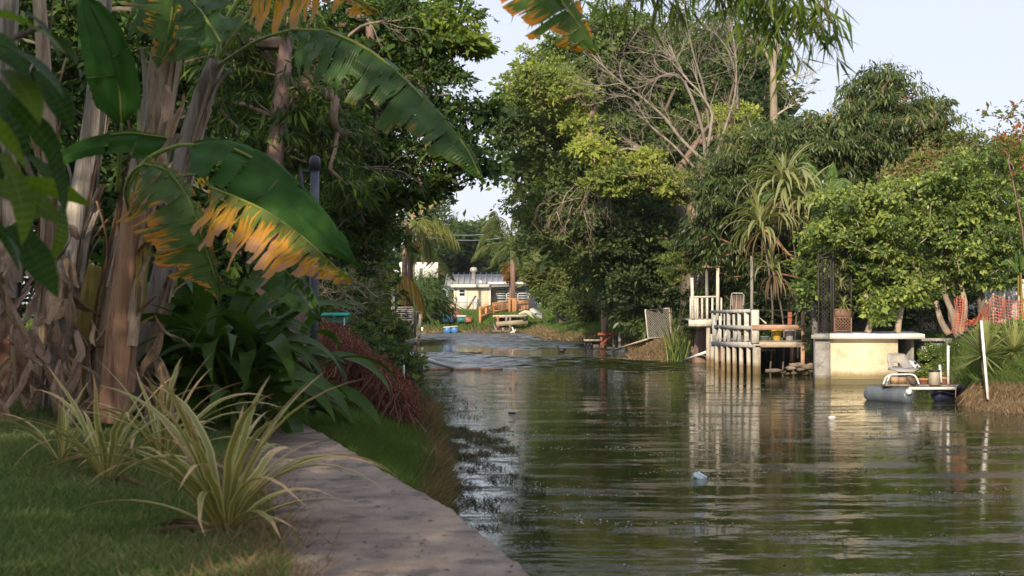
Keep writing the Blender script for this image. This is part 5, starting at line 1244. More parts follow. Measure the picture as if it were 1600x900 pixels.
part(root, 'top_bar', MB().tube([W(1276, 402, 38), W(1300, 392, 38), W(1330, 372, 38.2), W(1366, 352, 38.4)], .016, 6).tube([W(1279, 404, 38.1), W(1330, 396, 38.3)], .014, 6), iron)
for k in range(14):
    y = 405 + k * 8.2; part(root, 'rung', MB().tube([W(1279, y, 38), W(1285, y, 38.1)], .007, 4).tube([W(1298.5, y, 38.2), W(1302, y, 38.1)], .007, 4), iron)
part(root, 'lattice', lattice(root, W(1289.5, 503, 37.95), .2, .62, iron), iron); part(root, 'upper_lattice', lattice(root, W(1289.5, 447, 38.0), .2, 1.1, iron, .09, .016), iron); part(root, 'right_lattice', lattice(root, W(1316, 440, 38.35), .42, 1.2, iron, .13, .011), iron)
root = thing('planter_stand', W(1317, 522, 37.7), 'rusty lattice planter stand with a solid top panel under the iron arch', 'planter')
c = W(1317, 506.5, 37.7); part(root, 'lattice', lattice(root, c, .40, .30, rust, .08, .016), rust)
part(root, 'top_panel', MB().box(W(1317, 489.5, 37.7), (.42, .03, .21)), rust)
for px in (1304, 1330): jbox(W(px, 522, 37.7), W(px, 483, 37.7), .025, .03, rust, 'leg', root)
for py in (483.5, 496.5, 516.5): jbox(W(1304, py, 37.68), W(1330, py, 37.68), .02, .02, rust, 'rail', root)
root = thing('garden_gate', W(1451, 517, 38.9), 'black lattice garden gate with a fan shaped top in the shade', 'gate')
part(root, 'lattice', lattice(root, W(1451, 502.5, 38.9), .46, .46, iron, .09, .016), iron)
for px in (1437, 1465.5): jbox(W(px, 518, 38.9), W(px, 475, 38.9), .03, .03, iron, 'post', root)
for k in range(7):
    a = R(90 + (k - 3) * 22); p = W(1451, 488, 38.88)
    part(root, 'fan_ray', MB().tube(bez([p, p + Vector((math.cos(a) * .12, 0, .12 * math.sin(a) + .03)), p + Vector((math.cos(a) * .24, 0, .18 * math.sin(a) + .02))], 6), .01, 5), iron)
# ---- orange plastic netting ----
net_m, _nt, _b = newmat('orange plastic mesh'); _b.inputs['Base Color'].default_value = (.60, .17, .10, 1); _b.inputs['Roughness'].default_value = .5
def net(path_top, path_bot, nx_, nz_, seed):
    mb = MB(); rs = np.random.default_rng(seed); T = bez(path_top, 40); Bt = bez(path_bot, 40)
    i = np.linspace(0, 1, nx_ + 1); T = np.stack([np.interp(i, np.linspace(0, 1, len(T)), T[:, k]) for k in range(3)], 1); Bt = np.stack([np.interp(i, np.linspace(0, 1, len(Bt)), Bt[:, k]) for k in range(3)], 1)
    g = []
    for r_ in range(nz_ + 1):
        f = r_ / nz_; row = T * (1 - f) + Bt * f; row = row + np.stack([.02 * np.sin(i * 30 + f * 4), .06 * np.sin(i * 18 + f * 5 + seed), .012 * np.sin(i * 40)], 1) + rs.normal(size=row.shape) * .004; g.append(row)
    for r_ in range(nz_ + 1): mb.tube(g[r_], .0075, 3, cap=False)
    g = np.array(g)
    for c_ in range(nx_ + 1): mb.tube(g[:, c_], .005, 3, cap=False)
    return mb
Yn = 33.0
root = thing('safety_netting', W(1560, 525, Yn), 'orange plastic safety netting strung along the bank at the right edge', 'netting')
part(root, 'mesh', net([W(1530, 490, Yn + .6), W(1552, 462, Yn), W(1580, 470, Yn), W(1625, 466, Yn)], [W(1534, 516, Yn + .5), W(1550, 522, Yn - .1), W(1590, 526, Yn - .2), W(1625, 528, Yn - .2)], 27, 12, 1), net_m, kind='stuff')
part(root, 'bunched_mesh', net([W(1492, 468, Yn + 1.6), W(1500, 462, Yn + 1.5), W(1507, 470, Yn + 1.6)], [W(1488, 520, Yn + 1.3), W(1499, 519, Yn + 1.2), W(1510, 516, Yn + 1.4)], 12, 14, 2), net_m, kind='stuff')
part(root, 'folded_mesh', net([W(1508, 498, Yn + 1.2), W(1520, 500, Yn + .9), W(1536, 486, Yn + .6)], [W(1508, 507, Yn + 1.2), W(1522, 508, Yn + .9), W(1538, 494, Yn + .6)], 18, 6, 3), net_m, kind='stuff')
jbox(W(1552, 527, Yn + .08), W(1552, 458, Yn + .08), .035, .035, wood_beige, 'stake', root); jbox(W(1590, 528, Yn + .08), W(1592, 462, Yn + .08), .035, .035, wood_beige, 'stake', root)
# ---- white board fence at right edge ----
root = thing('board_fence', W(1580, 520, 40), 'pale board fence at the right edge behind the orange netting', 'fence')
for k in range(13):
    px = 1539 + k * 7.2; jbox(W(px, 525, 40), W(px, 446 - k * 1.2, 40), .115, .03, paint_g if k % 4 else paint_w, 'board', root, up=(0, 1, 0))
jbox(W(1536, 470, 40.05), W(1630, 463, 40.05), .04, .08, paint_g, 'rail', root)
root = thing('yard_wall', W(1400, 510, 43), 'grey wall in the shade behind the lime leaved tree', 'wall')
part(root, 'wall_panel', MB().box((W(1410, 0, 43.5).x, 43.6, 1.55), (4.6, .15, 1.3)), conc_g)

# ---- mid distance, right bank ----
root = thing('mooring_post', W(944, 545, 68), 'tall brown post beside a red braced jetty stand on the right bank', 'post')
p = W(943.5, 545, 68); p.z = 0; jbox(p, W(943.5, 471, 68), .22, .2, wood_salmon, 'post', root); jbox(W(947.5, 519, 67.9), W(948, 480, 67.9), .1, .1, wood_grey, 'post', root)
root = thing('jetty', W(948, 545, 66), 'small jetty with a red braced stand on the right bank', 'jetty')
def J(px, py, dy=0): return W(px, py, 66 + dy)
jbox(J(934, 522), J(966, 521), .5, .1, red_w, 'platform', root)
p = J(939.5, 543); jbox(p, J(939.5, 524), .09, .09, red_w, 'post', root); jbox(J(940.5, 538), J(953, 524.5), .08, .08, red_w, 'brace', root); jbox(J(959, 543, .4), J(959, 524, .4), .1, .1, wood_grey, 'post', root); jbox(J(968.5, 545, -.2), J(968, 520, -.2), .12, .1, paint_g, 'post', root)
jbox(J(912, 531.5), J(938, 531.5), .5, .08, wood_grey, 'platform', root); 
for px in (914, 919, 924): jbox(J(px, 544), J(px, 533), .07, .07, black_m, 'post', root)
part(root, 'cross_wall', MB().box(J(930.5, 538, .3), (.32, .2, .3)), wood_grey)
# leaning chain-link panel
GY = 58.0
root = thing('chain_link_gate', W(1030, 527, GY), 'loose chain link gate panel leaning on a post at the bank', 'gate')
g4 = [W(1008, 484, GY), W(1045.5, 481.5, GY), W(1049, 525, GY - .3), W(1012.5, 529, GY - .3)]
part(root, 'frame', MB().tube([*g4, g4[0]], .028, 8, cap=False), galv, smooth=True)
mb = MB(); A, B_, C_, D_ = [np.array(list(p)) for p in g4]; nn_ = 11
def bl(u, v): return (A * (1 - u) + B_ * u) * (1 - v) + (D_ * (1 - u) + C_ * u) * v
for k in range(1, 2 * nn_):
    f = k / nn_
    mb.tube([bl(max(0, f - 1), min(1, f)), bl(min(1, f), max(0, f - 1))], .007, 3, cap=False); mb.tube([bl(1 - max(0, f - 1), min(1, f)), bl(1 - min(1, f), max(0, f - 1))], .007, 3, cap=False)
part(root, 'wire_mesh', mb, galv, kind='stuff')
part(root, 'post', MB().tube([W(1050, 528, GY), W(1048.5, 481, GY)], .03, 8), rust)
# planks and pipes on the mud
a = W(957, 547, 62.5); a.z = .03; solo('plank', MB().beam(a, W(1011, 530, 59), .12, .05), wood_beige, a, 'long pale plank sloping from the chain link gate to the water', 'plank')
a = W(1067, 564.5, 52); a.z = .02; solo('pipe', MB().tube([a, W(1103, 550, 50)], .045, 8), plastic_w, a, 'white pipe slanting into the water left of the dock pilings', 'pipe')
a = W(1052, 549, 54); solo('fallen_branch', MB().tube(bez([a, W(1078, 539, 53), W(1108, 525, 51.5)], 8), np.linspace(.1, .05, len(bez([a, W(1078, 539, 53), W(1108, 525, 51.5)], 8))), 8), M['bark'], a, 'dark fallen branch resting on the low grey wall', 'branch', smooth=True)
root = thing('low_wall', W(1080, 545, 54), 'low grey block wall at the water behind the dock', 'wall')
for k in range(6):
    for r_ in range(2): part(root, 'block', MB().box(W(1056 + k * 9.2 + r_ * 4, 551 - r_ * 9.5, 54.3 - k * .25), (.2, .18, .2)), conc_blue if r_ == 0 else conc_g)
part(root, 'coping', MB().box(W(1083, 531, 53.7), (1.35, .3, .07), Matrix.Rotation(R(-8), 3, 'Z')), conc_g)
# floating litter
c = G(1090, 747, .0); root = thing('plastic_bag', c, 'crumpled pale blue plastic bag floating in the middle of the canal', 'bag')
mb = MB(); v = []
for r_ in range(7):
    for k in range(14):
        a = k / 14 * 6.283; f = r_ / 6; rad = .062 * math.sin(math.pi * (.12 + .5 * (1 - f))) * (1 + .25 * math.sin(a * 3 + r_) + .12 * math.sin(a * 7))
        v.append((c.x + .02 - f * .022 + rad * 1.15 * math.cos(a) * (1.2 - .5 * f), c.y + rad * math.sin(a), .075 * f - .004 + .006 * math.sin(a * 5 + r_)))
mb.add(v, [(r_ * 14 + k, r_ * 14 + (k + 1) % 14, r_ * 14 + 14 + (k + 1) % 14, r_ * 14 + 14 + k) for r_ in range(6) for k in range(14)])
bag_m, _nt, _b = newmat('thin pale plastic'); _b.inputs['Base Color'].default_value = (.5, .62, .68, 1); _b.inputs['Roughness'].default_value = .25; _b.inputs['Subsurface Weight'].default_value = .2
part(root, 'body', mb, bag_m, smooth=False)
for k, (px, py, lab) in enumerate([(1300, 653, 'white scrap floating before the grey corner pillar'), (712, 785, 'white scrap at the water edge of the seawall'), (800, 646, 'dark scrap floating left of the middle of the canal')]):
    c = G(px, py, 0); mb = MB().lathe(c, [(0, -.01), (.05, 0), (.06, .015), (.02, .03), (0, .03)], 8); mb.v[0] = (mb.v[0] - np.array(list(c))) * [1.3 if k != 1 else .35, .6 if k != 1 else .3, 1] + np.array(list(c))
    solo('floating_scrap', mb, black_m if k == 2 else plastic_w, c, lab, 'litter')
c = G(878, 550, 0); root = thing('duck', c, 'small dark duck swimming off the right bank jetty', 'duck')
mb = MB().lathe(c + Vector((-.16, 0, .05)), [(0, 0), (.05, .04), (.085, .14), (.08, .24), (.03, .33), (0, .36)], 10, (1, 0, .15)); part(root, 'body', mb, black_m, smooth=True)
part(root, 'neck_and_head', MB().tube([c + Vector((-.1, 0, .08)), c + Vector((-.15, 0, .18)), c + Vector((-.16, 0, .22)), c + Vector((-.21, 0, .22)), c + Vector((-.27, 0, .2))], [.035, .025, .036, .03, .008], 8), black_m, smooth=True)
# ================================================================== TREES AND PLANTS
def wp(*p): return [W(*q) for q in p]
def gw(px, Y, dz=-.05):
    x = (px - 800) / F * Y; return Vector((x, Y, float(ground_z(x, Y)) + dz))
# ---- left bank background ----
tree('broadleaf_tree', 'big dark broadleaf tree hanging over the left side of the canal', 'tree',
     [gw(470, 24.5), W(462, 420, 24.5), W(440, 300, 24.3), W(470, 150, 24.2), W(540, 30, 24.2)], .16,
     [(600, 90, 24.5, 120, 105, 1.8, .35), (686, 180, 24, 56, 72, .8, .36), (560, 230, 25, 120, 110, 1.8, .3), (722, 250, 24, 40, 52, .8, .2), (490, 60, 25.5, 130, 110, 1.8, .3), (655, 300, 24.5, 62, 38, 1.0, .45), (735, 75, 24, 30, 20, .5, .95), (690, 50, 24.2, 55, 45, .8, .75), (560, 360, 25.5, 75, 62, 1.2, .35), (745, 180, 24, 30, 16, .5, .3)],
     430, 95, .33, .105, .42, M['leaf_dark'], M['barkpink'], droop=.3, tv=.2, fill=.12)
tree('broadleaf_tree', 'deep green tree behind the banana clump, filling the top left', 'tree',
     [gw(300, 29), W(300, 300, 29), W(330, 100, 29)], .18,
     [(180, 120, 30, 260, 190, 2.0, .3), (40, 330, 29, 170, 190, 1.6, .25), (300, 350, 28.5, 190, 150, 1.5, .28), (330, 90, 29, 140, 160, 1.6, .35), (60, 60, 30, 190, 140, 1.8, .3), (420, 520, 28, 110, 80, 1.4, .3)],
     440, 70, .5, .17, .4, M['leaf_dark'], M['bark'], droop=.3, tv=.2)
tree('willowy_tree', 'tree with fine drooping green leaves and a pinkish leaning trunk, left of the pole', 'tree',
     [gw(400, 20), W(415, 420, 20), W(428, 260, 20), W(442, 120, 20), W(450, 20, 20)], .115,
     [(430, 190, 20.6, 90, 120, 1.3, .55), (505, 200, 20.5, 65, 90, 1.0, .5), (400, 60, 20.5, 90, 70, 1.0, .5), (540, 290, 20.8, 50, 40, .8, .5), (350, 120, 20.4, 70, 90, 1.0, .45)],
     120, 48, .36, .15, .16, M['leaf_dark'], M['barkpink'], droop=.8, tv=.2, up=.1)
tree('bushy_tree', 'dense bushy tree with small olive leaves behind the vine mound', 'tree',
     [gw(560, 31), W(575, 460, 31), W(590, 380, 31)], .12,
     [(556, 385, 31, 52, 80, 1.3, .4), (530, 470, 29, 62, 50, 1.1, .4), (578, 452, 32, 22, 50, .8, .55), (580, 330, 33, 36, 40, .9, .6), (505, 380, 30, 55, 90, 1.3, .3)],
     260, 85, .34, .085, .45, M['leaf_mid'], M['bark'], tv=.16)
shrub('tangled_shrub', 'tangled brown and olive shrub behind the turquoise table', 'shrub', [(560, 510, 28, 55, 38, 1.0, .45), (520, 535, 26, 60, 40, .9, .35), (588, 520, 30, 20, 34, .6, .6)], 70, 85, .3, .09, .4, M['leaf_olive'], M['bark'])
shrub('creeper', 'fresh green creeper tumbling over the bank below the slatted dock box', 'creeper', [(606, 560, 27, 26, 30, .7, .45), (590, 530, 26, 45, 30, .8, .4), (637, 580, 25, 16, 26, .5, .4), (570, 560, 23.5, 50, 45, .8, .3)], 95, 95, .2, .075, .6, M['leaf_mid'], M['bark'])
tree('background_tree', 'tall dense tree forming the dark backdrop behind the left bank', 'tree',
     [gw(420, 44), W(420, 300, 44), W(430, 150, 44)], .3,
     [(520, 150, 44, 130, 150, 3, .35), (330, 120, 44, 160, 170, 3, .3), (120, 130, 42, 200, 180, 3, .3), (-60, 220, 42, 160, 220, 3, .3), (520, 330, 44, 66, 130, 3, .4), (400, 340, 42, 150, 130, 3, .3), (180, 360, 40, 190, 150, 3, .28), (610, 60, 44, 60, 70, 2, .4), (430, 500, 38, 140, 80, 2, .3), (520, 470, 44, 50, 60, 2, .4)],
     420, 80, 1.0, .3, .45, M['leaf_dark'], M['bark'], tv=.16, fill=1.2)
# dry under-mound for the vines, bare tangle
tm = MB()
for k in range(26):
    px = random.uniform(520, 600); bare(tm, W(px, random.uniform(430, 520), 27 + random.random()), (random.gauss(0, .7), -.3, random.uniform(-.3, .8)), random.uniform(.5, .9), .012, 2, 4, .8, .3, 0)
solo('dead_tangle', tm, M['barkpale'], W(560, 520, 27), 'tangle of dry pale twigs in the hedge above the vine mound', 'twigs', kind='stuff')
# thin arching dead twigs among the left tree
tm = MB()
for (p, d, L) in [((465, 262), (.8, 0, .8), .8), ((530, 255), (1, 0, .05), .8), ((540, 60), (.5, 0, .6), .7), ((430, 240), (.6, 0, .9), .8)]:
    bare(tm, W(p[0], p[1], 21.5), d, L, .022, 3, 5, .5, .2, -.02)
solo('bare_branches', tm, M['barkpale'], W(465, 262, 21.5), 'thin bare tan branches crossing the dark foliage beside the pole', 'branches', kind='stuff')

# ---- gold palm and tattered bananas beyond the slatted box ----
gp = gw(612, 62); root = thing('palm', gp, 'small palm with dying golden fronds drooping behind the slatted dock box', 'palm tree')
part(root, 'trunk', MB().tube([gp, W(610, 440, 62), W(612, 425, 62)], [.16, .12, .1], 9), M['barkpink'], smooth=True)
for k, (pts, L, hg, mt, rn) in enumerate([
    ([(613, 428, 62), (632, 428, 61.5), (652, 448, 61.2), (662, 478, 61)], 1.5, 1.0, 'palmgold', .5), ([(612, 430, 62), (622, 432, 61.5), (634, 452, 61.2), (640, 485, 61)], 1.5, 1.1, 'palmgold', .35), ([(612, 428, 62), (606, 420, 61.5), (600, 430, 61), (597, 455, 61)], .9, 1.0, 'palmgold', .6),
    ([(640, 360, 63), (660, 340, 63), (690, 345, 63), (712, 372, 63)], 1.5, 1.0, 'palm', .75), ([(640, 362, 63), (625, 345, 63), (608, 350, 62.5), (600, 372, 62)], 1.4, 1.0, 'palm', .7), ([(640, 362, 63), (652, 352, 62.5), (664, 368, 62), (670, 392, 62)], 1.3, 1.0, 'palm', .8), ([(640, 362, 63), (636, 350, 62.5), (640, 372, 62), (644, 398, 62)], 1.2, 1.0, 'palm', .6)]):
    if k < 3: part(root, 'frond', frond(MB(), wp(*pts), L * .85, 46, .05, hg, rn, .03), M[mt], 'golden dying frond')
    else:
        if k == 3:
            gp2 = gw(640, 63); root2 = thing('palm', gp2, 'green palm with hanging yellow green fronds in front of the pale utility pole', 'palm tree')
            part(root2, 'trunk', MB().tube([gp2, W(641, 440, 63), W(640, 360, 63)], [.15, .12, .1], 9), M['barkpink'], smooth=True)
        part(root2, 'frond', frond(MB(), wp(*pts), L, 46, .05, hg, rn, .03), M[mt])
b_tat = bladem('tattered banana blade with tan margin', (.10, .15, .03), (.42, .30, .14), (.38, .22, .14), -.05, .6, .35)
gp = gw(634, 66); root = thing('banana_plant', gp, 'far banana plant with tattered tan edged leaves beyond the golden palm', 'banana plant', 'banana plants')
part(root, 'stem', MB().tube([gp, W(632, 420, 66), W(634, 345, 66)], [.16, .12, .09], 9), M['barkpink'], smooth=True)
for k, pts in enumerate([[(634, 330, 66), (655, 316, 65.6), (680, 312, 65.2), (692, 314, 65)], [(636, 345, 66), (660, 342, 65.5), (685, 353, 65.2), (700, 368, 65)], [(640, 395, 66), (668, 392, 65.6), (695, 412, 65.2), (712, 440, 65)], [(634, 340, 66), (620, 325, 66), (604, 330, 65.6), (596, 350, 65.4)]]):
    part(root, 'leaf', banana_blade(MB(), wp(*pts), (0, -.6, -1), (0, 1, -.3), .55, .3, 16, .7, .5, .25, .1, seed=60 + k, rt=.03), b_tat, smooth=True)
part(root, 'flower', MB().lathe(W(652, 386, 65.4), [(0, -.3), (.13, -.1), (.12, .15), (0, .4)], 8, (.6, 0, .5)), surf('dark red flower', (.22, .02, .02), (.3, .04, .03), 5, .6, 0))
shrub('feathery_shrub', 'soft grey green feathery shrub left of the cream house', 'shrub', [(658, 462, 80, 22, 36, 1.6, .5), (640, 478, 76, 18, 26, 1.2, .5), (678, 478, 84, 14, 18, 1.2, .6)], 90, 110, .8, .34, .12, M['leaf_far'], M['bark'], droop=.9)
tree('background_tree', 'tall dense tree forming the dark backdrop behind the right bank', 'tree',
     [gw(1150, 72), W(1150, 300, 72), W(1130, 150, 72)], .4,
     [(960, 180, 70, 110, 110, 4, .3), (1080, 150, 72, 120, 130, 4, .25), (1180, 200, 72, 60, 90, 3, .22), (900, 350, 70, 70, 90, 3, .3), (1010, 360, 70, 120, 120, 4, .2), (1150, 360, 70, 120, 130, 4, .2), (1280, 400, 62, 120, 110, 3, .2), (1420, 400, 60, 140, 110, 3, .22), (1540, 420, 60, 90, 70, 3, .3), (850, 260, 68, 60, 70, 2, .35), (1080, 470, 66, 130, 50, 3, .15)],
     420, 90, 1.3, .34, .45, M['leaf_mid'], M['bark'], tv=.14, fill=1.2)
tree('far_tree', 'dark round tree behind the cream house', 'tree', [gw(730, 150), W(730, 430, 150), W(735, 400, 150)], .5, [(730, 405, 152, 60, 42, 6, .5), (735, 372, 150, 34, 26, 5, .55), (690, 410, 150, 48, 36, 5, .4), (785, 415, 150, 40, 38, 5, .4), (630, 440, 150, 60, 40, 5, .4), (860, 420, 150, 70, 50, 5, .4)], 300, 70, 1.3, .5, .5, M['leaf_far'], M['bark'], tv=.14)
root = thing('norfolk_pine', gw(668, 135), 'misty tall conifer with level branch tiers far behind the golden palm', 'conifer')
tm = MB(); a = gw(668, 135); tm.tube([a, W(668, 268, 135)], [.4, .06], 8); cm = MB()
for k in range(11):
    py = 282 + k * 10; r = (16 + k * 3.6) * 135 / F; c = W(668, py, 135)
    for s in range(8):
        an = s * .785 + k * .4; e = c + Vector((math.cos(an) * r, math.sin(an) * r, .15 * r)); tm.tube([c, e], [.08, .02], 4, cap=False)
        n = 60; t = rng.random(n) ** .8; P_ = np.array([list(c.lerp(e, x)) for x in t]) + rng.normal(size=(n, 3)) * [.25, .25, .1]
        leaves(cm, P_, np.array([[math.cos(an), math.sin(an), .5]]) + rng.normal(size=(n, 3)) * .6, rng.normal(size=(n, 3)) + [0, 0, 1], .55, .12, .3 + .2 * rng.random(n))
part(root, 'trunk', tm, M['bark']); part(root, 'crown', cm, M['leaf_far'])
# palm crown right of the gap
pb = gw(803, 118); root = thing('palm', pb, 'far palm with broad drooping olive fronds above the cream house', 'palm tree')
part(root, 'trunk', MB().tube([pb, W(802, 470, 110), W(800, 372, 110)], [.22, .18, .16], 10), M['barkpink'], smooth=True)
for k, pts in enumerate([[(798, 375), (775, 355), (752, 372), (742, 398)], [(798, 375), (790, 345), (770, 340), (756, 356)], [(798, 375), (800, 345), (806, 332), (816, 330)], [(798, 378), (778, 380), (755, 385), (738, 402)], [(798, 378), (788, 388), (776, 396), (768, 408)], [(800, 375), (820, 350), (845, 356), (860, 380)], [(798, 378), (800, 390), (806, 400), (812, 412)], [(798, 375), (782, 350), (776, 332), (770, 330)]]):
    part(root, 'frond', frond(MB(), [W(a, b_, 110 - k * .3) for a, b_ in pts], 1.1, 60, .07, .8, .35, .05), M['palm'])
pb = W(798, 482, 116); root = thing('croton_tree', pb, 'slim tree with a bare pinkish stem and orange tinged leaves before the house windows', 'tree')
part(root, 'trunk', MB().tube([pb, W(797.5, 455, 116), W(799, 438, 116)], [.13, .11, .09], 8), M['barkpink'], smooth=True)
C_, ti_ = blob_clumps([(800, 428, 116, 12, 14, .7, .55)], 22); cm = MB(); crown(cm, C_, ti_, 50, .4, .3, .3, tv=.3); part(root, 'crown', cm, M['leaf_autumn'])

# ---- right bank, mid distance masses ----
tree('spreading_tree', 'olive green leaning tree over the far right bank beside the cream house', 'tree',
     [gw(880, 92), W(870, 460, 92), W(850, 420, 91)], .3,
     [(868, 415, 92, 44, 34, 3, .5), (838, 378, 95, 34, 28, 3, .35), (900, 442, 90, 40, 24, 3, .55), (930, 430, 88, 50, 46, 3, .5), (846, 446, 93, 16, 22, 1.6, .55)],
     300, 80, .6, .26, .42, M['leaf_olive'], M['bark'], tv=.18)
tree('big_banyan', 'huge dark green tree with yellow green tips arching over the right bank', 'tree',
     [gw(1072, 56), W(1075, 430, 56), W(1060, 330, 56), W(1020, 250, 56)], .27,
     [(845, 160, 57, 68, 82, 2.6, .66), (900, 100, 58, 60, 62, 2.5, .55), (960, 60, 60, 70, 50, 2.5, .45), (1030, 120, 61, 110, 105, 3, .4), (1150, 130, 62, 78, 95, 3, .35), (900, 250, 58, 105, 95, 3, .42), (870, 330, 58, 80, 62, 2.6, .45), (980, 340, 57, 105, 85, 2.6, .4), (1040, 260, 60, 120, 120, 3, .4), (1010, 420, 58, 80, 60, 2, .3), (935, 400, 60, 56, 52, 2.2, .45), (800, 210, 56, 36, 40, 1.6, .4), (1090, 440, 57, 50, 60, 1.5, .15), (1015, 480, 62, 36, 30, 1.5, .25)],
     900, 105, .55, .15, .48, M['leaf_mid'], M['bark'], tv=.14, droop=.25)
# bright new growth: its own leafy boughs in front
tree('yellow_green_tree', 'tree with bright yellow green clumps in front of the huge dark tree', 'tree',
     [gw(1085, 52.5), W(1095, 440, 52.5), W(1080, 320, 52.5), W(1020, 250, 52.5)], .22,
     [(930, 240, 52, 34, 28, .9, .95), (1010, 265, 52, 42, 32, 1.0, .92), (960, 285, 52, 50, 30, 1, .65), (1140, 190, 53, 40, 24, 1, .9), (1170, 215, 52, 46, 26, 1, .75), (880, 150, 53, 55, 34, 1, .75), (835, 130, 53, 40, 30, 1, .7), (1050, 290, 52, 40, 30, .8, .75), (905, 195, 53, 30, 20, .8, .8)],
     270, 85, .34, .12, .5, M['leaf_mid'], M['barkpink'], tv=.1)
# dead limbs in front of it
root = thing('dead_tree', gw(1090, 51), 'bare dead tree whose pale forked limbs fan out before the dark tree', 'dead tree')
tm = MB(); tm.tube(bez([gw(1092, 51), W(1110, 400, 51), W(1105, 310, 51), W(1095, 250, 51)], 8), [.26, .24, .22, .2, .18, .17, .16][:len(bez([gw(1092, 51), W(1110, 400, 51), W(1105, 310, 51), W(1095, 250, 51)], 8))], 8, cap=False)
part(root, 'trunk', tm, M['barkpink'], smooth=True)
def limb(root, pts, r, kids, L, seed, name='limb', depth=2, mt='barkpale'):
    random.seed(seed); mb = MB(); P_ = bez(pts, 14); n = len(P_); mb.tube(P_, np.linspace(r, r * .35, n), 7, cap=False)
    for k in range(kids):
        i = random.randint(n // 3, n - 1); d = P_[i] - P_[i - 1]; d = d / np.linalg.norm(d) + rng.normal(size=3) * .5
        bare(mb, P_[i], d, L * random.uniform(.6, 1.1), r * .34, depth, 5, .6, .2, .08)
    part(root, name, mb, M[mt], smooth=True)
Yl = 50.6
for k, (pts, r, kids, L) in enumerate([
    ([(1098, 250), (1062, 215), (1040, 185), (1000, 150), (960, 120), (925, 85)], .06, 12, 1.5),
    ([(1102, 250), (1098, 205), (1080, 150), (1060, 118), (1030, 120), (1010, 135)], .07, 10, 1.3),
    ([(1104, 240), (1112, 190), (1110, 170), (1088, 138), (1068, 118), (1045, 70)], .06, 14, 1.5),
    ([(1085, 262), (1050, 225), (1015, 195), (990, 155), (960, 150)], .045, 10, 1.2),
    ([(1108, 200), (1100, 140), (1085, 90), (1072, 30), (1068, -20)], .045, 16, 1.5),
    ([(1120, 240), (1136, 190), (1148, 150), (1150, 90), (1140, 30)], .055, 12, 1.4),
    ([(1152, 170), (1150, 120), (1138, 80), (1120, 55), (1105, 45)], .05, 8, 1.2),
    ([(1070, 290), (1040, 262), (1010, 240), (980, 232), (965, 238)], .075, 8, 1.2)]):
    limb(root, [W(a, b_, Yl + .2 * k) for a, b_ in pts], r, kids, L, 100 + k, mt='barkdead')
random.seed(77)
tm = MB()
for k in range(15):
    px = random.uniform(850, 960); py = random.uniform(270, 350)
    bare(tm, W(px, py, 53.5), (random.gauss(-.4, .5), -.3, random.gauss(-.6, .4)), random.uniform(.6, 1.3), .014, 3, 3, .4, .2, -.16)
for k in range(26):
    px = random.uniform(1040, 1190); py = random.uniform(200, 330)
    bare(tm, W(px, py, 51.5), (random.gauss(0, .5), -.3, random.gauss(.7, .4)), random.uniform(.7, 1.2), .016, 3, 4, .5, .2, .05)
solo('dead_twigs', tm, M['barkpale'], W(920, 340, 53.5), 'masses of fine dead twigs hanging in the huge dark tree', 'twigs', kind='stuff')
# tall half bare tree behind
root = thing('half_bare_tree', gw(1205, 56), 'tall slender pale trunk with thin bare crown against the sky', 'tree')
tm = MB(); tm.tube(bez([gw(1205, 56), W(1206, 300, 56), W(1209, 180, 56), W(1208, 110, 56), W(1214, 60, 56)], 12), [.2] * 0 + list(np.linspace(.2, .09, len(bez([gw(1205, 56), W(1206, 300, 56), W(1209, 180, 56), W(1208, 110, 56), W(1214, 60, 56)], 12)))), 8)
part(root, 'trunk', tm, M['barkpale'], smooth=True)
for k, (pts, r, kids) in enumerate([([(1208, 110), (1200, 90), (1185, 60), (1175, 30), (1160, 0)], .06, 8), ([(1214, 128), (1230, 127), (1240, 118), (1252, 122)], .045, 7), ([(1214, 60), (1216, 30), (1212, -10)], .06, 8), ([(1206, 185), (1225, 172), (1244, 162)], .05, 5), ([(1208, 100), (1225, 60), (1240, 40)], .04, 8)]):
    limb(root, [W(a, b_, 56) for a, b_ in pts], r, kids, 1.0, 200 + k, depth=2)
# mango-like tree
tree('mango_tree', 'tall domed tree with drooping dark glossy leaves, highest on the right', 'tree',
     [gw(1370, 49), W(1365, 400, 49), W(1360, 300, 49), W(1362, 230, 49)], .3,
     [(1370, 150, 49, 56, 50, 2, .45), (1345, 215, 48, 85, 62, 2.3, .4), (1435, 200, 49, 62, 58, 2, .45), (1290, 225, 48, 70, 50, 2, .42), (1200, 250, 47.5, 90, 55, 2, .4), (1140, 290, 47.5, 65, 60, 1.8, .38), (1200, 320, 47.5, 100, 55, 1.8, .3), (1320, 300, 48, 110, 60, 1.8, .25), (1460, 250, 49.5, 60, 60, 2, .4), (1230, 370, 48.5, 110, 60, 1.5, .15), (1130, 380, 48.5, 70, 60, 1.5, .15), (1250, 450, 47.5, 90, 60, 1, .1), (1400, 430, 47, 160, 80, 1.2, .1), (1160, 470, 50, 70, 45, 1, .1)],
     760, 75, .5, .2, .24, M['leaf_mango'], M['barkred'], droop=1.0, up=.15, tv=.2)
tree('rusty_tree', 'bushy tree with rusty olive leaves behind the lime leaved one', 'tree', [gw(1500, 46), W(1490, 380, 46), W(1480, 300, 46)], .14, [(1470, 265, 45, 50, 36, 1.2, .8), (1510, 260, 46, 30, 50, 1.2, .6), (1575, 270, 46, 45, 60, 1.4, .5), (1420, 285, 44.5, 40, 26, 1, .8)], 150, 75, .36, .13, .4, M['leaf_olive'], M['bark'])
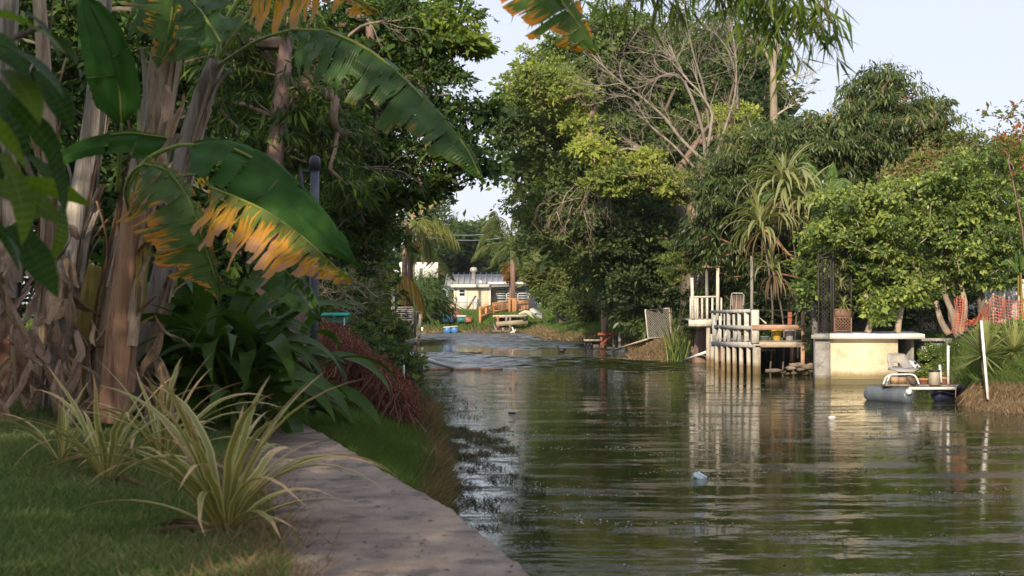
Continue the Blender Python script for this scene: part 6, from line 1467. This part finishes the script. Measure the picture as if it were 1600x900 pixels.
# lime leaved ficus
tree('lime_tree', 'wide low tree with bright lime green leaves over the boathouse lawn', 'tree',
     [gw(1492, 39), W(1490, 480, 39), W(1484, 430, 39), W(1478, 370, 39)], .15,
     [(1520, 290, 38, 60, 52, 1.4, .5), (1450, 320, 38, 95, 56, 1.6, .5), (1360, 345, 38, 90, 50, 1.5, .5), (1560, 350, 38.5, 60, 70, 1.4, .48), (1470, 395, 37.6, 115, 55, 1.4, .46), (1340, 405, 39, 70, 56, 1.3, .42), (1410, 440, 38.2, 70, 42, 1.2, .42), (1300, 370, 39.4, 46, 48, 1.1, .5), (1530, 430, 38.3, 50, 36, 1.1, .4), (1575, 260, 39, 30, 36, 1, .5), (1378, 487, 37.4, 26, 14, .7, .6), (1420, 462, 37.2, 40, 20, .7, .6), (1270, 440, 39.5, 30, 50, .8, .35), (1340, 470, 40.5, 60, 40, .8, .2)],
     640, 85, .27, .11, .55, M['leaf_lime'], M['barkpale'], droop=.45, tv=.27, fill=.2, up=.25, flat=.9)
root = thing('ficus_trunks', gw(1490, 37.8), 'cluster of twisted pale trunks under the lime leaved tree by the netting', 'tree trunks')
for k, pts in enumerate([[(1495, 525), (1488, 490), (1478, 465), (1470, 430)], [(1500, 522), (1508, 480), (1500, 440)], [(1402, 520), (1405, 500), (1412, 470)], [(1482, 522), (1470, 500), (1462, 470)], [(1540, 522), (1534, 480), (1530, 430)], [(1356, 520), (1362, 490), (1352, 460)]]):
    P_ = bez([W(a, b_, 37.8 + .1 * k) for a, b_ in pts], 9); part(root, 'trunk', MB().tube(P_, np.linspace(.09, .06, len(P_)) * (1.4 if k == 4 else 1), 8), M['barkpale'] if k != 4 else M['bark'], smooth=True)
# layered canopy tree over the balcony
tree('flat_topped_tree', 'low tree with flat layers of fine pale green leaves above the white balcony', 'tree',
     [gw(1128, 50.5), W(1130, 470, 50.3), W(1120, 430, 50), W(1105, 400, 49.6)], .10,
     [(1100, 385, 49.4, 66, 13, .9, .6), (1070, 405, 49.4, 40, 13, .8, .6), (1130, 405, 49.4, 55, 12, .8, .55), (1100, 420, 49.2, 50, 8, .7, .55), (1056, 428, 49.2, 22, 18, .6, .6), (1135, 372, 49.6, 36, 10, .8, .6)],
     150, 120, .24, .07, .3, M['leaf_mid'], M['barkred'], droop=.0, up=1.6, flat=.28, tv=.1)
tree('sapling', 'thin sapling with a few orange and green leaves against the sky at the right edge', 'tree',
     [gw(1600, 36), W(1602, 400, 36), W(1590, 320, 36), W(1575, 250, 36)], .02,
     [(1572, 215, 36, 34, 34, .6, .6), (1590, 180, 36, 24, 20, .5, .6), (1545, 175, 36, 10, 8, .3, .2), (1600, 240, 36, 24, 40, .5, .5)], 46, 9, .16, .09, .5, M['leaf_autumn'], M['barkpink'], tv=.4, sides=4)
# pandanus rosettes
pan_me = [arc_leaf(L, w, a0, a1, 12, .2, .6, tw, seed=60 + k).mesh('strap_leaf', M['pandan']) for k, (L, w, a0, a1, tw) in enumerate([(1.3, .095, 75, -50, .3), (1.5, .095, 55, -95, .4), (1.4, .09, 35, -100, -.4), (1.3, .085, 10, -110, .4), (1.5, .09, 85, 10, .2)])]
pan_dry = arc_leaf(1.2, .05, -10, -95, 12, .2, .6, .6, seed=70).mesh('strap_leaf', M['straw'])
def rosette(root, c, n, sc, dry=0, seed=0, spread=6.28, az0=0):
    r = random.Random(seed)
    for k in range(n):
        s = sc * r.uniform(.75, 1.15); inst(root, 'leaf', pan_me[[4, 0, 1, 1, 2, 3][int(k / n * 6)]], Vector(c) - wloc(root), (r.uniform(-.2, .2), 0, az0 + r.random() * spread), (s, s, s))
    for k in range(dry):
        s = sc * r.uniform(.7, 1.1); inst(root, 'dead_leaf', pan_dry, Vector(c) - wloc(root) - Vector((0, 0, .1)), (0, r.uniform(0, .2), r.random() * 6.28), (s, s, s), 'dry tan leaf')
for (c, n, sc, dry, sd, lab) in [((1228, 296, 42.6), 72, 1.2, 34, 1, 'largest screw pine with a fountain of long drooping leaves by the paddle leaves'), ((1256, 325, 42.5), 56, 1.0, 14, 2, 'screw pine head with tan hanging leaves right of the largest one'), ((1190, 356, 42.3), 54, 1.0, 22, 3, 'screw pine head leaning left on a fallen orange stalk'), ((1208, 424, 42.8), 40, .85, 30, 4, 'lowest screw pine head hanging just over the dock')]:
    base = gw(c[0] + 8, 44.6); root = thing('screw_pine', base, lab, 'screw pine', 'screw pines over the dock'); cc = W(*c)
    part(root, 'trunk', MB().tube(bez([base, base.lerp(cc, .6) + Vector((.25, 0, 0)), cc], 8), .028, 7), M['bark'], smooth=True)
    rosette(root, cc, n, sc, dry, sd)
p0 = W(1195, 358, 42.6); p1 = W(1256, 424, 43.0); solo('fallen_stalk', MB().tube(bez([p0, W(1222, 386, 42.7), p1], 8), [.05, .045, .04, .035, .03, .025, .02, .02, .02][:len(bez([p0, p0, p1], 8))] if False else .035, 7), surf('orange stalk', (.42, .2, .1), (.5, .28, .15), 8, .7, .2), p0, 'orange brown bare stalk slanting down from the leaning screw pine', 'stalk', smooth=True)
solo('bare_stalk', MB().tube(bez([W(1212, 427, 42.6), W(1230, 430, 42.7), W(1258, 437, 43)], 8), .03, 6), M['barkred'], W(1212, 427, 42.6), 'level reddish stalk behind the lowest screw pine head', 'stalk', smooth=True)
# paddle leaves behind
pad_m = bladem('pale green paddle leaf', (.075, .14, .03), (.2, .18, .05), (.3, .2, .08), -.7, .4, .4, mid=(.3, .34, .12))
base = gw(1285, 45.5); root = thing('banana_plant', base, 'upright banana plant with pale paddle leaves rising above the lime leaved tree', 'banana plant', 'banana plants')
part(root, 'stem', MB().tube([base, W(1287, 420, 45.5), W(1288, 320, 45.5)], [.14, .12, .08], 9), st_green, smooth=True)
for k, (pts, dA, dB, wA, wB) in enumerate([
    ([(1284, 312), (1276, 290), (1258, 256), (1244, 234)], (-1, -.5, -.3), (1, -.5, .2), .24, .22), ([(1288, 312), (1296, 290), (1300, 266), (1302, 252)], (-1, -.3, 0), (1, -.3, 0), .22, .22),
    ([(1290, 315), (1304, 290), (1320, 282), (1335, 292)], (0, -.6, -1), (0, .6, .6), .3, .2), ([(1284, 318), (1250, 300), (1205, 302), (1162, 318)], (0, -.6, -1), (0, .7, .5), .34, .22), ([(1284, 320), (1268, 315), (1240, 335), (1225, 360)], (0, -.6, -1), (0, .7, .5), .3, .2)]):
    part(root, 'leaf', banana_blade(MB(), [W(a, b_, 43.4 - k * .08) for a, b_ in pts], dA, dB, wA, wB, 8, .4, .12, .06, .2, seed=80 + k, rt=.02), pad_m, smooth=True)
base = gw(1596, 37.3); root = thing('banana_plant', base, 'small young banana plant at the right edge before the pale board fence', 'banana plant', 'banana plants')
part(root, 'stem', MB().tube([base, W(1594, 470, 37.3), W(1593, 425, 37.3)], [.08, .07, .05], 9), st_ochre, smooth=True)
for k, (pts) in enumerate([[(1593, 425), (1580, 408), (1568, 410), (1562, 416)], [(1593, 425), (1598, 405), (1612, 400), (1622, 408)], [(1593, 428), (1588, 410), (1590, 395), (1594, 388)]]):
    part(root, 'leaf', banana_blade(MB(), [W(a, b_, 37.2) for a, b_ in pts], (0, -.7, -1), (0, .7, .6), .14, .12, 5, .4, .08, .06, .2, seed=90 + k, rt=.012), pad_m, smooth=True)
# reeds and shrubs on the right shore
def reeds(name, label, cat, px0, px1, Y, h, n, mt, lean=.35, w=.012, dz=0):
    mb = MB(); x = rng.uniform((px0 - 800) / F * Y, (px1 - 800) / F * Y, n); y = Y + rng.normal(size=n) * .5
    grass(mb, np.column_stack([x, y]), ground_z(x, y) + dz, h * (.5 + .6 * rng.random(n)), w, rng.random(n), lean); c = gw((px0 + px1) / 2, Y)
    solo(name, mb, M[mt], c, label, cat, kind='stuff')
reeds('tall_reeds', 'tall green reeds left of the white balcony', 'reeds', 1046, 1074, 52.5, 1.9, 170, 'leaf_mid', .3, .014)
shrub('dark_shrub', 'dark shrub with a few orange leaves over the red braced jetty', 'shrub', [(990, 492, 62, 24, 30, 1.0, .4), (972, 478, 64, 14, 22, .7, .4), (1004, 512, 60, 18, 14, .6, .4)], 110, 80, .4, .16, .42, M['leaf_mango'], M['bark'], droop=.6)
shrub('bank_shrub', 'pale leafy shrub at the top of the sunlit right bank', 'shrub', [(895, 475, 86, 34, 18, 1.5, .55), (860, 462, 90, 24, 22, 1.5, .5), (925, 480, 82, 22, 16, 1.2, .4)], 80, 80, .36, .16, .4, M['leaf_mid'], M['bark'])
shrub('bank_shrub', 'olive shrub left of the tall brown mooring post', 'shrub', [(918, 488, 74, 26, 14, 1, .4), (945, 470, 78, 20, 26, 1, .35)], 50, 70, .4, .18, .4, M['leaf_olive'], M['bark'])
shrub('hedge', 'dark hedge in the shade behind the dock and the boathouse', 'hedge', [(1160, 490, 49.5, 60, 40, .8, .2), (1220, 480, 47, 60, 46, .7, .15), (1330, 480, 42.5, 60, 34, .6, .3), (1100, 490, 51.5, 40, 40, .8, .2), (1420, 490, 41.5, 60, 26, .5, .25), (1500, 470, 42, 50, 45, .6, .25)], 220, 75, .34, .13, .4, M['leaf_mango'], M['bark'])
shrub('flowering_weeds', 'weedy green shrub with tiny white flowers against the blue grey wall', 'shrub', [(1455, 560, 37.6, 18, 20, .3, .45), (1495, 568, 37.0, 20, 18, .3, .45), (1445, 585, 36.4, 22, 9, .4, .6)], 70, 90, .14, .05, .5, M['leaf_lime'], M['bark'], r0=.02)
fl = MB(); n = 34; P_ = np.stack([rng.uniform((1436 - 800) / F * 36.9, (1508 - 800) / F * 36.9, n), rng.uniform(36.4, 37, n), rng.uniform(.5, 1.1, n)], 1)
leaves(fl, P_, rng.normal(size=(n, 3)), np.tile([0, -1, .5], (n, 1)), .02, .02, np.ones(n)); solo('white_flowers', fl, white, P_[0], 'tiny white flowers scattered over the weeds by the blue grey wall', 'flowers', kind='stuff')
# spiky plants with straw skirts
yu_me = [arc_leaf(.46, .028, a0, a0 - 12, 5, .2, .7, 0, seed=k).mesh('spike', M['yucca']) for k, a0 in enumerate([80, 60, 40, 20, 0, -20])]
for (px, py, Y, sc, n, lab) in [(1537, 556, 29.5, 1.6, 200, 'pale spiky yucca behind the leaning white stake'), (1585, 550, 30.0, 1.5, 170, 'greener spiky yucca at the right edge')]:
    c = W(px, py, Y); base = Vector((c.x + .1, Y + .3, float(ground_z(c.x + .1, Y + .3)))); root = thing('yucca', base, lab, 'yucca', 'spiky yuccas on the right bank')
    part(root, 'trunk', MB().tube([base - Vector((0, 0, .1)), c], [.09, .07], 8), M['bark']); r = random.Random(px)
    for k in range(n):
        s = sc * r.uniform(.75, 1.1); inst(root, 'spike', yu_me[min(5, int(k / n * 6))], c - base, (0, 0, r.random() * 6.283), (s, s, s))
mb = MB(); n = 12000; x = rng.uniform((1500 - 800) / F * 30, (1640 - 800) / F * 30, n); y = 27.6 + rng.random(n) * 2.3; z = np.clip(ground_z(x, y), .0, .32) + rng.random(n) * .14 * np.clip((x - 8.7) / .4, 0, 1)
L_ = .22 + .3 * rng.random(n); leaves(mb, np.stack([x, y, z + .1], 1), np.stack([rng.normal(size=n) * .35, -.55 + rng.normal(size=n) * .3, -1 + rng.normal(size=n) * .35], 1), np.stack([rng.normal(size=n) * .3, -np.ones(n), .2 + 0 * x], 1), L_, .012, rng.random(n))
solo('straw_skirt', mb, M['straw'], (9.2, 29.5, .2), 'brown straw and dead leaves hanging down the bank to the water at the right edge', 'dead grass', kind='stuff')
def tufts(name, label, x0, x1, y0, y1, n, h, mt, zmin=.05, w=.006, cond=None):
    x = rng.uniform(x0, x1, n); y = rng.uniform(y0, y1, n); z = ground_z(x, y); k = z > zmin
    x, y, z = x[k], y[k], z[k]; mb = MB(); grass(mb, np.column_stack([x, y]), z - .01, h * (.4 + .9 * rng.random(len(x))), w, .25 + .6 * rng.random(len(x)), .8)
    solo(name, mb, M[mt], (float(x[0]), float(y[0]), 1), label, 'grass', kind='stuff')
tufts('boathouse_grass', 'green grass over the top of the right bank behind the boathouse', 8.8, 13.5, 30, 43, 26000, .16, 'bankgrass', .25)
tufts('bank_top_grass', 'tall rough green grass over the straw bank at the right edge', 9.0, 12.5, 26.5, 33, 22000, .34, 'bankgrass', .3, .007)
shrub('low_bush', 'low green bush growing through the foot of the orange netting', 'shrub', [(1575, 515, 32.4, 30, 12, .4, .5), (1545, 522, 32.2, 18, 8, .3, .5), (1600, 530, 31.6, 20, 16, .4, .5)], 60, 60, .13, .07, .5, M['leaf_lime'], M['bark'], r0=.02)
tufts('shore_grass', 'olive grass and straw on the muddy point below the chain link gate', 4.4, 8, 52, 60, 12000, .12, 'straw', .05, .01)
tufts('slope_grass', 'sunlit mown grass sloping to the water on the far right bank', 1.0, 11, 61, 100, 60000, .16, 'bankgrass', .06, .02)
tufts('far_bank_grass', 'rough grass along the far bank below the house', -12, 3.5, 98.5, 112, 22000, .3, 'bankgrass', .08, .03)
tufts('left_bank_grass', 'rough grass on the left bank beyond the slatted box', -14, -3, 40, 100, 20000, .4, 'bankgrass', .08, .03)
n = 5000; y = rng.uniform(60, 99, n); xr = np.interp(y, RX[:, 0], RX[:, 1]); x = xr + rng.random(n) * .8 - .1
mb = MB(); grass(mb, np.column_stack([x, y]), np.maximum(ground_z(x, y), 0) - .01, .12 + .2 * rng.random(n), .02, rng.random(n), 1.2)
n = 3600; x = rng.uniform(4.2, 6.2, n); y = rng.uniform(53.0, 57.5, n); grass(mb, np.column_stack([x, y]), np.maximum(ground_z(x, y), 0) - .01, .06 + .12 * rng.random(n), .012, rng.random(n), 1.6)
n = 3500; x = rng.uniform(-7, 3, n); y = 100 + rng.normal(size=n) * .5; grass(mb, np.column_stack([x, y]), np.maximum(ground_z(x, y), 0) - .01, .1 + .16 * rng.random(n), .02, rng.random(n), 1.2)
solo('waterline_straw', mb, M['straw'], (4, 70, 0), 'straw and dead stalks along the waterline of the far banks', 'dead grass', kind='stuff')
# mud bar with weed in the middle distance
n = 2600; mb = MB(); x = np.concatenate([rng.uniform(-4.6, -1.2, n // 2), rng.uniform(3.0, 6, n // 2)]); y = np.concatenate([60 + rng.normal(size=n // 2) * .8, 53.5 + rng.normal(size=n // 2) * .5]); 
grass(mb, np.column_stack([x, y]), np.full(n, -.02), .03 + .07 * rng.random(n), .012, .5 + .5 * rng.random(n), 2.2); solo('drift_line', mb, M['straw'], (-3, 60, 0), 'brown line of drifted stalks lying on the water in the middle distance', 'drift', kind='stuff')

ap_me = [arc_leaf(.3, .022, a0, a1, 6, .2, .7, .3, seed=k).mesh('leaf', M['yucca']) for k, (a0, a1) in enumerate([(80, 20), (55, -20), (25, -60), (0, -70)])]
for (px, py, sc, lab) in [(1317, 408 + 8, 1.0, 'upper pale air plant hanging in the iron arch'), (1314, 446, 1.1, 'middle pale air plant hanging in the iron arch'), (1318, 478, 1.25, 'pale air plant sitting on the rusty planter stand')]:
    c = W(px, py, 37.75); root = thing('air_plant', c, lab, 'air plant', 'pale air plants in the iron arch'); part(root, 'core', MB().lathe(c, [(0, -.05), (.03, -.02), (.02, .04), (0, .06)], 7), M['straw'])
    for k in range(30): s_ = sc * random.uniform(.7, 1.1); inst(root, 'leaf', ap_me[k % 4], (0, 0, 0), (0, 0, k * 2.4), (s_, s_, s_))
# ---- sprays hanging in at the top, close to the lens ----
def spray(root, pts, n, L, w, mt, rnd=.45, droop=1.0, r=.008, twigs=10, tl=.35):
    tm = MB(); cm = MB(); P_ = bez(pts, 20); tm.tube(P_, np.linspace(r, r * .4, len(P_)), 5, cap=False)
    for k in range(twigs):
        i = random.randint(2, len(P_) - 1); p = Vector(P_[i]); d = Vector((random.gauss(.2, .6), random.gauss(0, .6), random.gauss(-.35, .35))).normalized(); q = [p.copy()]
        for s in range(4): d = (d + Vector((0, 0, -.22)) + Vector(rng.normal(size=3)) * .12).normalized(); p = p + d * tl / 4; q.append(p.copy())
        tm.tube(q, [.003] * 5, 3, cap=False); q = np.array([list(v) for v in q]); t = rng.random(n // twigs) * 4; b_ = np.stack([np.interp(t, np.arange(5), q[:, j]) for j in range(3)], 1); m_ = len(b_)
        leaves(cm, b_, np.array(list(d)) * .7 + rng.normal(size=(m_, 3)) * .5 + [0, 0, -droop * .7], rng.normal(size=(m_, 3)) + [0, -.4, .4], L * (.6 + .6 * rng.random(m_)), w, rnd + rng.normal(size=m_) * .2, .12, .35)
    return tm, cm
root = thing('bamboo_bough', W(1000, -160, 8.5), 'bamboo bough with long narrow leaves hanging across the top of the view', 'bamboo')
tA, cA = MB(), MB()
for (pts, n, tw) in [([(700, -140, 9), (780, -60, 9), (840, -30, 8.9), (880, -20, 8.9)], 90, 9), ([(900, -120, 9), (960, -50, 8.8), (1010, -18, 8.7), (1060, -8, 8.7)], 260, 20), ([(1000, -120, 8.6), (1080, -50, 8.5), (1150, -20, 8.5), (1200, 10, 8.5)], 330, 24),
    ([(1080, -120, 8.4), (1160, -60, 8.3), (1235, -5, 8.3), (1290, 55, 8.3)], 420, 26), ([(1120, -100, 8.3), (1200, -50, 8.2), (1270, -10, 8.2), (1305, 35, 8.2)], 300, 20), ([(800, -120, 9), (870, -50, 9), (920, -20, 8.9), (960, -5, 8.9)], 140, 12), ([(1100, -90, 8.6), (1150, -20, 8.5), (1200, 40, 8.5), (1225, 80, 8.4)], 240, 16)]:
    t_, c_ = spray(None, [W(a, b_ - 6, Y * 1.5) for a, b_, Y in pts], int(n * .6), .27, .026, 'bamboo', .5, .9, .008, tw, .36)
    for o_, s_ in ((tA, t_), (cA, c_)):
        for vv in range(len(s_.v)):
            pass
        off = o_.n
        o_.v += s_.v; o_.d += s_.d; o_.q += [a + off for a in s_.q]; o_.t += [a + off for a in s_.t]; o_.n += s_.n
part(root, 'twigs', tA, M['barkpink']); part(root, 'leaves', cA, M['bamboo'], kind='stuff')
root = thing('banana_leaf', W(830, -60, 8.6), 'tip of a green and orange banana leaf hanging from the top centre', 'leaf')
part(root, 'blade', banana_blade(MB(), [W(800, -110, 8.6), W(838, -50, 8.6), (W(880, 5, 8.6)), W(912, 50, 8.6), W(932, 84, 8.6)], (-1, -.4, -.55), (.8, .5, .5), .3, .12, 13, .4, .22, .12, -.1, seed=33), b_orange, smooth=True)

# ---- unseen trees added beside and behind the lens to shade the left bank ----
for k, (x, y, h, r_, lab) in enumerate([(-9.5, 1, 13.5, 3.6, 'unseen tree added for shade left of the banana clump'), (-6.5, -5, 14, 3.8, 'unseen tree added for shade close behind the lens'), (-2.5, -9, 14, 3.6, 'unseen tree added for shade farther behind the lens'), (-12, 10, 13, 3.6, 'unseen tree added for shade on the left bank beyond the frame edge')]):
    root = thing('added_shade_tree', (x, y, .9), lab, 'tree', 'unseen trees added for shade'); T_ = [Vector((x, y, .9)), Vector((x + .2, y, h * .4)), Vector((x, y, h * .7))]
    d = nrm(rng.normal(size=(130, 3))); C_ = np.array([x, y, h * .62]) + d * np.array([r_, r_ * .8, h * .40]) * (rng.random(130) ** .5)[:, None]
    tm = MB(); grow_limbs(tm, T_, C_, .25); part(root, 'trunk', tm, M['bark']); cm = MB(); crown(cm, C_, np.full(130, .4), 50, .9, .34, .5); part(root, 'crown', cm, M['leaf_dark'])

# ---- scum and petals drifting on the water in streaks ----
n = 60000; y = 9 + 48 * rng.random(n) ** 1.1; x = rng.uniform(-1.5, 9.5, n)
f = np.sin(x * 1.1 + np.sin(y * .9) * 2) * .8 + np.sin(y * 2.7 + x * .5 + np.sin(x * .7) * 2) + .7 * np.sin(y * 6.1 - x * .8) + .5 * np.sin(x * 5 + y * 3) + .4 * rng.normal(size=n)
k = (f > 1.55) & (x > np.interp(y, LX[:, 0], LX[:, 1]) + .05) & (x < np.interp(y, RX[:, 0], RX[:, 1]) - .1) & ~((y > 36) & (x > 6.0)) & ((y > 14) | (f > 1.9)); x, y = x[k], y[k]; n = len(x)
a = rng.random(n) * 6.283; s_ = .007 + .016 * rng.random(n) ** 2
mb = MB(); leaves(mb, np.stack([x, y, np.full(n, .003)], 1), np.stack([np.cos(a), np.sin(a), .06 * rng.random(n)], 1), np.tile([0, 0, 1.], (n, 1)), s_ * 2.4, s_ * 1.3, rng.random(n), .35)
solo('drifting_scum', mb, M['scum'], (3, 20, 0), 'pale flecks of scum and petals drifting in streaks on the canal', 'scum', kind='stuff')
# ---- the evening air ----
hz = bpy.data.materials.new('evening haze'); hz.use_nodes = True; nt = hz.node_tree
nt.nodes.remove(nt.nodes['Principled BSDF']); pv = nt.nodes.new('ShaderNodeVolumePrincipled')
pv.inputs['Color'].default_value = (.93, .95, 1, 1); pv.inputs['Density'].default_value = HAZE; pv.inputs['Anisotropy'].default_value = .3
nt.links.new(pv.outputs[0], nt.nodes['Material Output'].inputs['Volume'])
solo('haze', MB().box((0, 215, 7), (800, 800, 20)), hz, (0, 215, 7), 'thin pale evening haze over the whole canal', 'haze', kind='stuff')
